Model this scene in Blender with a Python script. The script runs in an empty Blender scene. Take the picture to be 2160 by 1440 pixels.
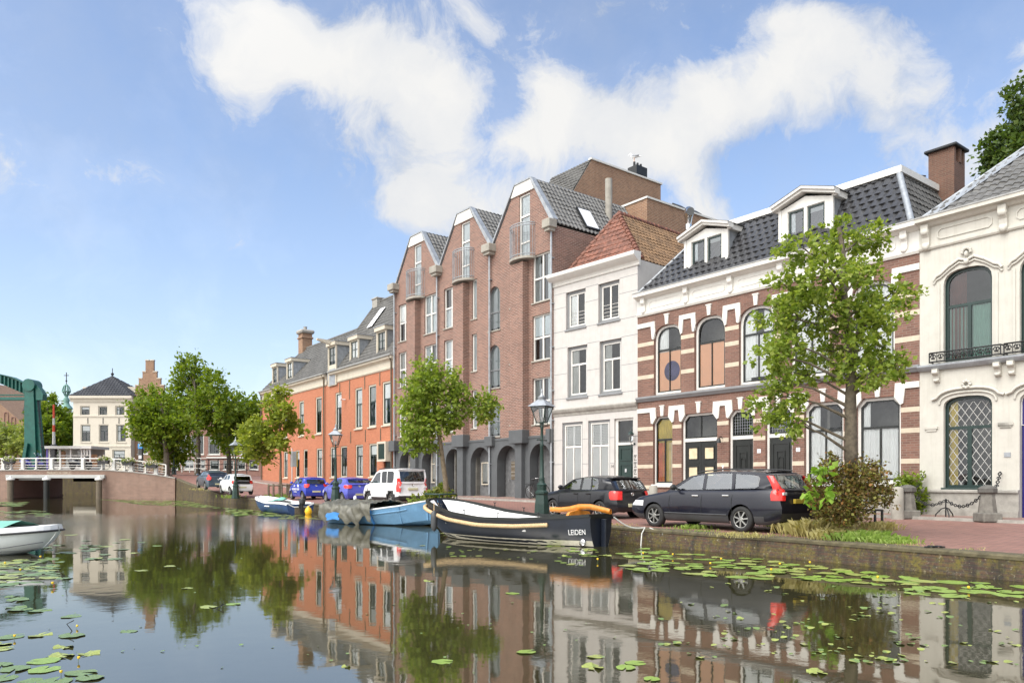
import bpy, bmesh, math, random
import numpy as np
from mathutils import Vector, Matrix
from mathutils.geometry import tessellate_polygon
S = bpy.context.scene
COL = S.collection
R = math.radians
random.seed(7)
# ---------------------------------------------------------------- survey: where the photograph's sight lines meet real planes
FPX, CX, HY, EYE, WZ = 1600., 1080., 1014., 1.27, -.43

def at(px, py, y):
    return Vector(((px - CX) / FPX * y, y, EYE - (py - HY) / FPX * y))

def gnd(px, py, z):
    return at(px, py, FPX * (EYE - z) / (py - HY))

# ---------------------------------------------------------------- scene objects
def tag(o, label=None, cat=None, group=None, kind=None):
    if label: o['label'] = label
    if cat: o['category'] = cat
    if group: o['group'] = group
    if kind: o['kind'] = kind
    return o

def thing(name, label, cat, loc=(0, 0, 0), rz=0, group=None):
    o = bpy.data.objects.new(name, None)
    COL.objects.link(o)
    o.empty_display_size = .3
    o.location = loc
    o.rotation_euler = (0, 0, rz)
    return tag(o, label, cat, group)

def holder(name, parent, loc=(0, 0, 0), rz=0):
    o = bpy.data.objects.new(name, None)
    COL.objects.link(o)
    o.parent = parent
    o.location = loc
    o.rotation_euler = (0, 0, rz)
    return o

def copy_tree(o, parent=None):
    c = o.copy()
    COL.objects.link(c)
    c.parent = parent
    for ch in [x for x in COL.objects if x.parent == o]:
        copy_tree(ch, c)
    return c

class MB:
    def __init__(s):
        s.v = []; s.f = []; s.mi = []; s.sm = []
    def add(s, vs, fs, mi=0, smooth=False):
        b = len(s.v)
        s.v += [tuple(v) for v in vs]
        for f in fs:
            s.f.append([b + i for i in f]); s.mi.append(mi); s.sm.append(smooth)
        return s
    def box(s, a, b, mi=0):
        x0, x1 = sorted((a[0], b[0])); y0, y1 = sorted((a[1], b[1])); z0, z1 = sorted((a[2], b[2]))
        vs = [(x0, y0, z0), (x1, y0, z0), (x1, y1, z0), (x0, y1, z0), (x0, y0, z1), (x1, y0, z1), (x1, y1, z1), (x0, y1, z1)]
        return s.add(vs, [(0, 3, 2, 1), (4, 5, 6, 7), (0, 1, 5, 4), (1, 2, 6, 5), (2, 3, 7, 6), (3, 0, 4, 7)], mi)
    def cbox(s, a, b, c=.02, mi=0):
        """box with chamfered vertical and top edges"""
        x0, x1 = sorted((a[0], b[0])); y0, y1 = sorted((a[1], b[1])); z0, z1 = sorted((a[2], b[2]))
        def ring(i, z):
            return [(x0 + i, y0 + c, z), (x0 + c, y0 + i, z), (x1 - c, y0 + i, z), (x1 - i, y0 + c, z), (x1 - i, y1 - c, z), (x1 - c, y1 - i, z), (x0 + c, y1 - i, z), (x0 + i, y1 - c, z)]
        rs = [ring(c * .6, z0), ring(0, z0 + c), ring(0, z1 - c), ring(c * .6, z1)]
        vs = sum(rs, [])
        fs = [tuple(range(7, -1, -1)), tuple(range(24, 32))]
        for k in range(3):
            for i in range(8):
                j = (i + 1) % 8
                fs.append((k * 8 + i, k * 8 + j, k * 8 + 8 + j, k * 8 + 8 + i))
        return s.add(vs, fs, mi)
    def obox(s, c, size, m=None, mi=0):
        t = MB().box([-x / 2 for x in size], [x / 2 for x in size])
        m = m or Matrix()
        return s.add([Vector(c) + (m @ Vector(v)) for v in t.v], t.f, mi)
    def bar(s, p, q, w, h=None, mi=0):
        """square bar from p to q"""
        p = Vector(p); q = Vector(q); d = q - p
        h = h or w
        z = Vector((0, 0, 1)) if abs(d.normalized().z) < .95 else Vector((0, 1, 0))
        x = d.cross(z).normalized() * w / 2; y = x.cross(d).normalized() * h / 2
        vs = [p - x - y, p + x - y, p + x + y, p - x + y, q - x - y, q + x - y, q + x + y, q - x + y]
        return s.add(vs, [(0, 1, 2, 3), (7, 6, 5, 4), (0, 4, 5, 1), (1, 5, 6, 2), (2, 6, 7, 3), (3, 7, 4, 0)], mi)
    def prism(s, poly, d0, d1, axis='y', mi=0):
        n = len(poly)
        g = {'y': lambda a, b, d: (a, d, b), 'x': lambda a, b, d: (d, a, b), 'z': lambda a, b, d: (a, b, d)}[axis]
        vs = [g(a, b, d0) for a, b in poly] + [g(a, b, d1) for a, b in poly]
        fs = [tuple(range(n)), tuple(range(2 * n - 1, n - 1, -1))]
        for i in range(n):
            j = (i + 1) % n
            fs.append((i, i + n, j + n, j))
        return s.add(vs, fs, mi)
    def ring(s, outer, inner, y0, y1, mi=0):
        """flat frame between two matching outlines, in the local x/z plane, y0 front, y1 back"""
        n = len(outer)
        vs = [(a, y0, b) for a, b in outer] + [(a, y0, b) for a, b in inner] + [(a, y1, b) for a, b in inner] + [(a, y1, b) for a, b in outer]
        fs = []
        for i in range(n):
            j = (i + 1) % n
            fs += [(i, j, n + j, n + i), (n + i, n + j, 2 * n + j, 2 * n + i), (3 * n + i, 3 * n + j, j, i)]
        return s.add(vs, fs, mi)
    def tube(s, pts, r, n=8, cap=True, mi=0, smooth=True):
        pts = [Vector(p) for p in pts]
        rs = r if isinstance(r, (list, tuple)) else [r] * len(pts)
        vs = []; prev = None
        for i, p in enumerate(pts):
            d = (pts[min(i + 1, len(pts) - 1)] - pts[max(i - 1, 0)]).normalized()
            if prev is None:
                a = d.cross(Vector((0, 0, 1)))
                if a.length < .05: a = d.cross(Vector((0, 1, 0)))
            else:
                a = prev - d * prev.dot(d)
            a.normalize(); prev = a; b = d.cross(a)
            for k in range(n):
                t = 2 * math.pi * k / n
                vs.append(p + (a * math.cos(t) + b * math.sin(t)) * rs[i])
        fs = []
        for i in range(len(pts) - 1):
            for k in range(n):
                l = (k + 1) % n
                fs.append((i * n + k, i * n + l, i * n + n + l, i * n + n + k))
        s.add(vs, fs, mi, smooth)
        if cap:
            m = len(vs)
            s.add(vs[:n], [tuple(range(n - 1, -1, -1))], mi)
            s.add(vs[m - n:], [tuple(range(n))], mi)
        return s
    def lathe(s, prof, c=(0, 0, 0), n=16, axis='z', mi=0, smooth=True, cap=True):
        vs = []
        for r, h in prof:
            for k in range(n):
                t = 2 * math.pi * k / n
                a, b = r * math.cos(t), r * math.sin(t)
                p = {'z': (a, b, h), 'y': (a, h, b), 'x': (h, a, b)}[axis]
                vs.append((c[0] + p[0], c[1] + p[1], c[2] + p[2]))
        fs = []
        for i in range(len(prof) - 1):
            for k in range(n):
                l = (k + 1) % n
                fs.append((i * n + k, i * n + l, i * n + n + l, i * n + n + k))
        s.add(vs, fs, mi, smooth)
        if cap and prof[0][0] > 1e-4: s.add(vs[:n], [tuple(range(n - 1, -1, -1))], mi)
        if cap and prof[-1][0] > 1e-4: s.add(vs[-n:], [tuple(range(n))], mi)
        return s
    def ball(s, c, r, n=10, mi=0):
        rx, ry, rz = r if isinstance(r, (tuple, list)) else (r, r, r)
        vs = []; fs = []
        for i in range(n + 1):
            a = math.pi * i / n
            for k in range(n * 2):
                t = math.pi * k / n
                vs.append((c[0] + rx * math.sin(a) * math.cos(t), c[1] + ry * math.sin(a) * math.sin(t), c[2] + rz * math.cos(a)))
        m = n * 2
        for i in range(n):
            for k in range(m):
                l = (k + 1) % m
                fs.append((i * m + k, (i + 1) * m + k, (i + 1) * m + l, i * m + l))
        return s.add(vs, fs, mi, True)
    def grid(s, rows, mi=0, smooth=True, closed=False):
        m = len(rows[0]); vs = sum([list(r) for r in rows], []); fs = []
        for i in range(len(rows) - 1):
            for k in range(m if closed else m - 1):
                l = (k + 1) % m
                fs.append((i * m + k, i * m + l, i * m + m + l, i * m + m + k))
        return s.add(vs, fs, mi, smooth)
    def holed(s, outer, holes, fn, mi=0):
        """polygon with holes, tessellated; fn maps (a, b) to a point"""
        loops = [outer] + holes
        tris = tessellate_polygon([[Vector((a, b, 0)) for a, b in l] for l in loops])
        flat = [p for l in loops for p in l]
        return s.add([fn(a, b) for a, b in flat], [tuple(t) for t in tris], mi)
    def xf(s, m):
        s.v = [tuple(m @ Vector(v)) for v in s.v]
        return s
    def join(s, o, m=None):
        return s.add([m @ Vector(v) for v in o.v] if m else o.v, o.f, 0) if not o.mi or max(o.mi) == 0 and not any(o.sm) else s._join(o, m)
    def _join(s, o, m):
        b = len(s.v)
        s.v += [tuple(m @ Vector(v)) if m else v for v in o.v]
        s.f += [[b + i for i in f] for f in o.f]; s.mi += o.mi; s.sm += o.sm
        return s
    def build(s, name, mats, parent=None, sharp=None, fix=False):
        me = bpy.data.meshes.new(name)
        me.from_pydata(s.v, [], s.f)
        mats = mats if isinstance(mats, (list, tuple)) else [mats]
        for m in mats: me.materials.append(m)
        me.polygons.foreach_set('material_index', s.mi)
        me.polygons.foreach_set('use_smooth', s.sm)
        if fix:
            bm = bmesh.new(); bm.from_mesh(me)
            bmesh.ops.remove_doubles(bm, verts=bm.verts, dist=1e-4)
            bmesh.ops.recalc_face_normals(bm, faces=bm.faces)
            bm.to_mesh(me); bm.free()
        if sharp: me.set_sharp_from_angle(angle=R(sharp))
        me.update()
        o = bpy.data.objects.new(name, me)
        COL.objects.link(o)
        if parent: o.parent = parent
        return o

def text_part(name, body, size, mat, parent, m, extrude=.004):
    cu = bpy.data.curves.new('lettering', 'FONT')
    cu.body = body; cu.size = size; cu.extrude = extrude; cu.align_x = 'CENTER'; cu.align_y = 'CENTER'
    t = bpy.data.objects.new('lettering', cu)
    COL.objects.link(t)
    me = bpy.data.meshes.new_from_object(t.evaluated_get(bpy.context.evaluated_depsgraph_get()))
    bpy.data.objects.remove(t); bpy.data.curves.remove(cu)
    me.transform(m); me.materials.clear(); me.materials.append(mat)
    o = bpy.data.objects.new(name, me)
    COL.objects.link(o); o.parent = parent
    return o

# ---------------------------------------------------------------- materials
def mk(name):
    m = bpy.data.materials.new(name); m.use_nodes = True
    nt = m.node_tree
    return m, nt, nt.nodes['Principled BSDF']

def nd(nt, typ, props=None, **ins):
    n = nt.nodes.new(typ)
    for k, v in (props or {}).items(): setattr(n, k, v)
    for k, v in ins.items():
        key = k.replace('_', ' ')
        sock = n.inputs[int(k[1:])] if k[0] == 'i' and k[1:].isdigit() else n.inputs[key]
        if hasattr(v, 'is_output'): nt.links.new(v, sock)
        else: sock.default_value = v
    return n

def math_(nt, op, a, b=None, clamp=False):
    n = nt.nodes.new('ShaderNodeMath'); n.operation = op; n.use_clamp = clamp
    for i, v in enumerate((a, b)):
        if v is None: continue
        if hasattr(v, 'is_output'): nt.links.new(v, n.inputs[i])
        else: n.inputs[i].default_value = v
    return n.outputs[0]

def mixc(nt, fac, a, b, blend='MIX'):
    n = nt.nodes.new('ShaderNodeMix'); n.data_type = 'RGBA'; n.blend_type = blend
    for sock, v in ((n.inputs['Factor'], fac), (n.inputs['A'], a), (n.inputs['B'], b)):
        s2 = sock
        if sock.name in ('A', 'B'): s2 = n.inputs[6 if sock.name == 'A' else 7]
        if hasattr(v, 'is_output'): nt.links.new(v, s2)
        else: s2.default_value = v
    return n.outputs[2]

def ramp(nt, fac, stops):
    n = nt.nodes.new('ShaderNodeValToRGB')
    nt.links.new(fac, n.inputs[0])
    e = n.color_ramp.elements
    while len(e) < len(stops): e.new(.5)
    for i, (p, c) in enumerate(stops):
        e[i].position = p; e[i].color = (c, c, c, 1) if isinstance(c, (int, float)) else (*c, 1)
    return n.outputs[0]

def c4(c, k=1.): return (min(1, c[0] * k), min(1, c[1] * k), min(1, c[2] * k), 1)

def coords(nt, scale=(1, 1, 1), kind='Object'):
    t = nt.nodes.new('ShaderNodeTexCoord')
    mp = nd(nt, 'ShaderNodeMapping', Vector=t.outputs[kind], Scale=scale)
    return mp.outputs[0]

def plain(name, col, rough=.6, metal=0, var=.18, scale=2.5, bump=0, bscale=30, streak=0, spec=.5):
    m, nt, b = mk(name)
    v = coords(nt)
    n1 = nd(nt, 'ShaderNodeTexNoise', Vector=v, Scale=scale, Detail=6., Roughness=.65)
    f = ramp(nt, n1.outputs[0], [(.3, 0.), (.7, 1.)])
    c = mixc(nt, f, c4(col, 1 - var), c4(col, 1 + var))
    if streak:
        v2 = coords(nt, (7, 7, .5))
        n2 = nd(nt, 'ShaderNodeTexNoise', Vector=v2, Scale=1.3, Detail=5., Roughness=.7)
        c = mixc(nt, ramp(nt, n2.outputs[0], [(.5, 0.), (.75, streak)]), c, c4([x * y for x, y in zip(col, (.55, .52, .45))]))
    nt.links.new(c, b.inputs['Base Color'])
    b.inputs['Roughness'].default_value = rough; b.inputs['Metallic'].default_value = metal
    b.inputs['Specular IOR Level'].default_value = spec
    if bump:
        n3 = nd(nt, 'ShaderNodeTexNoise', Vector=v, Scale=bscale, Detail=4.)
        bp = nd(nt, 'ShaderNodeBump', Height=n3.outputs[0], Strength=bump, Distance=.02)
        nt.links.new(bp.outputs[0], b.inputs['Normal'])
    return m

def brick(name, c1, c2, mortar, w=.23, h=.068, gap=.011, rough=.85, dirt=.25, moss=None, horiz=False, lichen=0, mscale=1.7):
    m, nt, b = mk(name)
    t = nt.nodes.new('ShaderNodeTexCoord')
    sx = nd(nt, 'ShaderNodeSeparateXYZ', Vector=t.outputs['Object'])
    if horiz: v = nd(nt, 'ShaderNodeCombineXYZ', X=sx.outputs[0], Y=sx.outputs[1]).outputs[0]
    else:
        u = math_(nt, 'ADD', sx.outputs[0], sx.outputs[1])
        v = nd(nt, 'ShaderNodeCombineXYZ', X=u, Y=sx.outputs[2]).outputs[0]
    bt = nd(nt, 'ShaderNodeTexBrick', {'offset': .5}, Vector=v, Color1=c4(c1), Color2=c4(c2), Mortar=c4(mortar), Scale=1., Brick_Width=w, Row_Height=h, Mortar_Size=gap, Mortar_Smooth=.2, Bias=-.1)
    n1 = nd(nt, 'ShaderNodeTexNoise', Vector=t.outputs['Object'], Scale=.55, Detail=8., Roughness=.7)
    c = mixc(nt, ramp(nt, n1.outputs[0], [(.35, dirt), (.6, 0.)]), bt.outputs[0], c4([x * .45 for x in c1]))
    n2 = nd(nt, 'ShaderNodeTexNoise', Vector=t.outputs['Object'], Scale=9., Detail=4.)
    c = mixc(nt, ramp(nt, n2.outputs[0], [(.35, .25), (.65, 0.)]), c, c4([x * 1.7 for x in c2]))
    n6 = nd(nt, 'ShaderNodeTexNoise', Vector=coords(nt, (1.6, 1.6, .22)), Scale=1.5, Detail=6., Roughness=.7)
    c = mixc(nt, ramp(nt, n6.outputs[0], [(.52, 0.), (.72, dirt * 1.3)]), c, c4([x * .5 + .01 for x in c1]))
    c = mixc(nt, ramp(nt, n6.outputs[0], [(.28, .22), (.42, 0.)]), c, c4([x * 1.25 + .05 for x in c1]))
    if moss:
        n3 = nd(nt, 'ShaderNodeTexNoise', Vector=t.outputs['Object'], Scale=mscale, Detail=9., Roughness=.75)
        c = mixc(nt, ramp(nt, n3.outputs[0], [(.45, 0.), (.62, .85)]), c, c4(moss))
        n4 = nd(nt, 'ShaderNodeTexNoise', Vector=coords(nt, (2.5, 2.5, .4)), Scale=1., Detail=7., Roughness=.7)
        c = mixc(nt, ramp(nt, n4.outputs[0], [(.5, 0.), (.66, .8)]), c, (.010, .009, .010, 1))
        n8 = nd(nt, 'ShaderNodeTexNoise', Vector=t.outputs['Object'], Scale=mscale * 4, Detail=6., Roughness=.8)
        c = mixc(nt, ramp(nt, n8.outputs[0], [(.36, .7), (.5, 0.)]), c, (.018, .014, .01, 1))
    if lichen:
        n5 = nd(nt, 'ShaderNodeTexNoise', Vector=t.outputs['Object'], Scale=14., Detail=8., Roughness=.8)
        c = mixc(nt, ramp(nt, n5.outputs[0], [(.58, 0.), (.66, lichen)]), c, (.30, .27, .2, 1))
    nt.links.new(c, b.inputs['Base Color'])
    b.inputs['Roughness'].default_value = rough
    bp = nd(nt, 'ShaderNodeBump', Height=bt.outputs[1], Strength=.5, Distance=-.01)
    nt.links.new(bp.outputs[0], b.inputs['Normal'])
    return m

def glassy(name, tint=(.75, .8, .8), f0=1.55, rough=.01, wob=.0, extra=0.03):
    m, nt, b = mk(name)
    nt.nodes.remove(b)
    out = nt.nodes['Material Output']
    tr = nd(nt, 'ShaderNodeBsdfTransparent', Color=(*tint, 1))
    gl = nd(nt, 'ShaderNodeBsdfGlossy', Roughness=rough, Color=(.95, .97, 1, 1))
    fr = nd(nt, 'ShaderNodeFresnel', IOR=f0)
    fac = math_(nt, 'ADD', fr.outputs[0], extra, True)
    if wob:
        n = nd(nt, 'ShaderNodeTexNoise', Vector=coords(nt), Scale=1.6, Detail=1.)
        bp = nd(nt, 'ShaderNodeBump', Height=n.outputs[0], Strength=wob, Distance=.05)
        nt.links.new(bp.outputs[0], gl.inputs['Normal'])
    mx = nt.nodes.new('ShaderNodeMixShader')
    nt.links.new(fac, mx.inputs[0]); nt.links.new(tr.outputs[0], mx.inputs[1]); nt.links.new(gl.outputs[0], mx.inputs[2])
    nt.links.new(mx.outputs[0], out.inputs[0])
    return m

def leafy(name, dark, light, yellow=None, trans=.35):
    m, nt, b = mk(name)
    g = nt.nodes.new('ShaderNodeNewGeometry')
    f = ramp(nt, g.outputs['Random Per Island'], [(0., dark), (.75, light), (1., yellow or light)])
    n = nd(nt, 'ShaderNodeTexNoise', Vector=coords(nt), Scale=1.4, Detail=3.)
    c = mixc(nt, ramp(nt, n.outputs[0], [(.3, .0), (.7, .45)]), f, c4(light, 1.15))
    b.inputs['Roughness'].default_value = .5
    b.inputs['Specular IOR Level'].default_value = .35
    nt.links.new(c, b.inputs['Base Color'])
    tl = nd(nt, 'ShaderNodeBsdfTranslucent')
    nt.links.new(mixc(nt, 1., c, (1.25, 1.25, .6, 1), 'MULTIPLY'), tl.inputs[0])
    mx = nd(nt, 'ShaderNodeMixShader', i0=trans)
    nt.links.new(b.outputs[0], mx.inputs[1]); nt.links.new(tl.outputs[0], mx.inputs[2])
    nt.links.new(mx.outputs[0], nt.nodes['Material Output'].inputs[0])
    return m

def carpaint(name, col, metal=.0, rough=.32):
    m, nt, b = mk(name)
    v = coords(nt, (1, 1, 1))
    n1 = nd(nt, 'ShaderNodeTexNoise', Vector=v, Scale=5., Detail=6., Roughness=.7)
    nt.links.new(mixc(nt, ramp(nt, n1.outputs[0], [(.35, 0.), (.75, .16)]), c4(col), c4([x * .9 + .014 for x in col])), b.inputs['Base Color'])
    nt.links.new(ramp(nt, n1.outputs[0], [(.3, rough * .8), (.8, rough * 1.5)]), b.inputs['Roughness'])
    b.inputs['Metallic'].default_value = metal
    b.inputs['Specular IOR Level'].default_value = .3; b.inputs['Coat Weight'].default_value = .6; b.inputs['Coat Roughness'].default_value = .06
    return m

M = {}
M['brick_tall'] = brick('tall_house_brick', (.245, .122, .088), (.115, .058, .046), (.34, .27, .22), dirt=.2, h=.085, w=.26, gap=.014)
M['brick_band'] = brick('banded_house_brick', (.205, .1, .072), (.115, .058, .044), (.21, .16, .125), dirt=.25, h=.08, w=.25)
M['brick_brown'] = brick('brown_brick', (.29, .155, .085), (.17, .085, .05), (.36, .28, .2), h=.09, w=.27, gap=.014)
M['brick_orange'] = brick('orange_painted_brick', (.43, .165, .088), (.35, .128, .066), (.30, .115, .065), gap=.008, h=.08, dirt=.12)
M['brick_far'] = brick('far_red_brick', (.25, .115, .085), (.19, .085, .065), (.32, .24, .2), h=.1, w=.3, gap=.016)
M['brick_bridge'] = brick('bridge_brick', (.25, .14, .10), (.14, .075, .055), (.36, .29, .23), h=.1, w=.3, gap=.016, dirt=.3)
M['brick_quay'] = brick('quay_brick', (.085, .045, .028), (.042, .025, .017), (.055, .05, .032), moss=(.115, .095, .012), lichen=.9, h=.075, mscale=5.)
M['brick_chimney'] = brick('chimney_brick', (.15, .07, .045), (.1, .05, .035), (.15, .11, .08))
M['street'] = brick('street_clinkers', (.33, .165, .13), (.19, .09, .072), (.10, .08, .065), w=.26, h=.13, gap=.014, horiz=True, dirt=.3, rough=.6)
M['pavement'] = brick('pavement_tiles', (.27, .17, .14), (.2, .13, .11), (.13, .1, .08), w=.3, h=.3, gap=.01, horiz=True)
M['white'] = plain('white_paint', (.62, .605, .565), .5, var=.06, streak=.12)
M['white_house'] = plain('off_white_plaster', (.475, .455, .43), .75, var=.07, streak=.22, bump=.05)
M['cream'] = plain('cream_plaster', (.485, .468, .415), .7, var=.07, streak=.28, bump=.04)
M['far_cream'] = plain('far_cream_plaster', (.56, .51, .42), .7, var=.06, streak=.1)
M['stone_band'] = plain('sandstone_band', (.50, .43, .33), .8, var=.15, streak=.2)
M['trim_white'] = plain('white_stone_trim', (.61, .595, .55), .55, var=.06, streak=.12)
M['beige_trim'] = plain('beige_trim', (.52, .47, .38), .6, var=.08, streak=.15)
M['gutter'] = plain('zinc_gutter', (.3, .3, .29), .45, .3, var=.2)
M['zinc'] = plain('weathered_zinc', (.32, .34, .36), .5, .35, var=.25, scale=4, streak=.3)
M['grey_trim'] = plain('grey_painted_trim', (.2, .205, .21), .5, var=.1)
M['grey_wall'] = plain('grey_plaster', (.082, .088, .092), .7, var=.12, streak=.15, bump=.05)
M['grey_panel'] = plain('grey_cement_board', (.12, .122, .124), .7, var=.3, scale=5, streak=.3)
M['concrete'] = plain('concrete', (.3, .28, .24), .8, var=.2, streak=.3, bump=.1)
M['stone_grey'] = plain('grey_stone', (.3, .285, .255), .8, var=.25, scale=4, bump=.15)
M['tile_dark'] = plain('dark_glazed_tile', (.042, .042, .044), .33, var=.4, scale=6)
M['tile_grey'] = plain('grey_roof_tile', (.125, .122, .115), .6, var=.4, scale=5)
M['tile_old'] = plain('old_grey_roof_tile', (.085, .082, .075), .7, var=.5, scale=4)
M['tile_red'] = plain('red_clay_tile', (.165, .065, .04), .65, var=.6, scale=3.5)
M['tile_moss'] = plain('mossy_clay_tile', (.17, .1, .05), .75, var=.5, scale=2.5)
M['black'] = plain('black_paint', (.012, .014, .013), .35, var=.3)
M['dark_green'] = plain('dark_green_paint', (.012, .03, .026), .3, var=.2)
M['lamp_green'] = plain('lamp_post_green', (.014, .036, .028), .35, var=.3, scale=20)
M['bridge_green'] = plain('bridge_green_steel', (.008, .092, .07), .4, var=.25, streak=.4)
M['dark'] = plain('dark_interior', (.03, .032, .03), .9, var=.3)
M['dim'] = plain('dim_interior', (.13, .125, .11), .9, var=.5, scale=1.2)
M['curtain'] = plain('sheer_curtain', (.82, .82, .8), .9, var=.05)
M['curtain_grey'] = plain('grey_curtain', (.42, .42, .4), .9, var=.1)
M['curtain_yellow'] = plain('yellow_curtain', (.5, .38, .05), .9, var=.2)
M['drape_orange'] = plain('orange_drape', (.5, .12, .03), .9, var=.35, scale=2)
M['drape_cream'] = plain('cream_drape', (.6, .5, .33), .9, var=.2)
M['drape_red'] = plain('red_drape', (.45, .08, .05), .9, var=.2)
M['board_peach'] = plain('peach_board', (.74, .42, .25), .8, var=.05)
M['board_violet'] = plain('violet_disc', (.055, .045, .17), .7, var=.4)
M['shutter'] = plain('white_louvre', (.85, .84, .82), .5, var=.04)
M['pane'] = glassy('window_pane', (.93,.95,.95), 1.5, wob=.3, extra=.03)
M['pane_flat'] = glassy('flat_pane', (.8, .86, .88), 1.6, extra=.08)
M['pane_teal'] = glassy('leaded_pane', (.35, .5, .45), 1.5, wob=.3)
M['car_glass'] = glassy('car_glass', (.68, .8, .76), 1.6, extra=.14)
M['car_glass_dark'] = glassy('dark_car_glass', (.14, .16, .17), 1.55, extra=.05)
M['lamp_glass'] = glassy('lamp_glass', (.9, .92, .92), 1.5, extra=.08)
M['tyre'] = plain('tyre_rubber', (.018, .018, .018), .8, var=.3, scale=8)
M['rim'] = plain('alloy_rim', (.42, .42, .40), .35, .7, var=.1)
M['chrome'] = plain('chrome', (.7, .7, .7), .15, 1, var=.05)
M['plastic'] = plain('black_plastic', (.025, .025, .026), .55, var=.25)
M['plastic_grey'] = plain('grey_plastic', (.05, .052, .055), .5, var=.2)
M['red_light'] = plain('red_lamp_lens', (.6, .018, .012), .15, var=.15, scale=12)
M['orange_light'] = plain('amber_lamp_lens', (.75, .13, .02), .15, var=.1)
M['clear_light'] = plain('clear_lamp_lens', (.6, .6, .6), .12, var=.2, scale=15)
M['plate_yellow'] = plain('yellow_plate', (.55, .4, .05), .5, var=.05)
M['plate_faded'] = plain('faded_plate', (.5, .48, .3), .5, var=.05)
M['rope'] = plain('manila_rope', (.5, .36, .2), .9, var=.35, scale=25, bump=.5, bscale=60)
M['rope_white'] = plain('white_rope', (.5, .5, .46), .9, var=.2, scale=20)
M['wood_orange'] = plain('varnished_wood', (.55, .2, .025), .3, var=.3, scale=6)
M['wood_grey'] = plain('weathered_wood', (.12, .095, .065), .85, var=.4, scale=8)
M['bark'] = plain('tree_bark', (.105, .085, .06), .9, var=.5, scale=9, bump=.6, bscale=18)
M['bark_pale'] = plain('pale_bark', (.16, .12, .075), .9, var=.4, scale=9, bump=.5, bscale=18)
M['iron'] = plain('black_iron', (.02, .021, .022), .5, .2, var=.3)
M['sign_blue'] = plain('sign_blue', (.05, .3, .7), .4, var=.03)
M['sign_white'] = plain('sign_white', (.75, .75, .75), .4, var=.03)
M['red_paint'] = plain('red_paint', (.6, .06, .02), .45, var=.1)
M['yellow_paint'] = plain('yellow_buoy', (.75, .42, .01), .4, var=.1)
SUN_E=1.35; SKY_S=.14; SKY_TINT=(1.03,.99,1.0,1); CLOUD_S=.54; EXPO=.77; FILL_GLOW=2.3
# ---------------------------------------------------------------- camera, light, sky
cam = bpy.data.cameras.new('camera')
cam.sensor_width = 36; cam.lens = FPX / 2160 * 36
cam.shift_y = (HY - 720) / 2160
cam.clip_start = .1; cam.clip_end = 3000
co = bpy.data.objects.new('camera', cam)
COL.objects.link(co)
co.location = (0, 0, EYE); co.rotation_euler = (R(90), 0, 0)
S.camera = co
SUN_EL, SUN_AZ = 52., 225.      # azimuth clockwise from +Y
sd = Vector((math.sin(R(SUN_AZ)) * math.cos(R(SUN_EL)), math.cos(R(SUN_AZ)) * math.cos(R(SUN_EL)), math.sin(R(SUN_EL))))
sl = bpy.data.lights.new('sun', 'SUN')
sl.energy = SUN_E; sl.angle = R(32); sl.color = (1, .95, .87)
so = bpy.data.objects.new('sun', sl)
COL.objects.link(so)
so.rotation_euler = sd.to_track_quat('Z', 'Y').to_euler(); so.location = (0, 0, 60)
W = bpy.data.worlds.new('World'); S.world = W
W.use_nodes = True
nt = W.node_tree
for n in list(nt.nodes): nt.nodes.remove(n)
out = nt.nodes.new('ShaderNodeOutputWorld')
sky = nt.nodes.new('ShaderNodeTexSky'); sky.sky_type = 'NISHITA'; sky.sun_disc = False
sky.sun_elevation = R(SUN_EL); sky.sun_rotation = R(SUN_AZ)
sky.air_density = 1.; sky.dust_density = .6; sky.ozone_density = 1.3
bg = nd(nt, 'ShaderNodeBackground', Color=mixc(nt, 1., sky.outputs[0], SKY_TINT, 'MULTIPLY'), Strength=SKY_S)
tc = nt.nodes.new('ShaderNodeTexCoord'); D = tc.outputs['Generated']

def vm(op, a, b):
    n = nt.nodes.new('ShaderNodeVectorMath'); n.operation = op
    for i, v in enumerate((a, b)):
        if hasattr(v, 'is_output'): nt.links.new(v, n.inputs[i])
        else: n.inputs[i].default_value = v
    return n.outputs['Value' if op == 'DOT_PRODUCT' else 'Vector']
# a domain warp first, so cloud masses have torn edges
wn = nd(nt, 'ShaderNodeTexNoise', Vector=D, Scale=5.5, Detail=3., Roughness=.55)
warp = vm('SCALE', vm('SUBTRACT', wn.outputs['Color'], (.5, .5, .5)), (0, 0, 0))
warp.node.inputs['Scale'].default_value = .13
DW = vm('ADD', D, warp)
CLOUDS = [(560, 40, 130, 90, 1.1), (680, 110, 170, 90, 1.25), (800, 180, 150, 90, 1.1), (900, 190, 110, 110, 1.15), (930, 290, 90, 90, .9), (760, 290, 130, 80, .85), (860, 400, 120, 70, .7), (1000, 420, 150, 70, .8), (900, 460, 110, 60, .75), (1190, 230, 110, 110, 1.2), (1260, 300, 170, 100, 1.2), (1100, 300, 70, 50, .6), (1370, 380, 150, 80, .9),
          (1520, 260, 130, 90, 1.05), (1650, 180, 150, 100, 1.2), (1790, 100, 160, 110, 1.25), (1840, 230, 80, 80, .8), (1690, 30, 140, 50, .6), (1480, 180, 60, 50, .5), (2180, 150, 80, 90, 1.25), (1480, 430, 90, 60, .7), (1030, 30, 40, 50, .5), (380, 280, 60, 30, .35), (2050, 330, 90, 90, .6), (510, 150, 60, 60, .6), (920, 70, 50, 40, .5)]
acc = None
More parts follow.
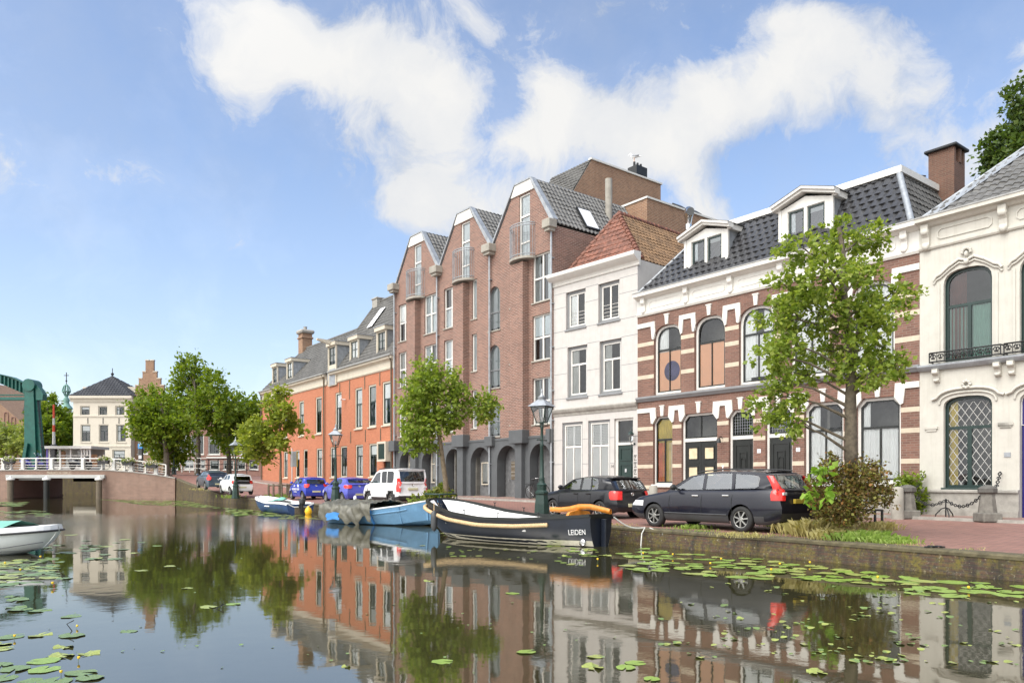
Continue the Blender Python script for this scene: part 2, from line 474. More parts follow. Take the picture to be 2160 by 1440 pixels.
for px, py, rx, ry, w in CLOUDS:
    c = Vector(((px - CX) / FPX, 1, (HY - py) / FPX)); l = c.length; c.normalize()
    r = c.cross(Vector((0, 0, 1))).normalized(); u = r.cross(c)
    a = vm('DOT_PRODUCT', DW, tuple(r / (rx / FPX / l)))
    b = vm('SUBTRACT', DW, tuple(c))
    b = vm('DOT_PRODUCT', b, tuple(u / (ry / FPX / l)))
    q = math_(nt, 'ADD', math_(nt, 'MULTIPLY', a, a), math_(nt, 'MULTIPLY', b, b))
    front = math_(nt, 'GREATER_THAN', vm('DOT_PRODUCT', D, tuple(c)), 0.)
    e = math_(nt, 'MULTIPLY', math_(nt, 'POWER', 2.718, math_(nt, 'MULTIPLY', q, -1.5)), math_(nt, 'MULTIPLY', front, w))
    acc = e if acc is None else math_(nt, 'ADD', acc, e)
# unseen cloud added behind the viewer for white reflections and fill: plain noise
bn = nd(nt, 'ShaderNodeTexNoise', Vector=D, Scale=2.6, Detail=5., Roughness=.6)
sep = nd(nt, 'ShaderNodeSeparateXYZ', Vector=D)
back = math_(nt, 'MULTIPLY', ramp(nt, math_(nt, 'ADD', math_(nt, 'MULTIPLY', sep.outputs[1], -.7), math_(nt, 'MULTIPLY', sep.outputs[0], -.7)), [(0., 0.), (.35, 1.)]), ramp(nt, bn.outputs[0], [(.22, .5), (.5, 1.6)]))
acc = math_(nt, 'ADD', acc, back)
fn = nd(nt, 'ShaderNodeTexNoise', Vector=DW, Scale=7.5, Detail=10., Roughness=.66, Distortion=.25)
den = math_(nt, 'ADD', math_(nt, 'MULTIPLY', acc, .56), math_(nt, 'MULTIPLY', math_(nt, 'SUBTRACT', fn.outputs[0], .5), 2.1))
fac = ramp(nt, den, [(.2, 0.), (.38, .5), (.7, .96)])
wisp = nd(nt, 'ShaderNodeTexNoise', Vector=D, Scale=3.2, Detail=8., Roughness=.65)
fac = math_(nt, 'ADD', fac, ramp(nt, wisp.outputs[0], [(.38, .06), (.75, .36)]), True)
# haze of high cloud near the horizon
hz = ramp(nt, sep.outputs[2], [(0., .5), (.18, .28), (.45, 0.)])
fac = math_(nt, 'MAXIMUM', fac, hz)
sn = nd(nt, 'ShaderNodeTexNoise', Vector=DW, Scale=7., Detail=5.)
ccol = ramp(nt, math_(nt, 'ADD', math_(nt, 'MULTIPLY', sn.outputs[0], .75), math_(nt, 'MULTIPLY', den, .35)), [(.34, (.62, .67, .74)), (.50, (.88, .90, .93)), (.72, (1., .995, .98))])
# added cloud brightness round the veiled sun behind the viewer, as facade fill light
fill_glow = math_(nt, 'POWER', math_(nt, 'MAXIMUM', vm('DOT_PRODUCT', D, tuple(sd)), 0.), 2.5)
cstr = math_(nt, 'ADD', CLOUD_S, math_(nt, 'MULTIPLY', fill_glow, FILL_GLOW))
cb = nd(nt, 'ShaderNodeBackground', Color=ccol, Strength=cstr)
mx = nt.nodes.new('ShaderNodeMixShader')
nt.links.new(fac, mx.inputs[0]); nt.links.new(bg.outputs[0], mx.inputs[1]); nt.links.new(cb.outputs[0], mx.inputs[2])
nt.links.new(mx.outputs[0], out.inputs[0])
S.view_settings.view_transform = 'Standard'; S.view_settings.look = 'None'
S.view_settings.exposure = EXPO; S.view_settings.gamma = 1
S.cycles.max_bounces = 7; S.cycles.transparent_max_bounces = 12
S.cycles.sample_clamp_indirect = 6
S.cycles.use_denoising = True
# ---------------------------------------------------------------- the setting: water, street, quay
M['lead'] = plain('pale_lead', (.5, .5, .47), .5)
def water_mat():
    m, nt, b = mk('canal_water')
    b.inputs['Base Color'].default_value = (.032, .03, .013, 1)
    b.inputs['Roughness'].default_value = .03; b.inputs['Specular Tint'].default_value = (1, .975, .93, 1)
    b.inputs['IOR'].default_value = 3.4
    b.inputs['Specular IOR Level'].default_value = .55
    t = nt.nodes.new('ShaderNodeTexCoord')
    n1 = nd(nt, 'ShaderNodeTexNoise', Vector=t.outputs['Object'], Scale=1.1, Detail=3., Roughness=.5)
    n2 = nd(nt, 'ShaderNodeTexNoise', Vector=t.outputs['Object'], Scale=11., Detail=3., Roughness=.6)
    n3 = nd(nt, 'ShaderNodeTexNoise', Vector=t.outputs['Object'], Scale=.11, Detail=3.)
    patch = ramp(nt, n3.outputs[0], [(.5, .12), (.66, 1.)])
    # a breath of wind ruffles the reach before the bridge
    sx = nd(nt, 'ShaderNodeSeparateXYZ', Vector=t.outputs['Object'])
    dx = math_(nt, 'DIVIDE', math_(nt, 'ADD', sx.outputs[0], 19.), 12.)
    dy = math_(nt, 'DIVIDE', math_(nt, 'SUBTRACT', sx.outputs[1], 31.), 7.5)
    q = math_(nt, 'ADD', math_(nt, 'MULTIPLY', dx, dx), math_(nt, 'MULTIPLY', dy, dy))
    gust = math_(nt, 'POWER', 2.718, math_(nt, 'MULTIPLY', q, -1.5))
    amp = math_(nt, 'ADD', math_(nt, 'MULTIPLY', patch, .5), math_(nt, 'MULTIPLY', gust, 2.2))
    h = math_(nt, 'ADD', math_(nt, 'MULTIPLY', n1.outputs[0], .13), math_(nt, 'MULTIPLY', math_(nt, 'MULTIPLY', n2.outputs[0], amp), .15))
    bp = nd(nt, 'ShaderNodeBump', Height=h, Strength=1., Distance=.022)
    nt.links.new(bp.outputs[0], b.inputs['Normal'])
    return m
M['water'] = water_mat()
mb = MB(); mb.add([(-400, -80, WZ), (120, -80, WZ), (120, 130, WZ), (-400, 130, WZ)], [(0, 1, 2, 3)])
tag(mb.build('canal_water', M['water']), kind='structure')
M['soil'] = plain('dark_soil', (.06, .05, .035), .95, var=.4)
mb = MB(); mb.add([(-1500, 118, 1.38), (1500, 118, 1.38), (1500, 1600, 1.38), (-1500, 1600, 1.38)], [(0, 1, 2, 3)])
mb.add([(1500, -400, .02), (1500, 117, .02), (10, 117, .02), (-12, 78, .02), (14, 40, .02), (60, -60, .02), (60, -400, .02)], [tuple(range(7))])
tag(mb.build('ground', M['soil']), kind='structure')

QS = [((22.2, -8.2, 0), (33.0, -1.5, .08)), ((8.62, 12.77, 0), (17.91, 18.06, .10)), ((6.2, 16.52, 0), (15.3, 21.6, .11)), ((3.92, 19.6, 0), (13.17, 24.5, .12)), ((-2.8, 29.4, 0), (5.67, 34.25, .15)),
      ((-6.2, 34.5, 0), (2.11, 38.32, .27)), ((-9.6, 39.6, 0), (-1.9, 43.4, .33)), ((-17.2, 51.6, .0), (-9.2, 52.84, .40)), ((-20.2, 55.8, .09), (-13.2, 58.3, .58)), ((-23.1, 60., .22), (-16.5, 62.7, .78)),
      ((-25.6, 63.4, .52), (-19.2, 66.4, .96)), ((-29.3, 68.5, 1.01), (-22.4, 70.7, 1.18)), ((-32.2, 72.5, 1.5), (-24.03, 72.95, 1.28))]

def lerp(a, b, t): return tuple(x + (y - x) * t for x, y in zip(a, b))
def subdiv(seq, k):
    o = []
    for i in range(len(seq) - 1):
        for j in range(k): o.append((lerp(seq[i][0], seq[i + 1][0], j / k), lerp(seq[i][1], seq[i + 1][1], j / k)))
    return o + [seq[-1]]
QF = subdiv(QS, 4)
rows, prow, krow = [], [], []
for q, f in QF:
    q = Vector(q); f = Vector(f); d = f - q; L = d.length
    hz = Vector((d.x, d.y, 0)).normalized()
    e0 = .34 / L; e1 = 1 - 1.5 / L
    rows.append([q + d * (e0 + (e1 - e0) * k / 8) for k in range(9)])
    up = Vector((0, 0, .09))
    a = q + d * e1
    krow.append([a - Vector((0, 0, .05)), a + up, a + up + hz * .14, a + hz * .15 + up - Vector((0, 0, .02))])
    prow.append([a + hz * .15 + up, f + up + hz * .6])
tag(MB().grid(rows, smooth=False).build('street', M['street']), kind='structure')
tag(MB().grid(prow, smooth=False).build('pavement', M['pavement']), kind='structure')
tag(MB().grid(krow, smooth=False).build('kerb', M['stone_grey']), kind='structure')
def street_z(x, y):
    best = None
    for q, f in QF:
        mx_, my_ = (q[0] + f[0]) / 2, (q[1] + f[1]) / 2
        d = (f[0] - q[0], f[1] - q[1]); l2 = d[0] ** 2 + d[1] ** 2
        t = ((x - q[0]) * d[0] + (y - q[1]) * d[1]) / l2
        dist = math.hypot(x - q[0] - d[0] * t, y - q[1] - d[1] * t)
        if best is None or dist < best[0]: best = (dist, q[2] + (f[2] - q[2]) * min(1, max(0, t)))
    return best[1]
# quay wall with its coping stones
wall, cop = [], []
for i, (q, f) in enumerate(QF):
    q = Vector(q); h = Vector((f[0] - q.x, f[1] - q.y, 0)).normalized()
    j = random.uniform(-.012, .012)
    wall.append([q + Vector((0, 0, -.06)) + h * .03, Vector((q.x, q.y, WZ - .6)) - h * .05])
    cop.append([q + h * .45 + Vector((0, 0, -.05)), q + h * .42 + Vector((0, 0, .012)), q + h * (.05 + j) + Vector((0, 0, .012)), q + h * j + Vector((0, 0, -.02)), q + h * (.012 + j) + Vector((0, 0, -.075)), q + h * .05 + Vector((0, 0, -.08))])
qw = MB().grid(wall, smooth=False).build('quay_wall', M['brick_quay'])
tag(qw, 'long mossy brick quay wall along the right bank of the canal', 'quay wall')
M['coping'] = plain('mossy_coping', (.095, .08, .045), .95, var=.5, scale=5, bump=.3)
MB().grid(cop, smooth=False).build('coping', M['coping'], qw)
# landing beside the bridge
mb = MB()
mb.add([(-32.2, 72.5, 1.5), (-24.03, 72.95, 1.28), (-12, 96, 1.4), (-8, 119, 1.4), (-75, 119, 1.5), (-75, 108, 1.5), (-36, 100, 1.55), (-33.4, 80, 1.9), (-33.2, 74, 1.9)], [tuple(range(9))])
tag(mb.build('bridge_landing_road', M['street']), kind='structure')
mb = MB(); mb.box((-60, -60, WZ - 1), (-20, -40, -.02))
lb = MB().add([(22, -26, 0), (-58, 72, 0), (-90, 60, 0), (-20, -60, 0), (22, -60, 0), (22, -26, WZ - .6), (-58, 72, WZ - .6)], [(0, 1, 2, 3, 4), (0, 5, 6, 1)])
lb.xf(Matrix.Translation((-20, 22.5, 0)))
tag(lb.build('left_bank_ground', M['street']), kind='structure')

# ---------------------------------------------------------------- house kit
def shape(kind, u0, u1, v0, v1, rise=.4, n=10):
    if kind == 'rect': return [(u0, v0), (u1, v0), (u1, v1), (u0, v1)]
    if kind == 'cham': return [(u0, v0), (u1, v0), (u1, v1 - rise), (u1 - rise, v1), (u0 + rise, v1), (u0, v1 - rise)]
    c = (u0 + u1) / 2; hw = (u1 - u0) / 2; e1, e2 = (1, 1)
    if kind == 'seg': e1, e2 = .75, .85
    if kind == 'round': rise = hw
    pts = [(u0, v0), (u1, v0)]
    for i in range(n + 1):
        t = math.pi * i / n; cs, sn = math.cos(t), math.sin(t)
        pts.append((c + hw * math.copysign(abs(cs) ** e1, cs), v1 - rise + rise * abs(sn) ** e2))
    return pts

class House:
    def __init__(s, name, label, cat, pl, yl, pr, yr, ext=0, group=None):
        A = Vector(((pl - CX) / FPX * yl, yl)); B = Vector(((pr - CX) / FPX * yr, yr))
        s.L = (B - A).length; s.ex = (B - A).normalized(); s.n = Vector((-s.ex.y, s.ex.x)); s.A = A
        s.Dn = s.n.dot(A); s.L += ext
        s.root = thing(name, label, cat, (A.x, A.y, 0), math.atan2(s.ex.y, s.ex.x), group)
    def uz(s, px, py, w=0):
        k = (px - CX) / FPX; y = (s.Dn + w) / (s.n.x * k + s.n.y); x = k * y
        return ((x - s.A.x) * s.ex.x + (y - s.A.y) * s.ex.y, EYE - (py - HY) / FPX * y)
    def world(s, u, w, z):
        p = s.A + s.ex * u + s.n * w
        return Vector((p.x, p.y, z))
    def front(s, name, outer, holes, mat, depth=.16, y=0, parent=None):
        mb = MB()
        mb.holed(outer, holes, lambda a, b: (a, y, b))
        for h in holes:
            n = len(h)
            mb.add([(a, y, b) for a, b in h] + [(a, y + depth, b) for a, b in h], [(i, (i + 1) % n, n + (i + 1) % n, n + i) for i in range(n)])
        return mb.build(name, mat, parent or s.root)
    def part(s, name, mb, mat, parent=None, sharp=None):
        return mb.build(name, mat, parent or s.root, sharp)

def curtain_mesh(u0, u1, v0, v1, y, pleat=.11, amp=.022):
    n = max(6, int((u1 - u0) / pleat * 5)); rows = []
    ph = random.random() * 6
    for v in (v1, v0):
        rows.append([(u0 + (u1 - u0) * i / n, y + amp * math.sin(ph + 2 * math.pi * (u1 - u0) / pleat * i / n + .7 * math.sin(i * .9)), v) for i in range(n + 1)])
    return MB().grid(rows)

def win(H, kind, u0, u1, v0, v1, rise=.3, y=.12, fw=.07, fm='white', sash=None, mull=(), pane='pane', cur=None, sill=None, parent=None, lead=None, name='window'):
    par = parent or H.root
    o = shape(kind, u0, u1, v0, v1, rise)
    i = shape(kind, u0 + fw, u1 - fw, v0 + fw, v1 - fw, max(.02, rise - fw * (.4 if kind == 'cham' else .15)))
    mb = MB(); mb.ring(o, i, y, y + .07)
    mats = [M[fm]]
    a0, a1, b0, b1, rr = u0 + fw, u1 - fw, v0 + fw, v1 - fw, max(.02, rise - fw * .3)
    ms = 0; yb = y
    if sash:
        sm, sw = sash
        i2 = shape(kind, a0 + sw, a1 - sw, b0 + sw, b1 - sw, max(.02, rr - sw * .3))
        mb.ring(shape(kind, a0, a1, b0, b1, rr), i2, y + .025, y + .075, 1)
        mats.append(M[sm]); ms = 1; yb = y + .025
        a0 += sw; a1 -= sw; b0 += sw; b1 -= sw
    for d in mull:
        w = d[-1] / 2
        if d[0] == 'h': mb.box((a0 - .01, yb + .004, d[1] - w), (a1 + .01, yb + .06, d[1] + w), ms)
        else: mb.box((d[1] - w, yb + .006, d[2]), (d[1] + w, yb + .055, d[3]), ms)
    f = mb.build(name, mats, par)
    pp = shape(kind, a0, a1, b0, b1, max(.02, rr - .02))
    MB().add([(a, y + .062, b) for a, b in pp], [tuple(range(len(pp)))]).build('pane', M[pane], f)
    if lead:
        mb = MB(); st, hh = lead
        def seg(p, q):
            mb.bar((p[0], y + .055, p[1]), (q[0], y + .055, q[1]), .014, .012)
        W_ = a1 - a0
        if hh == 'grid':
            k = a0 + st
            while k < a1: seg((k, b0), (k, b1 - .03)); k += st
            k = b0 + st
            while k < b1: seg((a0, k), (a1, k)); k += st
        else:
            for (x0, x1, z0, z1) in hh:
                for sgn in (1, -1):
                    t = -60
                    while t < 60:
                        c = t * st; t += 1
                        # line z = sgn*1.35*x + c clipped to the rectangle
                        pts = []
                        for x in (x0, x1):
                            z = sgn * 1.45 * (x - x0) + c
                            if z0 <= z - 0 <= z1: pts.append((x, z))
                        for z in (z0, z1):
                            x = x0 + (z - c) / (sgn * 1.45)
                            if x0 < x < x1: pts.append((x, z))
                        if len(pts) >= 2 and math.dist(pts[0], pts[1]) > .03: seg(pts[0], pts[1])
        mb.build('lead_lattice', M['lead'], f)
    yc = y + .105
    for cu in ([cur] if isinstance(cur, str) else (cur or [])):
        k, *arg = cu.split(':'); col = arg[0] if arg else None
        if k == 'sheer': curtain_mesh(a0 - .05, a1 + .05, b0, b1, yc).build('curtain', M[col or 'curtain'], f)
        if k == 'lower': curtain_mesh(a0 - .05, a1 + .05, b0, float(arg[1]), yc).build('curtain', M[col or 'curtain'], f)
        if k == 'left': curtain_mesh(a0 - .08, a0 + (a1 - a0) * float(arg[1]), b0, b1, yc).build('curtain', M[col], f)
        if k == 'right': curtain_mesh(a1 - (a1 - a0) * float(arg[1]), a1 + .08, b0, b1, yc).build('curtain', M[col], f)
        if k == 'blind': MB().box((a0, yc - .03, b1 - (b1 - b0) * float(arg[1])), (a1, yc, b1 + .02)).build('blind', M[col], f)
        if k == 'board': MB().box((a0 - .02, yc - .03, float(arg[1])), (a1 + .02, yc - .01, float(arg[2]))).build('board', M[col], f)
        if k == 'louvre':
            z0, z1 = float(arg[1]), float(arg[2]); mb = MB(); z = z0 + .05
            c = (a0 + a1) / 2
            for x0, x1 in ((a0 + .01, c - .005), (c + .005, a1 - .01)):
                mb.box((x0, yc - .03, z0), (x0 + .05, yc + .01, z1)); mb.box((x1 - .05, yc - .03, z0), (x1, yc + .01, z1))
                z = z0 + .04
                while z < z1 - .03:
                    mb.add([(x0 + .05, yc - .035, z), (x1 - .05, yc - .035, z), (x1 - .05, yc + float(arg[3]) * .05, z + .078), (x0 + .05, yc + float(arg[3]) * .05, z + .078)], [(0, 1, 2, 3)]); z += .075
            mb.build('louvre_shutter', M[col], f)
    if sill:
        sm, sh, sd = sill
        MB().cbox((u0 - .06, -sd, v0 - sh), (u1 + .06, y + .02, v0), .01).build('sill', M[sm], f)
    return f

def tile_roof(name, pts, mat, parent, pitch=.24, row=.33, amp=.035, style='pan', lift=.015):
    pts = [Vector(p) for p in pts]
    ex = (pts[1] - pts[0]).normalized()
    nr = ex.cross(pts[-1] - pts[0]).normalized()
    if nr.z < 0: nr = -nr
    ey = nr.cross(ex)
    if ey.dot(pts[-1] - pts[0]) < 0: ey = -ey
    o = pts[0]
    ab = [((p - o).dot(ex), (p - o).dot(ey)) for p in pts]
    a0 = min(a for a, b in ab); a1 = max(a for a, b in ab); b1 = max(b for a, b in ab)
    k = 8 if style == 'pan' else 6
    na = int((a1 - a0) / pitch * k) + 2
    def hgt(a, r):
        t = (a / pitch) % 1.
        if style == 'pan': return amp * (math.sin(2 * math.pi * t) * .5 + .22 * math.sin(4 * math.pi * t + .8) + .5)
        t = (a / pitch + .5 * (r % 2)) % 1.
        return amp * (.75 if t > .22 else .0)
    vs = []; fs = []
    rr = -1; random.seed(len(name) + int(a1 * 10))
    while rr * row < b1 + row:
        jb = random.uniform(-.012, .012)
        base = len(vs)
        for i in range(na):
            a = a0 - .1 + i * pitch / k
            h = hgt(a, rr); s = .028
            w1 = .012 * math.sin(a * 2.1 + rr)
            for b, z in ((rr * row + jb, lift + h - s * .6), (rr * row + jb + .002, lift + h + s + w1), (rr * row + row + .03, lift + h * .8)):
                vs.append(o + ex * a + ey * b + nr * z)
        for i in range(na - 1):
            q = base + i * 3
            fs += [(q, q + 3, q + 4, q + 1), (q + 1, q + 4, q + 5, q + 2)]
        rr += 1
    me = bpy.data.meshes.new(name); me.from_pydata(vs, [], fs)
    bm = bmesh.new(); bm.from_mesh(me)
    cen = sum(pts, Vector()) / len(pts)
    for i in range(len(pts)):
        p, q = pts[i], pts[(i + 1) % len(pts)]
        out = (q - p).cross(nr).normalized()
        if out.dot(cen - p) > 0: out = -out
        bmesh.ops.bisect_plane(bm, geom=bm.verts[:] + bm.edges[:] + bm.faces[:], plane_co=p + out * .02, plane_no=out, clear_outer=True)
    # boarding below the tiles
    f = bm.faces.new([bm.verts.new(p - nr * .03) for p in pts])
    bm.to_mesh(me); bm.free()
    me.materials.append(mat)
    ob = bpy.data.objects.new(name, me); COL.objects.link(ob); ob.parent = parent
    return ob

def band(mb, L, prof, u0=0., y=0.):
    """moulding: profile of (proud, z) swept along u, closed at both ends"""
    poly = [(y - p, z) for p, z in prof]
    mb.prism(poly, u0, L, 'x')
    return mb

def console(mb, u, v0, v1, w=.16, d=.2, y=0.):
    """scrolled bracket"""
    h = v1 - v0
    prof = [(y, v1), (y - d, v1), (y - d, v1 - .12 * h), (y - d * 1.05, v1 - .25 * h), (y - d * .9, v1 - .38 * h), (y - d * .55, v1 - .5 * h), (y - d * .45, v1 - .68 * h), (y - d * .55, v1 - .8 * h), (y - d * .35, v1 - .95 * h), (y, v0)]
    mb.prism(prof, u - w / 2, u + w / 2, 'x')
    mb.ball((u, y - d * .8, v1 - .28 * h), (w * .62, d * .4, h * .14), 6)
    mb.ball((u, y - d * .5, v0 + .14 * h), (w * .45, d * .35, h * .13), 6)

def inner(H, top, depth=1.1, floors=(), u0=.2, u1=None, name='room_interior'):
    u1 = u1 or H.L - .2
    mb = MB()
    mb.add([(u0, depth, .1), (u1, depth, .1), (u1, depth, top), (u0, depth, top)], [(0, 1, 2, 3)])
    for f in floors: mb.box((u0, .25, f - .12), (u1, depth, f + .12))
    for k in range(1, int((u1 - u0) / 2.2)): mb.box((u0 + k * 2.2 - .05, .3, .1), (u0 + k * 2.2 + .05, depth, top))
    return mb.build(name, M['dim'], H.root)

def body(H, prof, mat, name='side_wall', u0=0., u1=None, inset=.004):
    """two end walls of outline prof (w, z) and the back wall"""
    u1 = H.L if u1 is None else u1
    mb = MB(); n = len(prof)
    for u in (u0 + inset, u1 - inset): mb.add([(u, w, z) for w, z in prof], [tuple(range(n))])
    wb = max(w for w, z in prof); zb = max(z for w, z in prof if w > wb - .01)
    mb.add([(u0, wb, -.3), (u1, wb, -.3), (u1, wb, zb), (u0, wb, zb)], [(0, 1, 2, 3)])
    return mb.build(name, mat, H.root)

def iv(v, x0, y0, x): return y0 * (x0 - v) / (x - v)
YC = 24.5; Y1345 = iv(-150, 1940, YC, 1345); Y1168 = iv(-322, 1345, Y1345, 1168); Y833 = iv(-175, 1168, Y1168, 833); Y553 = iv(-100, 833, Y833, 553)

# ================================================================ banded brick house
H = House('banded_brick_house', 'dark brick house with pale stone bands, white arch stones and two pedimented dormers', 'house', 1345, Y1345, 1940, YC)
L = H.L
US = [(.97, 2.49), (3.2, 4.74), (5.4, 6.98), (7.66, 9.2), (9.98, 11.5)]
LS = [(.92, 2.02), (2.52, 4.36), (4.92, 6.06), (6.6, 7.74), (8.22, 9.72), (10.18, 11.7)]
LB = [1.12, .33, .33, .33, 1.2, 1.2]
holes = [shape('seg', a, b, 5.05, 8.05, .62) for a, b in US] + [shape('cham', a, b, z, 4.09, .24) for (a, b), z in zip(LS, LB)]
H.front('wall', [(0, -.3), (L, -.3), (L, 8.62), (0, 8.62)], holes, M['brick_band'], .17)
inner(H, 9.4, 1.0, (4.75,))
body(H, [(0, -.3), (9, -.3), (9, 9.6), (0, 9.6)], M['brick_band'])
S1 = ('black', .055)
cu = [['left:curtain:.4', 'board:board_peach:5.1:6.9'], ['board:board_peach:5.1:6.95'], ['left:curtain:.38', 'right:curtain:.35', 'lower:curtain:6.95'], ['sheer'], ['sheer']]
for k, (a, b) in enumerate(US):
    w = win(H, 'seg', a, b, 5.05, 8.05, .62, .13, .1, 'white', S1, [('h', 6.99, .075), ('v', (a + b) / 2, 5.2, 6.98, .045)], cur=cu[k])
    if k == 0:
        MB().lathe([(.001, 0), (.43, 0), (.43, .012), (.001, .012)], ((a + b) / 2 + .1, .195, 6.05), 32, 'y').build('painted_disc', M['board_violet'], w)
    if k == 2: MB().box((a + .5, .1, 5.17), (b - .25, .2, 5.3)).build('vent_opening', M['black'], w)
lc = [['blind:curtain_yellow:.34', 'left:drape_orange:.45', 'right:drape_cream:.4', 'blind:drape_cream:.0'], [], [], [], ['left:curtain:.3', 'lower:curtain:3.05'], ['left:curtain:.2', 'lower:curtain:3.05']]
for k, (a, b) in enumerate(LS):
    if k in (0, 4, 5):
        w = win(H, 'cham', a, b, LB[k], 4.09, .24, .13, .07 if k == 0 else .1, 'white', S1, [('h', 3.08, .08), ('v', (a + b) / 2 + .0, LB[k] + .1, 3.06, .05)], cur=['sheer:curtain_yellow'] if k == 0 else lc[k], sill=('trim_white', .12, .08))
        if k == 0:
            curtain_mesh(a + .1, a + .5, 1.2, 2.95, .215, .13, .014).build('drape', M['drape_orange'], w)
            curtain_mesh(b - .36, b - .1, 1.2, 2.95, .215, .1, .014).build('drape', M['drape_cream'], w)
    else:
        fr = MB().ring(shape('cham', a, b, .33, 4.09, .24), shape('cham', a + .09, b - .09, .34, 4.0, .2), .12, .2)
        fr.box((a + .08, .115, 2.92), (b - .08, .2, 3.06))
        f = fr.build('door_frame', M['white'], H.root)
        i0 = shape('cham', a + .09, b - .09, 3.06, 4.0, .2); i1 = shape('cham', a + .14, b - .14, 3.12, 3.95, .18)
        tr = MB().ring(i0, i1, .15, .19)
        if k == 1: tr.box(((a + b) / 2 - .02, .15, 3.1), ((a + b) / 2 + .02, .19, 3.96))
        tr.build('fanlight', M['black'], f)
        MB().add([(x, .178, z) for x, z in i1], [tuple(range(len(i1)))]).build('pane', M['pane_teal' if k > 1 else 'pane'], f)
        if k > 1:
            g = MB(); x = a + .2
            while x < b - .15: g.box((x - .006, .165, 3.12), (x + .006, .175, 3.94)); x += .11
            for j in range(1, 7): g.box((a + .14, .165, 3.12 + j * .115), (b - .14, .175, 3.13 + j * .115))
            g.build('lead_lattice', M['zinc'], f)
        dr = MB(); c = (a + b) / 2
        leaves = [(a + .09, c), (c, b - .09)] if k == 1 else [(a + .09, b - .09)]
        for x0, x1 in leaves:
            dr.box((x0 + .005, .15, .36), (x1 - .005, .2, 2.92))
            if k == 1:
                for z0, z1 in ((2.2, 2.65), (.75, 1.85)): dr.ring([(x0 + .16, z0 - .06), (x1 - .16, z0 - .06), (x1 - .16, z1 + .06), (x0 + .16, z1 + .06)], [(x0 + .2, z0), (x1 - .2, z0), (x1 - .2, z1), (x0 + .2, z1)], .13, .149)
                dr.box((x0 + .1, .135, 1.98), (x1 - .1, .15, 2.06))
            else:
                dr.ring(shape('rect', x0 + .12, x1 - .12, .55, 2.72), shape('rect', x0 + .17, x1 - .17, .6, 2.67), .125, .149)
                dr.ring(shape('rect', x0 + .3, x1 - .3, .95, 2.42), shape('rect', x0 + .34, x1 - .34, 1.0, 2.38), .12, .149)
                dr.ring(shape('round', x0 + .36, x1 - .36, 1.15, 2.2), shape('round', x0 + .39, x1 - .39, 1.18, 2.17), .115, .149)
                for q in range(3): dr.box((x0 + .4, .118, 1.3 + q * .25), (x1 - .4, .135, 1.32 + q * .25))
        d = dr.build('door', M['black'], f)
        if k == 1:
            for x0, x1 in leaves:
                for z0, z1 in ((2.2, 2.65), (.75, 1.85)): MB().box((x0 + .2, .143, z0), (x1 - .2, .149, z1)).build('door_panel', M['drape_cream'], d)
        MB().lathe([(.02, -.05), (.03, -.04), (.02, -.02), (.01, 0)], (b - .2 if k > 1 else c + .06, .15, 1.4), 8, 'y').build('handle', M['chrome'], d)
        MB().cbox((a - .02, -.12, .05), (b + .02, .2, .33), .02).build('doorstep', M['stone_grey'], f)
# stone bands on the piers
mb = MB()
def gaps(spans): 
    e = [0] + sum([[a, b] for a, b in spans], []) + [L]
    return [(e[i], e[i + 1]) for i in range(0, len(e), 2)]
for z in (7.36, 6.74, 5.9): 
    for a, b in gaps(US): mb.box((a + (.0 if a == 0 else .002), -.009, z - .085), (b - .002, .05, z + .085))
for z in (3.6, 2.92, 1.92, 1.0):
    for a, b in gaps(LS): mb.box((a + (.0 if a == 0 else .002), -.009, z - .08), (b - .002, .05, z + .08))
mb.build('stone_bands', M['stone_band'], H.root)
mb = MB()
def hood(a, b, s, t, dv, cw):
    la, lb = a > .01, b < L - .01
    o = []
    if la: o += [(a + .0, s), (a - cw, s + dv), (a - cw + .03, t)]
    else: o += [(0, t - .2), (0, t)]
    if lb: o += [(b + cw - .03, t), (b + cw, s + dv), (b, s)]
    else: o += [(L, t), (L, t - .2)]
    if lb: o += [(b - .09, s + .04), (b - .15, t - .2)]
    if la: o += [(a + .15, t - .2), (a + .09, s + .04)]
    mb.prism(o, -.05, .05)
for a, b in gaps(US): hood(a, b, 7.5, 8.3, .34, .1)
for a, b in gaps(LS): hood(a, b, 3.78, 4.5, .26, .2)
for a, b in US:
    c = (a + b) / 2; mb.prism([(c - .07, 8.06), (c + .07, 8.06), (c + .11, 8.46), (c - .11, 8.46)], -.06, .05); mb.box((c - .14, -.075, 8.46), (c + .14, .05, 8.51))
for a, b in LS:
    c = (a + b) / 2; mb.prism([(c - .07, 4.1), (c + .07, 4.1), (c + .11, 4.52), (c - .11, 4.52)], -.06, .05); mb.box((c - .14, -.075, 4.52), (c + .14, .05, 4.57))
mb.build('arch_stone', M['trim_white'], H.root)
band(MB(), L, [(-.05, 4.80), (.06, 4.80), (.1, 4.86), (.16, 4.93), (.16, 4.99), (.0, 5.04), (-.05, 5.04)]).build('belt_course', M['grey_trim'], H.root)
MB().box((.0, -.05, -.2), (LS[0][0], .0, .85)).box((LS[0][1], -.05, -.2), (LS[1][0], 0, .85)).box((LS[1][1], -.05, -.2), (LS[2][0], 0, .85)).box((LS[2][1], -.05, -.2), (LS[3][0], 0, .85)).box((LS[3][1], -.05, -.2), (L, 0, .85)).build('plinth', M['stone_grey'], H.root)
mb = MB()
band(mb, L, [(-.05, 8.62), (.05, 8.62), (.09, 8.7), (.09, 8.76), (.03, 8.78), (.03, 9.34), (.1, 9.38), (.2, 9.44), (.34, 9.47), (.34, 9.62), (-.05, 9.66)])
pc = [.42, 2.82, 5.05, 7.3, 9.58, 11.84]
for u in pc: console(mb, u, 8.72, 9.42, .22, .15, -.03)
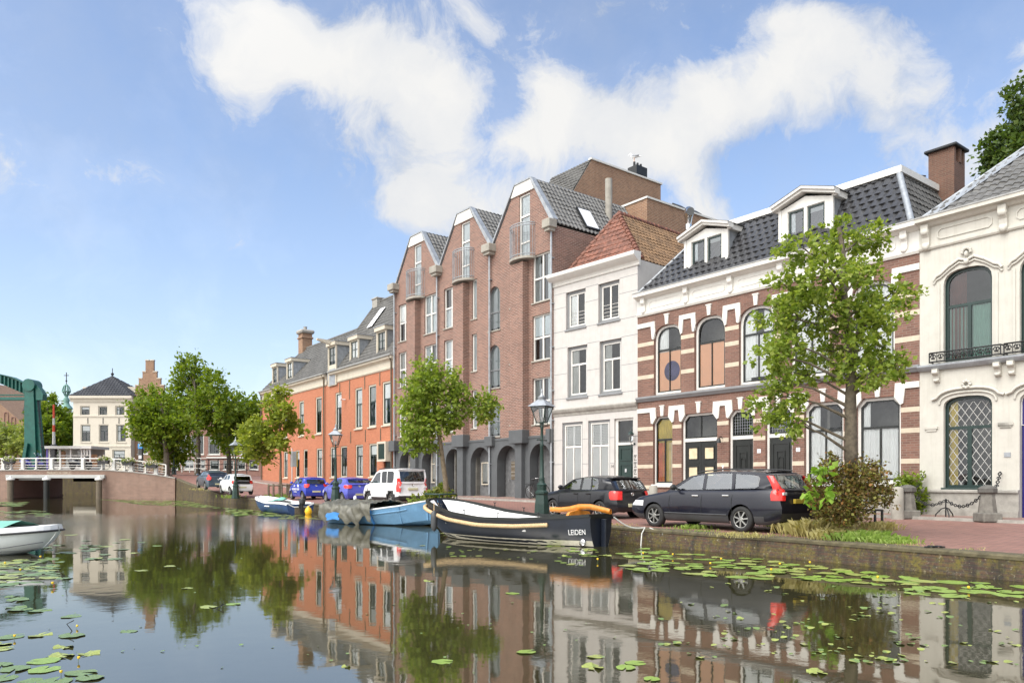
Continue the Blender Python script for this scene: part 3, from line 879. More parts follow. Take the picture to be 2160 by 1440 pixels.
for u0, u1 in zip(pc[:-1], pc[1:]):
    a, b = u0 + .3, u1 - .3; mid = 9.06
    def plate(d): return [(a + d, mid - .1 + d * .3), (a + .1 + d, mid - .17 + d), (b - .1 - d, mid - .17 + d), (b - d, mid - .1 + d * .3), (b - d, mid + .1 - d * .3), (b - .1 - d, mid + .17 - d), (a + .1 + d, mid + .17 - d), (a + d, mid + .1 - d * .3)]
    mb.ring(plate(0), plate(.035), -.05, -.03)
mb.build('cornice', M['trim_white'], H.root)
MB().box((-.02, -.36, 9.62), (L + .02, -.02, 9.66)).build('gutter', M['gutter'], H.root)
E0, T0 = (9.66, -.02), (12.0, 1.45)
ul, ur = 2.35, 10.95
rp = [(0.02, E0[1], E0[0]), (L - .25, E0[1], E0[0]), (ur, T0[1], T0[0]), (ul, T0[1], T0[0])]
tile_roof('roof', rp, M['tile_dark'], H.root, .32, .32, .055, 'flat')
tile_roof('side_roof', [(0.02, 6.5, 9.66), (0.02, -.02, 9.66), (ul, T0[1], 12.0), (ul, 6.5, 12.)], M['tile_grey'], H.root, .26, .3, .03)
tile_roof('side_roof', [(L - .25, -.02, 9.66), (L - .25, 6.5, 9.66), (ur, 6.5, 12.), (ur, T0[1], 12.)], M['tile_old'], H.root, .26, .3, .03)
mb = MB(); mb.tube([(L - .25, E0[1], E0[0] + .05), (ur, T0[1], T0[0] + .05)], .11, 6); mb.tube([(0.02, E0[1], E0[0] + .04), (ul, T0[1], T0[0] + .04)], .07, 6)
mb.build('hip_flashing', M['zinc'], H.root)
mb = MB(); mb.box((ul - .1, T0[1] - .16, 11.97), (ur + .16, T0[1], 12.2)); mb.box((ur, T0[1], 11.97), (ur + .16, 7, 12.2)); mb.box((ul - .16, T0[1], 11.97), (ul, 7, 12.2))
mb.build('roof_fascia', M['white'], H.root)
MB().box((ul, T0[1], 12.0), (ur, 7, 12.12)).build('flat_roof', M['black'], H.root)
for k in range(2): 
    mb = MB(); mb.add([(ur - 1.3, 2.2 + k * 1.9, 12.2), (ur - .2, 2.2 + k * 1.9, 12.2), (ur - .2, 3.9 + k * 1.9, 12.55), (ur - 1.3, 3.9 + k * 1.9, 12.55)], [(0, 1, 2, 3)])
    mb.bar((ur - .2, 2.2 + k * 1.9, 12.2), (ur - .2, 3.9 + k * 1.9, 12.55), .05); mb.bar((ur - .25, 3.85 + k * 1.9, 12.1), (ur - .25, 3.85 + k * 1.9, 12.55), .04)
    mb.build('solar_panel', M['black'], H.root)
for (a, b) in ((2.38, 4.6), (6.95, 9.12)):
    c = (a + b) / 2; yf = .38
    top = 11.52
    mb = MB()
    op = [(a + .36, c - .06), (c + .06, b - .32)]
    mb.holed([(a, 9.68), (b, 9.68), (b, top), (c, top + .3), (a, top)], [shape('rect', x0, x1, 9.85, 11.42) for x0, x1 in op], lambda p, q: (p, yf, q))
    for x in (a, b): mb.box((x - .02 if x == a else x - .1, yf - .03, 9.68), (x + .1 if x == a else x + .02, yf + .06, top))
    # raking cornice of the low pediment
    for s0, s1, p0, p1 in ((a - .2, c, top + .0, top + .42), (c, b + .2, top + .42, top)):
        mb.prism([(s0, p0), (s1, p1), (s1, p1 + .1), (s0, p0 + .1)], yf - .22, yf + .1)
        mb.prism([(s0, p0 + .1), (s1, p1 + .1), (s1, p1 + .2), (s0, p0 + .2)], yf - .3, yf + .1)
    mb.box((b - .05, yf, top - .02), (b + .14, 2.2, top + .2)); mb.box((a - .14, yf, top - .02), (a + .05, 2.2, top + .2))
    d = mb.build('dormer', M['white'], H.root)
    ch = MB()
    for x in (a + .04, b - .04):
        ch.add([(x, yf + .06, 9.7), (x, yf + .06, top), (x, 2.0, top), (x, 1.15, 11.5)], [(0, 1, 2, 3)])
        ch.add([(x, yf + .06, 9.7), (x, 1.3, 11.7), (x, 1.3, 9.7)], [(0, 1, 2)])
    ch.build('cheek', M['zinc'], d)
    rf = MB()
    rf.add([(a - .22, yf - .32, top + .205), (c, yf - .32, top + .625), (c, 2.4, top + .6), (a - .22, 2.4, top + .205)], [(0, 1, 2, 3)])
    rf.add([(c, yf - .32, top + .625), (b + .22, yf - .32, top + .205), (b + .22, 2.4, top + .205), (c, 2.4, top + .6)], [(0, 1, 2, 3)])
    rf.build('dormer_roof', M['zinc'], d)
    for j, (x0, x1) in enumerate(op):
        win(H, 'rect', x0, x1, 9.85, 11.42, 0, yf + .03, .02, 'white', ('dark_green', .06), cur=['left:curtain:.3'] if j == 0 else ['blind:curtain_grey:.12'], parent=d, pane='pane_flat')
    MB().add([(a + .1, 1.3, 9.8), (b - .1, 1.3, 9.8), (b - .1, 1.3, 11.5), (a + .1, 1.3, 11.5)], [(0, 1, 2, 3)]).build('dormer_interior', M['dim'], d)
# party-wall chimney
x0, z0 = H.uz(1968, 300, 4.5); x1, _ = H.uz(2037, 300, 4.5)
mb = MB(); cx_ = (x0 + x1) / 2 - .1; zt = H.uz(2010, 310, 4.5)[1]
mb.box((cx_ - .5, 4.2, 9.3), (cx_ + .4, 5.1, zt - .6))
for xx, yy in ((-.5, 4.2), (.25, 4.2), (-.5, 4.95), (.25, 4.95), (.28, 4.6)): mb.box((cx_ + xx, yy, zt - .6), (cx_ + xx + .15, yy + .15, zt - .1))
mb.box((cx_ - .35, 4.21, zt - .6), (cx_ + .25, 4.34, zt - .1))
ch = mb.build('chimney', M['brick_chimney'], H.root)
MB().cbox((cx_ - .62, 4.08, zt - .1), (cx_ + .52, 5.22, zt), .03).build('chimney_cap', M['iron'], ch)
HB = H

# ================================================================ cream stucco house at the right
H = House('cream_stucco_house', 'cream stucco house at the right edge with lattice windows and iron balconies', 'house', 1940, YC, 2160, iv(-100, 1940, YC, 2160), ext=9)
L = H.L
bays = [(.73, 2.12), (2.85, 4.24), (4.97, 6.36), (7.1, 8.5), (9.2, 10.6)]
holes = [shape('seg', a, b, 5.0, 7.86, .45) for a, b in bays] + [shape('seg', a, b, 1.06 if k != 1 else .15, 3.9, .3) for k, (a, b) in enumerate(bays)]
H.front('wall', [(0, -.3), (L, -.3), (L, 8.65), (0, 8.65)], holes, M['cream'], .2)
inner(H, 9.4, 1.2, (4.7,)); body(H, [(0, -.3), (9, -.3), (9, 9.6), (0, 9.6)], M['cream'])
for k, (a, b) in enumerate(bays):
    c = (a + b) / 2
    win(H, 'seg', a, b, 5.0, 7.86, .45, .13, .02, 'dark_green', ('dark_green', .07), [('h', 6.74, .09), ('v', c, 5.1, 6.72, .1)], pane='pane_teal' if k == 0 else 'pane', cur=['left:drape_red:.42', 'lower:curtain:6.7'] if k == 0 else ['sheer'])
    if k != 1:
        win(H, 'seg', a, b, 1.06, 3.9, .3, .13, .02, 'dark_green', ('dark_green', .07), [('h', 2.93, .09), ('v', c, 1.1, 2.92, .13)], pane='pane', cur=['left:curtain_yellow:.2'],
            lead=(.34, [(a + .09, c - .065, 1.15, 2.88), (c + .065, b - .09, 1.15, 2.88), (a + .09, b - .09, 2.98, 3.72)]), sill=('dark_green', .09, .06))
    else:
        M['door_blue'] = plain('deep_blue_door', (.02, .015, .16), .3, var=.1)
        win(H, 'seg', a, b, 2.9, 3.9, .3, .13, .02, 'white', ('door_blue', .07), pane='pane')
        mb = MB(); mb.box((a + .02, .15, .15), (b - .02, .2, 2.9))
        for z0, z1 in ((.4, 1.2), (1.4, 2.7)): mb.ring(shape('rect', a + .2, b - .2, z0, z1), shape('rect', a + .27, b - .27, z0 + .07, z1 - .07), .12, .15)
        mb.build('door', M['door_blue'], H.root)
mb = MB()
band(mb, L, [(-.05, 8.65), (.05, 8.65), (.08, 8.7), (.08, 8.76), (.03, 8.78), (.03, 9.34), (.12, 9.38), (.2, 9.46), (.36, 9.5), (.36, 9.62), (-.05, 9.66)], .001)
for u in (.24, 2.46, 4.6, 6.75, 8.8): 
    console(mb, u, 8.62, 9.42, .22, .2, -.03)
for u0, u1 in zip((.24, 2.46, 4.6, 6.75), (2.46, 4.6, 6.75, 8.8)):
    a, b = u0 + .32, u1 - .32
    def plate(d): return [(a + d, 8.98 + d), (a + .1 + d * .5, 8.9 + d), (b - .1 - d * .5, 8.9 + d), (b - d, 8.98 + d), (b - d, 9.16 - d), (b - .1 - d * .5, 9.24 - d), (a + .1 + d * .5, 9.24 - d), (a + d, 9.16 - d)]
    mb.ring(plate(0), plate(.03), -.06, -.03)
mb.build('cornice', M['cream'], H.root)
band(MB(), L + .02, [(-.05, 4.78), (.1, 4.78), (.16, 4.84), (.2, 4.9), (.2, 4.95), (0, 4.99), (-.05, 4.99)], .001).build('belt_course', M['zinc'], H.root)
mb = MB()
for a, b in bays:
    c = (a + b) / 2
    # upper architrave and swept hood
    for x0, x1 in ((a - .17, a - .1), (b + .1, b + .17)): mb.box((x0, -.03, 5.0), (x1, .01, 7.5))
    hp = [(a - .28, 7.62), (a - .2, 7.74), (a - .08, 7.78), (a + .18, 7.98), (c - .22, 8.14), (c, 8.06), (c + .22, 8.14), (b - .18, 7.98), (b + .08, 7.78), (b + .2, 7.74), (b + .28, 7.62)]
    mb.tube([(x, -.05, z) for x, z in hp], .05, 6); mb.tube([(x, -.02, z - .1) for x, z in hp], .04, 6)
    for q in range(7):
        t = math.pi * (q / 6.); mb.ball((c + .12 * math.cos(t), -.06, 8.3 + .13 * math.sin(t)), (.045, .05, .06), 5)
    mb.ball((c, -.08, 8.24), (.06, .07, .1), 6); mb.ball((c, -.07, 8.02), (.08, .06, .1), 6)
    ap = shape('seg', a - .12, b + .12, 1.06, 4.02, .34, 14)[2:]; mb.tube([(x, -.02, z) for x, z in ap], .035, 5)
    # lower hood mould and rosette
    hp = shape('seg', a - .2, b + .2, 3.0, 4.14, .34, 14)[2:]; mb.tube([(x, -.05, z) for x, z in [(a - .34, 3.84)] + hp[1:-1][::-1] + [(b + .34, 3.84)]], .045, 6)
    for q in range(8):
        t = math.pi * q / 4; mb.ball((c + .1 * math.cos(t), -.07, 4.24 + .1 * math.sin(t)), .05, 5)
    for x in (a - .36, b + .36): mb.box((x - .2, -.05, 2.92), (x + .2, .01, 3.0)); mb.box((x - .15, -.03, 2.85), (x + .15, .01, 2.92))
    for x in (a - .18, b + .18): console(mb, x, 4.38, 4.8, .17, .22)
mb.build('stucco_ornament', M['cream'], H.root)
for k, (a, b) in enumerate(bays[:4]):
    mb = MB(); y = -.24; x0, x1 = a - .32, b + .32; z0, z1 = 4.99, 5.3
    mb.tube([(x0, -.0, z1), (x0, y, z1), (x1, y, z1), (x1, -.0, z1)], .026, 6); mb.tube([(x0, 0, z0 + .03), (x0, y, z0 + .03), (x1, y, z0 + .03), (x1, 0, z0 + .03)], .022, 6)
    n = 9; st = (x1 - x0) / n
    for q in range(n):
        c = x0 + st * (q + .5)
        for sg in (1, -1):
            sp = [(c + sg * (.028 + .05 * math.cos(t) * (1 - t / 9.)), y, (z0 + z1) / 2 + .015 + .1 * math.sin(t) * (1 - t / 9.)) for t in [i * .6 for i in range(11)]]
            mb.tube(sp, .02, 5)
        mb.bar((x0 + st * q, y, z0), (x0 + st * q, y, z1), .016)
    mb.bar((x1, y, z0), (x1, y, z1), .03); mb.bar((x0, y, z0), (x0, y, z1), .03)
    mb.build('balcony_railing', M['iron'], H.root)
mb = MB(); mb.box((0, -.06, -.2), (2.85, .0, .92)); mb.box((4.24, -.06, -.2), (L, 0, .92)); band(mb, 2.85, [(0, .92), (.12, .92), (.12, .98), (.03, 1.02), (0, 1.02)]); band(mb, L, [(0, .92), (.12, .92), (.12, .98), (.03, 1.02), (0, 1.02)], 4.24)
mb.box((0, -.1, -.2), (2.85, -.06, .38))
mb.build('plinth', M['stone_grey'], H.root)
ug, zg = H.uz(2160, 318, 2.4)
rt = (zg - 9.66) / 2.4
tile_roof('roof', [(.05, -.05, 9.66), (L, -.05, 9.66), (L, 4.0, 9.66 + 4.05 * rt), (ug * 4.05 / 2.45, 4.0, 9.66 + 4.05 * rt)], M['tile_grey'], H.root, .25, .34, .05)
tile_roof('side_roof', [(.05, 8., 9.66), (.05, -.05, 9.66), (ug * 4.05 / 2.45, 4.0, 9.66 + 4.05 * rt), (ug * 4.05 / 2.45, 6, 9.66 + 4.05 * rt)], M['tile_grey'], H.root, .25, .34, .05)
hp0, hp1 = Vector((.05, -.05, 9.70)), Vector((ug * 4.05 / 2.45, 4.0, 9.72 + 4.05 * rt))
mb = MB(); mb.tube([hp0, hp1], .06, 6); mb.add([hp0 + Vector((0, -.01, .02)), hp1 + Vector((0, 0, .02)), hp1 + Vector((.5, 0, .06)), hp0 + Vector((.55, 0, .06))], [(0, 1, 2, 3)])
mb.build('hip_flashing', M['zinc'], H.root)
MB().box((0, -.38, 9.62), (L, -.04, 9.66)).build('gutter', M['gutter'], H.root)
MB().box((2.45, -.02, 1.98), (2.62, .0, 2.12)).build('nameplate', M['zinc'], H.root)
HC = H

# ================================================================ white plastered house
H = House('white_canal_house', 'narrow white plastered canal house with a red hipped tile roof', 'house', 1168, Y1168, 1345, Y1345)
L = H.L
W2 = [(.86, 2.2), (3.02, 4.34)]; W1 = [(.97, 2.31), (3.1, 4.46)]; W0 = [(.6, 2.0), (2.36, 3.76)]
holes = [shape('rect', a, b, 8.75, 10.6) for a, b in W2] + [shape('rect', a, b, 5.38, 7.87) for a, b in W1] + [shape('rect', a, b, .75, 4.16) for a, b in W0] + [shape('rect', 4.02, 5.16, .2, 4.16)]
H.front('wall', [(0, -.3), (L, -.3), (L, 11.0), (0, 11.0)], holes, M['white_house'], .2)
inner(H, 11.3, 1.1, (8.2, 4.75)); body(H, [(0, -.3), (8, -.3), (8, 11.3), (0, 11.3)], M['white_house'])
for a, b in W2:
    w = win(H, 'rect', a, b, 8.75, 10.6, 0, .12, .12, 'grey_trim', ('white', .07), [('v', (a + b) / 2, 8.9, 10.5, .09)], cur=['left:curtain:.45'] if a < 2 else None, sill=('grey_trim', .08, .06))
    mb = MB()
    for q in range(4): mb.tube([(a + .18, .17, 9.05 + q * .17), (b - .18, .17, 9.05 + q * .17)], .012, 5)
    mb.build('guard_bars', M['white'], w)
for a, b in W1:
    win(H, 'rect', a, b, 5.38, 7.87, 0, .12, .12, 'grey_trim', ('white', .07), [('h', 6.98, .09), ('v', (a + b) / 2, 5.5, 6.95, .05)], cur=['left:curtain_grey:.42', 'right:curtain_grey:.12'], sill=('grey_trim', .1, .06))
for a, b in W0:
    win(H, 'rect', a, b, .75, 4.16, 0, .07, .1, 'grey_trim', ('white', .08), [('h', 2.95, .1), ('v', (a + b) / 2, 1.0, 2.92, .06)], cur=['louvre:shutter:0.92:2.9:.2', 'louvre:shutter:3.0:4.0:.9'], pane='pane', sill=('grey_trim', .1, .07))
fr = MB().ring(shape('rect', 4.02, 5.16, .2, 4.16), shape('rect', 4.16, 5.06, .21, 4.05), .1, .2); fr.box((4.15, .1, 2.93), (5.07, .2, 3.04)); f = fr.build('door_frame', M['white'], H.root)
MB().add([(4.16, .17, 3.04), (5.06, .17, 3.04), (5.06, .17, 4.05), (4.16, .17, 4.05)], [(0, 1, 2, 3)]).build('fanlight', M['pane'], f)
MB().box((4.2, .16, 3.08), (5.02, .19, 3.1)).build('fanlight_bar', M['grey_trim'], f)
mb = MB(); mb.box((4.16, .14, .2), (5.06, .19, 2.93))
for z0, z1 in ((.4, 1.1), (1.2, 2.05), (2.2, 2.8)): mb.ring(shape('rect', 4.26, 4.96, z0, z1), shape('rect', 4.33, 4.89, z0 + .06, z1 - .06), .11, .14)
d = mb.build('door', M['dark_green'], f)
MB().box((4.56, .12, 1.68), (4.66, .14, 1.84)).build('letter_slot', M['chrome'], d)
mb = MB()
for z in (10.62, 8.72, 9.9, 7.9, 5.36, 6.6, 3.3, 2.1): 
    e = [0] + sum([[a, b] for a, b in (W2 if z > 8.3 else W1 if z > 4.8 else W0 + [(4.02, 5.16)])], []) + [L]
    for q in range(0, len(e), 2): mb.box((e[q] + .002, -.003, z - .012), (e[q + 1] - .002, .01, z + .012))
mb.build('plaster_joints', M['grey_trim'], H.root)
mb = MB(); band(mb, L + .12, [(-.05, 11.0), (.04, 11.0), (.07, 11.05), (.02, 11.1), (.08, 11.2), (.2, 11.26), (.3, 11.33), (.4, 11.42), (.42, 11.55), (.36, 11.6), (-.1, 11.62)], -.12)
mb.build('cornice', M['white'], H.root)
band(MB(), L, [(-.05, 4.5), (.03, 4.5), (.05, 4.6), (.12, 4.68), (.16, 4.78), (.16, 4.82), (.02, 4.87), (-.05, 4.87)]).build('belt_course', M['stone_grey'], H.root)
MB().box((0, -.05, -.2), (4.0, 0, .62)).build('plinth', M['grey_trim'], H.root)
# lettering panel and house number beside the door
mb = MB(); random.seed(3)
for q in range(4):
    for r in range(2):
        x, z = 5.2 + r * .085, 1.25 + q * .32
        mb.box((x, -.012, z), (x + .06, .0, z + .03)); mb.box((x, -.012, z + .12 * random.random()), (x + .02, 0, z + .24)); mb.box((x + .02, -.012, z + .2), (x + .065, 0, z + .235))
mb.build('lettering', M['black'], H.root)
text_part('house_number', '14', .2, M['black'], H.root, Matrix.Translation((3.9, -.005, 1.95)) @ Matrix.Rotation(R(90), 4, 'X'))
# hipped clay-tile roof: the ridge runs back from the street
wa = 2.4
ua, za = H.uz(1305, 452, wa)
rise = za - 11.3
rx = 5.6 if False else L - .02
apex = Vector((ua, wa, za)); rb = Vector((ua, 9.0, za))
tile_roof('roof', [(.05, .35, 11.3), (L - .05, .35, 11.3), apex], M['tile_red'], H.root, .25, .33, .05)
tile_roof('side_roof', [(L - .05, .35, 11.3), (L - .05, 9, 11.3), rb, apex], M['tile_moss'], H.root, .25, .33, .05)
tile_roof('side_roof', [(.05, 9, 11.3), (.05, .35, 11.3), apex, rb], M['tile_red'], H.root, .25, .33, .05)
mb = MB()
for p, q in ((Vector((L - .05, .35, 11.3)), apex), (apex, rb), (Vector((.05, .35, 11.3)), apex)):
    n = int((q - p).length / .33)
    for k in range(n):
        a = p.lerp(q, k / n); b = p.lerp(q, (k + 1.15) / n); mb.tube([a + Vector((0, 0, .06)), b + Vector((0, 0, .02))], [.13, .1], 8)
mb.build('ridge_tiles', M['tile_red'], H.root)
MB().add([(L - .02, .0, 9.6), (L - .02, 8, 9.6), (L - .02, 8, 11.3), (L - .02, 0, 11.3)], [(0, 1, 2, 3)]).build('parapet_side', M['white_house'], H.root)
# a propped skylight on the right slope
sl_ = apex.lerp(rb, .55); dn = Vector((L - .05, sl_.y, 11.3)); c = sl_.lerp(dn, .62)
mb = MB(); mb.obox(c + Vector((.1, 0, .22)), (.06, .75, .95), Matrix.Rotation(R(-62), 3, 'Y')); mb.obox(c + Vector((0, 0, .05)), (.08, .8, 1.0), Matrix.Rotation(R(-38), 3, 'Y'))
mb.build('skylight', M['iron'], H.root)
# steel flue
x, z = H.uz(1452, 470, 5.2)
mb = MB(); mb.lathe([(.17, 12.6), (.17, z - .1)], (x, 5.2, 0), 14); mb.tube([(x, 5.2, z - .1), (x, 5.2, z + .25), (x + .05, 5.15, z + .42), (x + .2, 5.0, z + .5), (x + .38, 4.85, z + .4)], [.14, .2, .24, .24, .2], 12)
mb.build('flue', M['chrome'], H.root)
HW = H
# ================================================================ tall brick building with three gables
H = House('gabled_brick_building', 'tall red brick building with three pointed gables above a grey arcade', 'building', 833, Y833, 1168, Y1168)
L = H.L
CS = [2.8, 8.2, 13.7]; VL = [.1, 5.5, 10.95, L]
outer = [(0, 3.5), (L, 3.5), (L, 14.25)]
for c, vl, vr in reversed(list(zip(CS, VL[:-1], VL[1:]))):
    outer += [(vr - .1, 14.3), (c + .95, 16.52), (c - .95, 16.52), (vl + .15, 14.3)]
outer += [(0, 14.2)]
ws = []      # (kind, u0, u1, v0, v1, style)
for v0, v1 in ((10.52, 12.95), (7.5, 9.8), (4.2, 6.55)):
    ws += [('rect', .5, 1.9, v0, v1, 'two'), ('rect', 3.75, 5.2, v0, v1, 'two'), ('rect', 6.05, 7.5, v0, v1, 'two'), ('rect', 8.98, 9.5, v0 + .1, v1 - .05, 'slot'), ('rect', 12.62, 13.1, v0 + .1, v1 - .05, 'slot'), ('rect', 14.5, 16.0, v0, v1 + .05, 'two')]
for v0, v1 in ((9.65, 12.1), (6.45, 8.85), (3.75, 5.75)): ws.append(('round', 10.62, 11.7, v0, v1, 'stair'))
for c in CS: ws.append(('rect', c - .3, c + .6, 12.95, 16.45, 'gable'))
H.front('wall', outer, [shape(k, a, b, c, d, 0, 8) for k, a, b, c, d, s in ws], M['brick_tall'], .2)
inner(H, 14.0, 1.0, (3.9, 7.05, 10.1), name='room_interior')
body(H, [(0, -.3), (9, -.3), (9, 14.2), (0, 14.2)], M['brick_tall'])
for i, (k, a, b, c, d, s) in enumerate(ws):
    m = (a + b) / 2; random.seed(i)
    if s == 'two': win(H, k, a, b, c, d, 0, .1, .07, 'white', None, [('v', m, c + .06, d - .06, .1), ('h', c + (d - c) * .5, .09)], pane='pane_flat' if i % 3 else 'pane', cur=random.choice([['lower:curtain:' + str(round(c + 1.2, 2))], ['sheer'], ['left:curtain:.4'], ['blind:curtain:.45'], ['left:curtain_grey:.3', 'right:curtain:.3']]), sill=('concrete', .07, .06))
    if s == 'slot': win(H, k, a, b, c, d, 0, .1, .07, 'white', None, pane='pane_flat', cur=['sheer'], sill=('concrete', .07, .05))
    if s == 'stair': win(H, k, a, b, c, d, 0, .12, .05, 'grey_trim', None, [('h', c + (d - c) * .42, .06)], pane='pane_flat', cur=['blind:curtain_grey:.95'], sill=('concrete', .07, .05))
    if s == 'gable':
        w = win(H, k, a, b, c, d, 0, .06, .08, 'white', None, [('h', c + 2.35, .1), ('h', c + .95, .07)], pane='pane_flat', cur=['sheer'])
for c, vl, vr in zip(CS, VL[:-1], VL[1:]):
    MB().prism([(c - .97, 16.5), (c + .97, 16.5), (c + .66, 17.08), (c - .62, 17.08)], -.06, .02).build('gable_cap', M['trim_white'], H.root)
    mb = MB()
    for p, q in (((c + .66, 17.12), (vr - .1, 14.35)), ((c - .62, 17.12), (vl + .1, 14.35))):
        sg = 1 if q[0] > p[0] else -1
        mb.prism([p, q, (q[0] + sg * .2, q[1] + .14), (p[0] + sg * .12, p[1] + .04)] if sg > 0 else [p, q, (q[0] - .04, q[1] + .12), (p[0], p[1] + .07)], -.1, .22)
    mb.box((c - .64, -.1, 17.09), (c + .68, 9, 17.17))
    mb.build('gable_coping', M['zinc'], H.root)
    tile_roof('roof', [(vr - .06, .2, 14.32), (vr - .06, 9, 14.32), (c + .68, 9, 17.1), (c + .68, .2, 17.1)], M['tile_grey'], H.root, .28, .34, .06)
    tile_roof('roof', [(vl + .1, 9, 14.32), (vl + .1, .2, 14.32), (c - .64, .2, 17.1), (c - .64, 9, 17.1)], M['tile_grey'], H.root, .28, .34, .06)
    # pier under the balcony
    MB().box((c - .55, -.42, 3.94), (c + .5, .0, 12.75)).build('pier', M['brick_tall'], H.root)
    # balcony
    n = 14; r = .95; mb = MB(); pl = []
    for i in range(n + 1):
        t = math.pi * i / n; pl.append((c + .1 + r * math.cos(t), -.0 - .66 * math.sin(t)))
    mb.prism(pl, 12.86, 12.98, 'z')
    bl = mb.build('balcony', M['concrete'], H.root)
    rl = MB()
    for z in (13.1, 14.6, 14.72): rl.tube([(c + .1 + .91 * math.cos(math.pi * i / n), -.0 - .62 * math.sin(math.pi * i / n), z) for i in range(n + 1)], .028, 5)
    for i in range(0, n + 1):
        t = math.pi * i / n; x, y = c + .1 + .91 * math.cos(t), -.62 * math.sin(t)
        rl.bar((x, y, 12.98), (x, y, 14.72), .02)
    rl.build('balcony_railing', M['zinc'], bl)
for i, u in enumerate((.2, 5.5, 10.95, 16.2)):
    x0, x1 = u - .38, u + .38
    if i == 3: x1 = u + .2
    mb = MB(); mb.cbox((x0, -.5, 14.0), (x1, .05, 14.42), .03); mb.box((x0 + .1, -.4, 13.85), (x1 - .1, 0, 14.0)); g = mb.build('gutter_box', M['concrete'], H.root)
    uu = u - .05; yo = -.14
    mb = MB(); mb.tube([(uu, yo, 13.9), (uu, yo, .5)], .055, 8)
    for z in (12.5, 10.2, 8, 5.8, 4.3, 2.2): mb.box((uu - .09, yo - .03, z), (uu + .09, 0, z + .05))
    mb.build('downpipe', M['zinc'], H.root)
# arcade
AR = [(.72, 2.45), (3.55, 5.3), (6.32, 7.95), (8.95, 10.85), (11.5, 13.35), (14.35, 16.0)]
H.front('arcade_wall', [(0, -.2), (L, -.2), (L, 3.56), (0, 3.56)], [shape('round', a, b, .3, 3.2, 0, 16) for a, b in AR], M['grey_wall'], .55, -.06)
MB().box((0, -.09, 3.5), (L, .0, 3.62)).build('arcade_ledge', M['grey_wall'], H.root)
for i, (u0, u1, z0, z1, d) in enumerate([(-.15, .6, 3.25, 3.95, .42), (5.15, 5.85, 3.2, 3.8, .3), (10.6, 11.3, 3.2, 3.75, .3), (15.9, 16.2, 3.2, 3.9, .32), (2.2, 3.45, 3.25, 3.95, .5), (7.6, 8.8, 3.25, 3.95, .5), (13.1, 14.25, 3.25, 3.95, .5)]):
    MB().cbox((u0, -d, z0), (u1, -.0, z1), .02).build('capital', M['grey_wall'], H.root)
    if i > 3: MB().box((u0 + .3, -.3, -.2), (u1 - .3, -.05, z0)).build('column', M['grey_wall'], H.root)
bw = MB(); bw.add([(0, .55, -.2), (L, .55, -.2), (L, .55, 3.5), (0, .55, 3.5)], [(0, 1, 2, 3)])
bw.build('arcade_back_wall', M['grey_panel'], H.root)
for a, b, kind in ((3.55, 5.3, 'w'), (6.32, 7.95, 'w'), (8.95, 10.85, 'n'), (11.5, 13.35, 'd'), (14.35, 16.0, 'p'), (.72, 2.45, 'w')):
    if kind == 'w': win(H, 'rect', a + .3, b - .05, 1.15, 3.1, 0, .46, .07, 'beige_trim', None, [('v', a + .75, 1.2, 3.05, .06), ('h', 2.35, .06)], cur=['blind:curtain_grey:.9'])
    if kind == 'n': win(H, 'rect', a + .35, a + 1.05, 1.05, 2.35, 0, .46, .06, 'beige_trim', cur=['blind:curtain_grey:.9'])
    if kind in 'dn':
        mb = MB(); x0 = a + (.35 if kind == 'd' else 1.2); mb.box((x0, .5, .3), (b - .25 if kind == 'd' else b - .1, .545, 2.9))
        d = mb.build('door', M['grey_panel'], H.root)
        mb = MB(); mb.tube([(x0 + .1, .44, 1.2), (x0 + .1, .44, 1.4)], .018, 6); mb.build('handle', M['chrome'], d)
    if kind == 'd':
        mb = MB(); mb.box((a + .6, .47, 1.35), (b - .5, .5, 2.35))
        p = mb.build('entry_panel', M['wood_grey'], H.root)
        mb = MB(); mb.box((a + .95, .45, 1.85), (a + 1.15, .47, 2.3))
        for z in (1.55, 1.75, 2.05, 2.25): mb.box((a + .62, .455, z), (b - .52, .47, z + .035))
        mb.build('bell_strip', M['concrete'], p)
# skylight on the third roof
def slope_pt(c, vr, t, y): return Vector((c + .68 + (vr - .06 - c - .68) * t, y, 17.1 + (14.32 - 17.1) * t))
mb = MB(); c = CS[2]
p = [slope_pt(c, L, t, y) for t, y in ((.45, 2.4), (.45, 3.4), (.92, 3.4), (.92, 2.4))]; nr = (p[1] - p[0]).cross(p[3] - p[0]).normalized()
nr = nr if nr.z > 0 else -nr
mb.add([q + nr * .14 for q in p] + [q for q in p], [(0, 1, 2, 3), (0, 4, 5, 1), (1, 5, 6, 2), (2, 6, 7, 3), (3, 7, 4, 0)])
sk = mb.build('skylight', M['iron'], H.root)
MB().add([q + nr * .15 + (sum(p, Vector()) / 4 - q) * .12 for q in p], [(0, 1, 2, 3)]).build('pane', M['sign_white'], sk)  # white pane colour stands in for bright sky mirrored in the glass
MB().lathe([(.2, 12), (.2, H.uz(1284, 378, 5.)[1])], (H.uz(1284, 400, 5.)[0], 5., 0), 14).build('flue', M['concrete'], H.root)
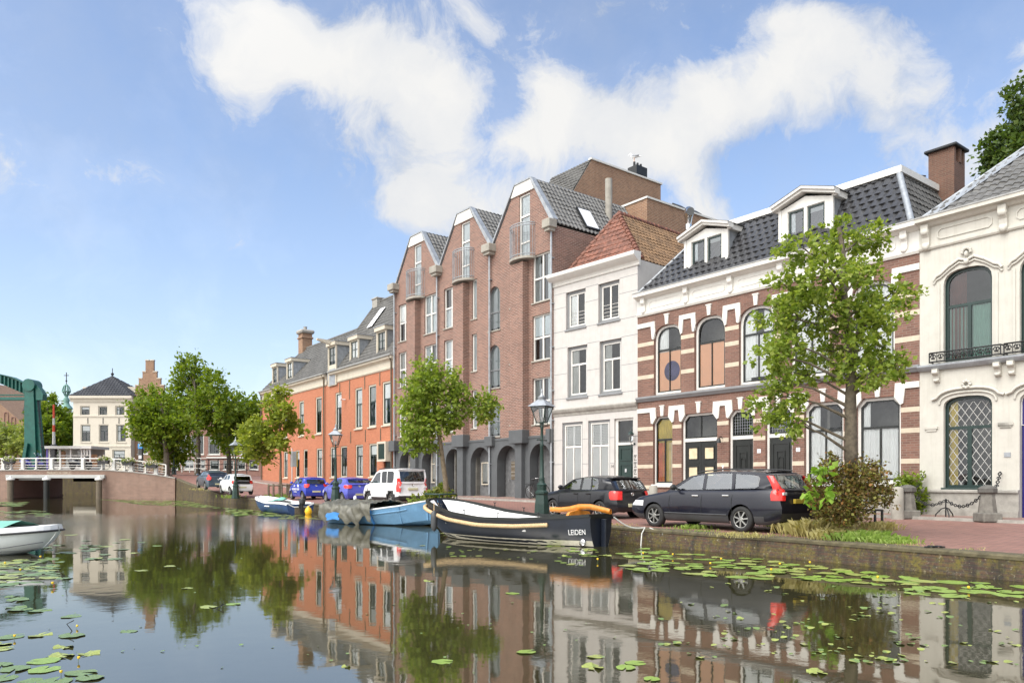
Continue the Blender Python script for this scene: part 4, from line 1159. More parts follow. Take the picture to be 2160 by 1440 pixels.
# the stair tower and the lower wing behind
w0 = 10.; us, zt = H.uz(1248, 337, w0); ul2 = H.uz(1165, 378, w0)[0]
wb = w0
while H.uz(1393, 376, wb)[0] > us and wb < 40: wb += .1
if abs(H.uz(1393, 376, wb)[0] - us) > .5:
    wb = w0 + 7
mb = MB(); mb.add([(us, w0, zt), (us, wb, zt), (us, wb, 8), (us, w0 - 4, 8), (us, w0 - 2.6, zt - 3.9)], [(0, 1, 2, 3, 4)])
mb.add([(us - 7, wb, zt), (us, wb, zt), (us, wb, 8), (us - 7, wb, 8)], [(0, 1, 2, 3)])
tw = mb.build('stair_tower', M['brick_brown'], H.root)
tile_roof('tower_roof', [(ul2, w0 - 2.6, zt - 3.9), (us - .02, w0 - 2.6, zt - 3.9), (us - .02, w0, zt), (ul2, w0, zt)], M['tile_old'], tw, .28, .34, .06)
MB().box((us - .2, w0 - .1, zt), (us + .08, wb + .1, zt + .12)).box((ul2, w0, zt - .6), (us - .2, wb, zt + .02)).build('tower_coping', M['trim_white'], tw)
wc = w0 + (wb - w0) * .72
mb = MB(); mb.box((us - .9, wc - .55, zt + .12), (us - .05, wc + .55, zt + .85)); c = mb.build('chimney', M['iron'], tw)
for k in range(3): MB().lathe([(.09, zt + .85), (.08, zt + 1.2)], (us - .45, wc - .35 + k * .33, 0), 8).build('chimney_pot', M['iron'], c)
gull_at = H.world(us - .45, wc - .35, zt + 1.2)
w1 = 7.; u2, z2 = H.uz(1365, 418, w1); u1 = H.uz(1306, 436, w1)[0]
wv = w1
while H.uz(1545, 462, wv)[0] > u2 and wv < 30: wv += .1
mb = MB(); mb.add([(u1 - 3, w1, 9), (u2, w1, 9), (u2, w1, z2), (u1 - 3, w1, z2), (u2, wv, z2), (u2, wv, 9)], [(0, 1, 2, 3), (1, 5, 4, 2)])
mb.add([(u2, wv, z2), (u1 - 3, wv, z2), (u1 - 3, w1, z2)], [(0, 1, 2)]) 
wg = mb.build('rear_wing', M['brick_brown'], H.root)
MB().box((u1 - 3, w1 - .06, z2), (u2 + .06, w1 + .2, z2 + .11)).box((u2 - .2, w1 + .2, z2), (u2 + .06, wv, z2 + .11)).build('wing_coping', M['trim_white'], wg)
for t in (.42, .6):
    y = w1 + (wv - w1) * t; mb = MB(); mb.box((u2 - .9, y - .25, z2), (u2 - .4, y + .25, z2 + .3)); mb.prism([(u2 - 1.05, z2 + .3), (u2 - .25, z2 + .3), (u2 - .65, z2 + .6)], y - .4, y + .4); mb.build('roof_vent', M['iron'], wg)
HT = H

# ================================================================ orange painted house
H = House('orange_brick_house', 'orange painted brick house with grey tiled roof and five small dormers', 'house', 553, Y553, 833, Y833)
L = H.L; SP = 15.9
ups = [(5.75, 6.85), (9.65, 10.75), (13.35, 14.6), (17.3, 18.5), (20.9, 22.15), (23.15, 24.4), (25.35, 26.6)]
los = [(5.85, 6.9), (8.85, 9.75), (10.65, 11.6), (13.5, 14.75), (16.35, 17.45), (18.3, 19.5), (21.0, 22.25), (23.25, 24.5)]
base = lambda u: 1.25 - .85 * u / L
holes = [shape('rect', a, b, 5.1, 8.1) for a, b in ups] + [shape('rect', a, b, max(1.55, base(a) + .25), 3.93) for a, b in los] + [shape('rect', 25.6, 26.6, .2, 2.6)]
H.front('wall', [(0, -.3), (L, -.3), (L, 8.86), (0, 8.86)], holes, M['brick_orange'], .14)
inner(H, 9.5, 1.0, (4.7,)); body(H, [(0, -.3), (8, -.3), (8, 9.8), (4.05, 14.2), (0, 9.8)], M['brick_orange'], u1=SP); body(H, [(0, 2), (9, 2), (9, 10), (4.3, 15.75), (0, 9.6)], M['brick_brown'], u0=SP)
for i, (a, b) in enumerate(ups):
    win(H, 'rect', a, b, 5.1, 8.1, 0, .05, .12, 'beige_trim', ('dark_green', .06), [('h', 6.9, .08), ('v', (a + b) / 2, 5.25, 6.88, .05)], cur=[['blind:curtain:.38', 'left:curtain:.25'], ['sheer'], ['blind:curtain_grey:.4', 'right:curtain:.3']][i % 3], sill=('beige_trim', .09, .09))
for i, (a, b) in enumerate(los):
    z = max(1.55, base(a) + .25)
    win(H, 'rect', a, b, z, 3.93, 0, .05, .11, 'beige_trim', ('dark_green', .06), [('h', 3.1, .07), ('v', (a + b) / 2, z + .15, 3.08, .05)], cur=[['sheer'], ['blind:curtain:.35'], ['lower:curtain:2.4']][i % 3], sill=('beige_trim', .09, .07))
MB().box((25.6, .1, .2), (26.6, .14, 2.6)).build('door', M['dark_green'], H.root)
fr = MB().ring(shape('rect', 25.5, 26.8, 2.6, 3.95), shape('rect', 25.65, 26.65, 2.75, 3.8), -.5, -.05); bx = fr.build('bay_box', M['beige_trim'], H.root)
MB().box((25.65, -.45, 2.75), (26.65, -.4, 3.8)).build('panel', M['dark_green'], bx)
for u0, u1, zb in ((0, SP - .2, 8.84), (SP + .75, L, 8.86)):
    mb = MB(); band(mb, u1, [(-.05, zb), (.05, zb), (.1, zb + .09), (.05, zb + .12), (.05, 9.42), (.14, 9.5), (.3, 9.56), (.3, 9.78), (-.05, 9.8)], u0)
    mb.build('cornice', M['beige_trim'], H.root)
    MB().box((u0 - .05, -.42, 9.72), (u1 + .05, -.08, 9.82)).build('gutter', M['gutter'], H.root)
for u in (.12, SP - .55, L - .28):
    MB().tube([(u, -.3, 9.7), (u, -.14, 9.3), (u, -.12, base(u))], .06, 8).build('downpipe', M['wood_grey'], H.root)
for u, z0, z1 in ((18.2, 8.0, 8.8), (20.0, 7.4, 8.8), (22.6, 7.9, 8.8), (25.0, 7.9, 8.8), (20.2, 4.1, 4.95), (22.7, 4.1, 4.95), (25.1, 4.1, 4.95)): MB().box((u - .04, -.04, z0), (u + .04, 0, z1)).build('wall_anchor', M['wood_grey'], H.root)
tile_roof('roof', [(-.15, -.1, 9.78), (SP, -.1, 9.78), (SP, 4.05, 14.2), (-.15, 4.05, 14.2)], M['tile_old'], H.root, .3, .36, .05)
tile_roof('roof', [(SP, -.1, 9.78), (L, -.1, 9.78), (L, 4.3, 15.9), (SP, 4.3, 15.9)], M['tile_old'], H.root, .3, .36, .05)
MB().tube([(-.1, 4.05, 14.28), (SP, 4.05, 14.28)], .12, 6).build('ridge_tiles', M['tile_grey'], H.root)
MB().tube([(SP, 4.3, 15.98), (L, 4.3, 15.98)], .12, 6).build('ridge_tiles', M['tile_grey'], H.root)
MB().tube([(SP - .03, -.05, 9.9), (SP - .03, 4.3, 15.97)], .12, 6).build('verge', M['tile_old'], H.root)
xa, za = H.uz(634, 745, 4.05); xb, _ = H.uz(652, 745, 4.05); zt = H.uz(642, 690, 4.05)[1]
mb = MB(); cx_ = (xa + xb) / 2; mb.box((cx_ - .55, 3.6, 13.4), (cx_ + .55, 4.6, zt - .7)); mb.cbox((cx_ - .65, 3.5, zt - 1.2), (cx_ + .65, 4.7, zt - 1.05), .03); ch = mb.build('chimney', M['brick_brown'], H.root)
MB().cbox((cx_ - .75, 3.4, zt - .7), (cx_ + .75, 4.8, zt - .35), .12).lathe([(.22, zt - .35), (.16, zt - .1), (.2, zt + .02)], (cx_, 4.1, 0), 10).build('chimney_cap', M['stone_grey'], ch)
xa, za = H.uz(797, 640, 4.2)
MB().box((xa - .45, 3.9, za - 1.3), (xa + .45, 4.6, za + .3)).cbox((xa - .52, 3.83, za + .3), (xa + .52, 4.67, za + .42), .03).build('chimney', M['stone_grey'], H.root)
for i, (a, b, z0, z1) in enumerate(((1.5, 2.85, 10.4, 12.2), (5.35, 6.75, 10.4, 12.2), (16.25, 17.75, 8.7, 12.0), (19.4, 20.85, 10.2, 12.05), (24.0, 25.4, 10.15, 12.0))):
    yf = (z0 - 9.78) * .95 - .1 if i != 2 else -.12
    yf = max(yf, -.12)
    mb = MB(); mb.holed([(a, z0), (b, z0), (b, z1 - .2), (a, z1 - .2)], [shape('rect', a + .14, b - .14, max(z0, 10.2) + .12, z1 - .3)], lambda p, q: (p, yf, q))
    d0 = 2.6 if i != 2 else 2.9
    mb.box((a - .12, yf - .16, z1 - .2), (b + .12, yf + d0 - .3, z1 + .08))
    for x in (a, b): mb.box((x - .04, yf - .03, z0), (x + .04, yf + .08, z1 - .2))
    if i == 2: mb.prism([(yf - .1, z1 - .15), (yf - 1.25, z1 + .12), (yf - 1.25, z1 + .26), (yf - .1, z1 + .2)], (a + b) / 2 - .12, (a + b) / 2 + .12, 'x')
    d = mb.build('dormer', M['beige_trim'], H.root)
    ch = MB()
    for x in (a + .02, b - .02): ch.add([(x, yf + .05, max(z0, 9.7)), (x, yf + .05, z1 - .2), (x, z1 - 9.78, z1 - .2)], [(0, 1, 2)])
    ch.build('cheek', M['zinc'], d)
    MB().box((a - .16, yf - .2, z1 + .08), (b + .16, yf + d0 - .3, z1 + .13)).build('dormer_roof', M['zinc'], d)
    win(H, 'rect', a + .14, b - .14, max(z0, 10.2) + .12, z1 - .3, 0, yf + .03, .02, 'beige_trim', ('dark_green', .05), [('v', (a + b) / 2, max(z0, 10.2) + .2, z1 - .35, .05), ('h', (max(z0, 10.2) + z1) / 2, .04)], cur=['blind:curtain:.9'] if i % 2 else ['blind:curtain_grey:.8'], parent=d)
    if i == 2: MB().box((a + .2, yf - .02, 8.75), (b - .2, yf + .03, 10.0)).build('hatch', M['zinc'], d)
us_ = H.uz(790, 690, 2.9)[0]
p = [Vector((us_, -.1 + t, 9.78 + t * 1.39)) for t in (2.4, 3.6)]
mb = MB(); mb.add([p[0] + Vector((0, -.1, .16)), p[0] + Vector((.9, -.1, .16)), p[1] + Vector((.9, -.1, .16)), p[1] + Vector((0, -.1, .16))], [(0, 1, 2, 3)]); mb.build('skylight', M['sign_white'], H.root)  # plain white in place of the sky's reflection in its glass
mb = MB(); mb.tube([(19.3, -.05, 7.42), (19.3, -.35, 7.42)], .05, 6); mb.lathe([(.14, 0), (.09, .15), (.02, .25)], (19.3, -.5, 7.42), 10, 'y'); mb.build('wall_camera', M['sign_white'], H.root)
HO = H

# ================================================================ houses beyond the bridge
def far_house(name, label, cat, pl, pr, y, zb, zt, mat, rows, roof=None, trim='trim_white', sash='dark', extra=None):
    H = House(name, label, cat, pl, y, pr, y)
    hs = []
    for z0, z1, spans in rows:
        for a, b in spans: hs.append(((a - pl) / FPX * y, (b - pl) / FPX * y, z0, z1))
    H.front('wall', [(0, zb), (H.L, zb), (H.L, zt), (0, zt)], [shape('rect', *h) for h in hs], mat, .2)
    MB().box((.05, .6, zb), (H.L - .05, 9, zt - .01)).build('room_interior', M['dim'], H.root)
    body(H, [(0, zb - .5), (9, zb - .5), (9, zt), (0, zt)], mat)
    for i, (a, b, z0, z1) in enumerate(hs):
        win(H, 'rect', a, b, z0, z1, 0, .1, .12, trim, ('dark_green', .07), [('v', (a + b) / 2, z0 + .1, z0 + (z1 - z0) * .6, .06), ('h', z0 + (z1 - z0) * .62, .08)], cur=[['blind:curtain:.4'], None, ['left:curtain:.3']][i % 3] if z0 > 4 else ['blind:curtain:.6'], sill=(trim, .12, .08))
    return H
Z100 = lambda py, y=100.: EYE - (py - HY) / FPX * y
H = far_house('white_corner_house', 'detached cream three storey house with pyramid slate roof beyond the bridge', 'house', 154.4, 276, 100., 1.2, Z100(843), M['far_cream'],
    [(Z100(876), Z100(855.8), [(169, 190), (207, 227), (243, 263.5)]), (Z100(932), Z100(895), [(170, 191.5), (208.5, 229), (245, 266)]), (Z100(975), Z100(948), [(191.5, 216), (237, 264.5)])], sash='dark_green', trim='far_cream')
W_ = H.L; zt = Z100(843)
band(MB(), W_ + .3, [(-.05, zt - .3), (.1, zt - .3), (.2, zt), (.45, zt + .2), (.45, zt + .5), (-.05, zt + .5)], -.3).build('cornice', M['far_cream'], H.root)
mb = MB()
for py in (877.5, 941): band(mb, W_, [(0, Z100(py) - .1), (.08, Z100(py) - .1), (.1, Z100(py) + .1), (0, Z100(py) + .14)])
mb.build('belt_course', M['far_cream'], H.root)
ap = Vector((W_ / 2, 2.6, Z100(791) + .2)); e = zt + .5
cs = [Vector((-.3, -.4, e)), Vector((W_ + .3, -.4, e)), Vector((W_ + .3, 9, e)), Vector((-.3, 9, e))]
for k in range(4): tile_roof('roof', [cs[k], cs[(k + 1) % 4], ap], M['tile_dark'], H.root, .4, .45, .08)
for u0, u1 in ((-.05, 1.5), (W_ - 1.6, W_ + .1)): MB().box((u0, 2.3, zt), (u1, 9, Z100(811))).build('parapet', M['far_cream'], H.root)
mb = MB(); mb.ball(ap + Vector((0, 0, .3)), .2, 6); mb.tube([ap, ap + Vector((0, 0, 1.1))], .05, 5); mb.build('finial', M['iron'], H.root)
for u in (1.9, 3.9, 6): MB().box((u, -.05, Z100(893)), (u + .08, .0, Z100(881))).build('wall_anchor', M['iron'], H.root)
MB().box((W_ / 2 - .2, -.04, Z100(947.5)), (W_ / 2 + .35, 0, Z100(945))).build('street_plate', M['sign_blue'], H.root)
H = far_house('stepped_gable_house', 'narrow brown brick house with a stepped gable, behind the trees by the bridge', 'house', 277, 350, 101., 1.2, Z100(840, 101), M['brick_brown'], [(Z100(957, 101), Z100(925, 101), [(290, 312), (322, 342)]), (Z100(900, 101), Z100(862, 101), [(290, 312), (322, 342)])])
w = H.L; c = w * .53; z0 = Z100(840, 101)
steps = [(w / 2, z0)]; prof = []
for hw, dz in ((1.9, 1.7), (1.45, 2.6), (.95, 3.5), (.55, 5.0)): prof.append((hw, z0 + dz))
poly = [(0, z0)]; 
l = [(c - hw, z) for hw, z in prof]; r_ = [(c + hw, z) for hw, z in reversed(prof)]
lp = [(c - 2.3, z0)]
zz = z0
for hw, z in prof: lp += [(c - hw, zz), (c - hw, z)]; zz = z
rp_ = [(2 * c - x, z) for x, z in reversed(lp)]
MB().prism(lp + rp_, -.02, .3).build('gable', M['brick_brown'], H.root)
mb = MB()
for hw, z in prof: mb.box((c - hw - .05, -.08, z), (c - hw + .5, .34, z + .14)); mb.box((c + hw - .5, -.08, z), (c + hw + .05, .34, z + .14))
mb.build('step_coping', M['stone_band'], H.root)
H = far_house('brick_terrace_house', 'long red brick terrace with white framed windows behind the trees past the bridge', 'house', 350, 436, 102., 1.2, 10.9, M['brick_far'], [(Z100(957.6, 102), Z100(917, 102), [(372, 397), (402, 430)]), (Z100(990, 102), Z100(969, 102), [(388, 409), (413, 433), (362, 380)]), (Z100(903, 102), Z100(874, 102), [(372, 397), (402, 430)])])
tile_roof('roof', [(0, -.3, 10.9), (H.L, -.3, 10.9), (H.L, 5, 13.2), (0, 5, 13.2)], M['tile_red'], H.root, .4, .45, .08)
H = far_house('white_trimmed_brick_house', 'red brick house with a white string course and white door surround past the bridge', 'house', 436, 560, 101., 1.2, 10.4, M['brick_far'], [(Z100(958, 101), Z100(918, 101), [(439, 464), (473, 497), (505, 530)]), (Z100(990, 101), Z100(970, 101), [(442, 463), (471, 493), (500, 518), (525, 545)])])
band(MB(), H.L, [(0, Z100(966, 101)), (.15, Z100(966, 101)), (.15, Z100(963.5, 101)), (0, Z100(963, 101))]).build('belt_course', M['white'], H.root)
tile_roof('roof', [(0, -.3, 10.4), (H.L, -.3, 10.4), (H.L, 5, 12.4), (0, 5, 12.4)], M['tile_old'], H.root, .4, .45, .08)
# church at the far left
Hc = House('brick_church', 'big brown brick church with a steep roof far off behind the green bridge', 'church', -60, 170., 55, 170.)
zz = lambda py: EYE - (py - HY) / FPX * 170
L = Hc.L
MB().add([(0, 0, 1), (L, 0, 1), (L, 0, zz(886)), (L - 1.5, 0, zz(886)), (L - 6.6, 0, zz(845)), (0, 0, zz(800)), (0, 20, zz(800)), (L - 6.6, 20, zz(845)), (L - 1.5, 20, zz(886)), (L, 20, zz(886)), (L, 20, 1)], [(0, 1, 2, 3, 4, 5), (5, 4, 7, 6), (4, 3, 8, 7), (2, 1, 10, 9), (3, 2, 9, 8)]).build('wall', M['brick_brown'], Hc.root)
for px in (9, 24): MB().ring(shape('round', (px + 60) / 1600 * 170 - .0, (px + 69) / 1600 * 170, zz(905), zz(868 if px < 12 else 878), 0, 8), shape('round', (px + 61) / 1600 * 170, (px + 68) / 1600 * 170, zz(904.5), zz(869.5 if px < 12 else 879.5), 0, 8), -.15, 0).build('blind_arch', M['brick_far'], Hc.root)
MB().add([(0, -4, zz(880)), (L - 4, -4, zz(904)), (L - 4, 0, zz(902)), (0, 0, zz(874))], [(0, 1, 2, 3)]).build('aisle_roof', M['zinc'], Hc.root)
p = at(51, 885, 175)
t = thing('spire', 'small grey pointed spire beside the green bridge post', 'spire', (p.x, p.y, 0))
MB().box((-1, -1, 5), (1, 1, p.z)).build('turret', M['stone_grey'], t)
MB().lathe([(.95, p.z), (.6, p.z + .9), (.04, p.z + 3.1)], (0, 0, 0), 8, smooth=False).tube([(0, 0, p.z + 3), (0, 0, p.z + 3.6)], .04, 4).build('spire_roof', M['tile_dark'], t)
p = at(140, 862, 250)
t = thing('tower_lantern', 'slender green copper tower lantern with a cross, left of the cream corner house', 'tower', (p.x, p.y, 0))
b = p.z
MB().lathe([(1.5, 10), (1.5, b - 3)], (0, 0, 0), 8, smooth=False).build('shaft', M['stone_grey'], t)
mb = MB()
for k in range(8): a = k * math.pi / 4; mb.bar((1.3 * math.cos(a), 1.3 * math.sin(a), b - 3), (1.3 * math.cos(a), 1.3 * math.sin(a), b), .4)
mb.build('belfry_columns', M['stone_grey'], t)
M['copper'] = plain('green_copper', (.16, .3, .25), .6, var=.3)
MB().lathe([(1.95, b), (1.7, b + .6), (1.0, b + 1.4), (.8, b + 2.2), (1.1, b + 2.8), (.5, b + 3.8), (.5, b + 4.2)], (0, 0, 0), 10).build('copper_dome', M['copper'], t)
mb = MB()
for k in range(8): a = k * math.pi / 4; mb.tube([(.4 * math.cos(a), .4 * math.sin(a), b + 4.2), (1.25 * math.cos(a), 1.25 * math.sin(a), b + 5.8), (.9 * math.cos(a), .9 * math.sin(a), b + 7.2), (.2 * math.cos(a), .2 * math.sin(a), b + 8.)], .16, 5)
mb.lathe([(1.3, b + 5.6), (1.3, b + 5.9)], (0, 0, 0), 10); mb.build('open_crown', M['copper'], t)
mb = MB(); mb.tube([(0, 0, b + 7.8), (0, 0, b + 12)], .14, 5); mb.bar((-.8, 0, b + 11), (.8, 0, b + 11), .2); mb.ball((0, 0, b + 9.2), .3, 6); mb.build('cross', M['iron'], t)

# ================================================================ bridge
YB = 72.
X = lambda px, y=YB: (px - CX) / FPX * y
Zp = lambda py, y=YB: EYE - (py - HY) / FPX * y
br = thing('canal_bridge', 'low brick canal bridge with a white beam over its dark opening', 'bridge', (X(120), YB, WZ))
inv_ = Matrix.Translation((-X(120), -YB, -WZ))
top = [(-62, 2.0), (X(0), 2.24), (X(60), 2.27), (X(140), 2.27), (X(230), 2.24), (X(280), 2.08), (X(330), 1.8), (X(369), 1.5)]
mb = MB(); xr, xl = X(213), X(20)
mb.prism([(xr, WZ - 1), (X(369), WZ - 1)] + [(x, z) for x, z in reversed(top) if x > xr] + [(xr, 2.25)], YB, YB + 8.5)
mb.xf(inv_).build('right_abutment', M['brick_bridge'], br)
mb = MB(); mb.prism([(-62, WZ - 1), (xl, WZ - 1), (xl, 2.26), (X(0), 2.24), (-62, 2.0)], YB, YB + 8.5); mb.xf(inv_).build('left_abutment', M['brick_bridge'], br)
mb = MB(); mb.box((xl, YB, 1.72), (xr, YB + 8.5, 2.262)); mb.xf(inv_).build('deck', M['brick_bridge'], br)
mb = MB(); mb.cbox((X(15), YB - .25, Zp(1008)), (X(223), YB - .002, Zp(1001)), .02); mb.box((X(35), YB + .3, Zp(1012)), (X(95), YB + .6, Zp(1009))); mb.xf(inv_).build('beam', M['curtain_grey'], br)
mb = MB(); mb.prism([(x, z + .001) for x, z in top] + [(X(369), 1.3), (-62, 1.3)], YB - .06, YB + .3); mb.xf(Matrix.Translation((0, 0, .05)))
cp = MB()
for (x0, z0), (x1, z1) in zip(top[:-1], top[1:]): cp.prism([(x0, z0), (x1, z1), (x1, z1 + .1), (x0, z0 + .1)], YB - .06, YB + .35)
cp.xf(inv_).build('coping', M['stone_grey'], br)
road = MB()
for (x0, z0), (x1, z1) in zip(top[:-1], top[1:]): road.add([(x0, YB + .35, z0 + .02), (x1, YB + .35, z1 + .02), (x1, YB + 8.5, z1 + .02), (x0, YB + 8.5, z0 + .02)], [(0, 1, 2, 3)])
road.xf(inv_).build('road_deck', M['street'], br)
mb = MB(); mb.box((xl, YB + .02, WZ - .5), (xl + .02, YB + 8.4, 1.72)); mb.box((xl - .02, YB - .1, .2), (xl + .12, YB + 8, .35)); mb.box((xl, YB, -.35), (xl + .15, YB + 8.4, -.15)); mb.xf(inv_).build('passage_wall', M['brick_far'], br)
text_part('lettering', 'MAREPOORTSBRUG', .42, M['stone_band'], br, inv_ @ Matrix.Translation((X(125), YB - .012, Zp(997.3))) @ Matrix.Rotation(R(90), 4, 'X') @ Matrix.Diagonal((.62, 1, 1, 1)))
fq = MB(); fq.box((-75, 100, WZ - 1), (-36, 101, Zp(1007, 100.))); tag(fq.build('far_quay_wall', M['brick_quay']), 'mossy quay wall seen through the bridge opening', 'quay wall')
for px, y in ((22, 71.4), (98, 71.2), (209, 71.4)):
    p = at(px, 1014, y)
    t = thing('mooring_post', {22: 'weathered timber post with white cap at the left jamb of the bridge', 98: 'dark timber post with white cap standing mid-water under the bridge beam', 209: 'grey timber post with white cap at the right jamb of the bridge'}[px], 'post', (p.x, y, WZ), group='capped posts at the bridge')
    MB().lathe([(.26, -.6), (.26, 1.85)], (0, 0, 0), 12).build('shaft', M['black' if px == 98 else 'wood_grey'], t)
    MB().lathe([(.36, 1.8), (.36, 1.95), (.12, 2.05), (.1, 2.15), (.02, 2.2)], (0, 0, 0), 12).build('cap', M['white'], t)
# railing
rl = thing('bridge_railing', 'white painted railing with square posts along the bridge', 'railing', (X(120), YB, 2.2))
rinv = Matrix.Translation((-X(120), -YB, -2.2)); yr = YB + .12
def topz(x):
    for (x0, z0), (x1, z1) in zip(top[:-1], top[1:]):
        if x0 <= x <= x1: return z0 + (z1 - z0) * (x - x0) / (x1 - x0) + .1
    return top[-1][1] + .1
xs = [X(px) for px in (-120, -80, -30, 6, 22, 47, 75, 108, 126, 174, 214, 239, 262, 276, 306, 328, 349)]
for k, (dz, w) in enumerate(((1.05, .1), (.72, .045), (.42, .045), (.2, .05))):
    mb = MB(); mb.tube([(x, yr, topz(x) + dz) for x in xs], w / 1.6, 6); mb.xf(rinv).build('rail', M['white'], rl)
for i, x in enumerate(xs):
    w = .3 if i % 2 else .14
    mb = MB(); mb.cbox((x - w / 2, yr - w / 2, topz(x)), (x + w / 2, yr + w / 2, topz(x) + 1.02), .03); mb.box((x - w * .8, yr - .2, topz(x) - .02), (x + w * .8, yr + .2, topz(x) + .08)); mb.xf(rinv).build('post', M['white'], rl)
mb = MB(); x = X(349); mb.xf(rinv)
# farther railing on the landing: white past the bridge, dark beside the cars
def low_rail(name, label, pts, mat, h=1.0):
    t = thing(name, label, 'railing', pts[0]); o = Matrix.Translation(-Vector(pts[0]))
    for dz in (h, h * .62, h * .3): MB().tube([Vector(p) + Vector((0, 0, dz)) for p in pts], .035, 5).xf(o).build('rail', mat, t)
    for p, q in zip(pts[:-1], pts[1:]):
        for k in range(3):
            a = Vector(p).lerp(Vector(q), k / 3); MB().bar(a, a + Vector((0, 0, h)), .07).xf(o).build('post', mat, t)
low_rail('white_railing', 'white three-bar railing across the landing behind the parked grey hatchback', [at(352, 995, 86), at(400, 996, 84), at(436, 997, 82)], M['white'], 1.6)
low_rail('dark_railing', 'dark iron railing behind the two cars parked nearest the bridge', [at(418, 1000, 80), at(480, 996, 84), at(540, 1000, 88)], M['iron'], 1.5)
# drawbridge portal
YG = 76.
Xg = lambda px: X(px, YG); Zg = lambda py: Zp(py, YG)
dbg = thing('drawbridge_portal', 'tall green steel drawbridge portal with ribbed balance beam at the left edge', 'drawbridge', (Xg(68), YG, 1.9))
gi = Matrix.Translation((-Xg(68), -YG, -1.9))
zt = Zg(811)
mb = MB()
for dxp in (0, -205):
    a = [(Xg(57.5 + dxp), 1.6), (Xg(84 + dxp), 1.6), (Xg(76.5 + dxp), zt), (Xg(58 + dxp), zt)]
    mb2 = MB().prism(a, YG - .5, YG + .6); mb2.xf(gi).build('post', M['bridge_green'], dbg)
    MB().prism([(Xg(85 + dxp), 1.6), (Xg(95 + dxp), 1.6), (Xg(80 + dxp), Zg(840)), (Xg(76.6 + dxp), Zg(840))], YG - .2, YG + .35).xf(gi).build('back_stay', M['bridge_green'], dbg)
    MB().bar((Xg(56 + dxp), YG - .7, 2.0), (Xg(66 + dxp), YG - .7, Zg(935)), .3).xf(gi).build('brace', M['bridge_green'], dbg)
    # ribbed plate girder
    g = [(Xg(79 + dxp), zt + .1), (Xg(92 + dxp), Zg(826)), (Xg(95 + dxp), Zg(832)), (Xg(94 + dxp), Zg(844)), (Xg(80 + dxp), Zg(844))]
    MB().prism(g, YG - .35, YG + .35).xf(gi).build('beam_tail', M['bridge_green'], dbg)
    MB().lathe([(.62, -.62), (.62, .72)], (Xg(67.5 + dxp), YG, zt - .1), 16, 'y').xf(gi).build('pivot_housing', M['bridge_green'], dbg)
    mb = MB(); mb.prism([(Xg(58 + dxp), Zg(833)), (Xg(58 + dxp), zt), (Xg(30 + dxp), Zg(797)), (Xg(0 + dxp), Zg(790)), (Xg(-60 + dxp), Zg(783)), (Xg(-60 + dxp), Zg(797)), (Xg(0 + dxp), Zg(807.5))], YG - .12, YG + .12)
    mb.prism([(Xg(58 + dxp), zt), (Xg(30 + dxp), Zg(797)), (Xg(0 + dxp), Zg(790)), (Xg(-60 + dxp), Zg(783)), (Xg(-60 + dxp), Zg(781.5)), (Xg(0 + dxp), Zg(788.5)), (Xg(30 + dxp), Zg(795.5)), (Xg(58 + dxp), zt + .07)], YG - .35, YG + .35)
    for q in range(12):
        px = 54 - q * 8
        t0 = 790 + (px / 58.) * 20 if px > 0 else 790 + px * .12
        t1 = 807.5 + (px / 58.) * 25 if px > 0 else 807.5 + px * .17
        mb.box((Xg(px + dxp) - .05, YG - .32, Zg(t1)), (Xg(px + dxp) + .05, YG + .3, Zg(t0)))
    mb.xf(gi).build('balance_girder', M['bridge_green'], dbg)
    MB().box((Xg(-80 + dxp), YG - .3, Zg(844)), (Xg(58 + dxp), YG + .3, Zg(838))).box((Xg(-80 + dxp), YG - .2, Zg(834)), (Xg(58 + dxp), YG + .2, Zg(832))).xf(gi).build('tie_beam', M['bridge_green'], dbg)
    lad = MB(); lad.tube([(Xg(97 + dxp), YG - .2, 2), (Xg(83 + dxp), YG - .2, Zg(845))], .04, 5)
    for q in range(5):
        t = q / 5.; lad.tube([(Xg(91 - 12 * t + dxp), YG - .2, 3.5 + 6 * t), (Xg(96 - 12 * t + dxp), YG - .2, 3.5 + 6 * t)], .05, 5)
    lad.xf(gi).build('ladder', M['iron'], dbg)
p = at(113.5, 939, 79)
t = thing('barrier_pole', 'raised red and white barrier pole by the green bridge portal', 'barrier', (p.x, p.y, p.z))
zt = Zp(853, 79.); n = 6; h = (zt - p.z) / n
mb = MB(); mb.box((-.2, -.2, -1.8), (.2, .2, .1)); mb.build('motor_box', M['plastic_grey'], t)
for k in range(n): MB().lathe([(.15 - k * .01, k * h), (.14 - k * .01, (k + 1) * h - .01)], (0, 0, 0), 8).build('pole_segment', M['red_paint' if k in (2, 4) or k == 0 and False else 'white'] if k < 5 else M['red_paint'], t)
t = thing('bridge_keeper_kiosk', 'white glazed bridge keeper kiosk with flat roof behind the railing', 'kiosk', (X(104, 79), 79, 1.9))
xw = X(190, 79) - X(104, 79); h = Zp(946, 79.) - 1.9
xm = X(172, 79) - X(104, 79)
mb = MB(); mb.box((-.4, -.35, h), (xw + .3, 3.2, h + .28)); mb.build('roof', M['white'], t)
mb = MB(); mb.box((0, 0, 0), (xw, 2.9, .9)); mb.build('base', M['white'], t)
mb = MB()
for x in (0, xm * .33, xm * .66, xm, xm + (xw - xm) * .33, xm + (xw - xm) * .66, xw): mb.box((x - .07, -.02, .9), (x + .07, .1, h))
for z in (h - .75,): mb.box((0, -.015, z), (xw, .08, z + .08))
mb.build('window_frame', M['white'], t)
MB().add([(0, .05, .9), (xw, .05, .9), (xw, .05, h), (0, .05, h)], [(0, 1, 2, 3)]).build('pane', M['pane'], t)
MB().box((.3, 1.2, .9), (.9, 1.4, h - .2)).box((2.6, 1.6, .9), (xw - .2, 1.8, 2.2)).build('cabinet', M['board_peach'], t)
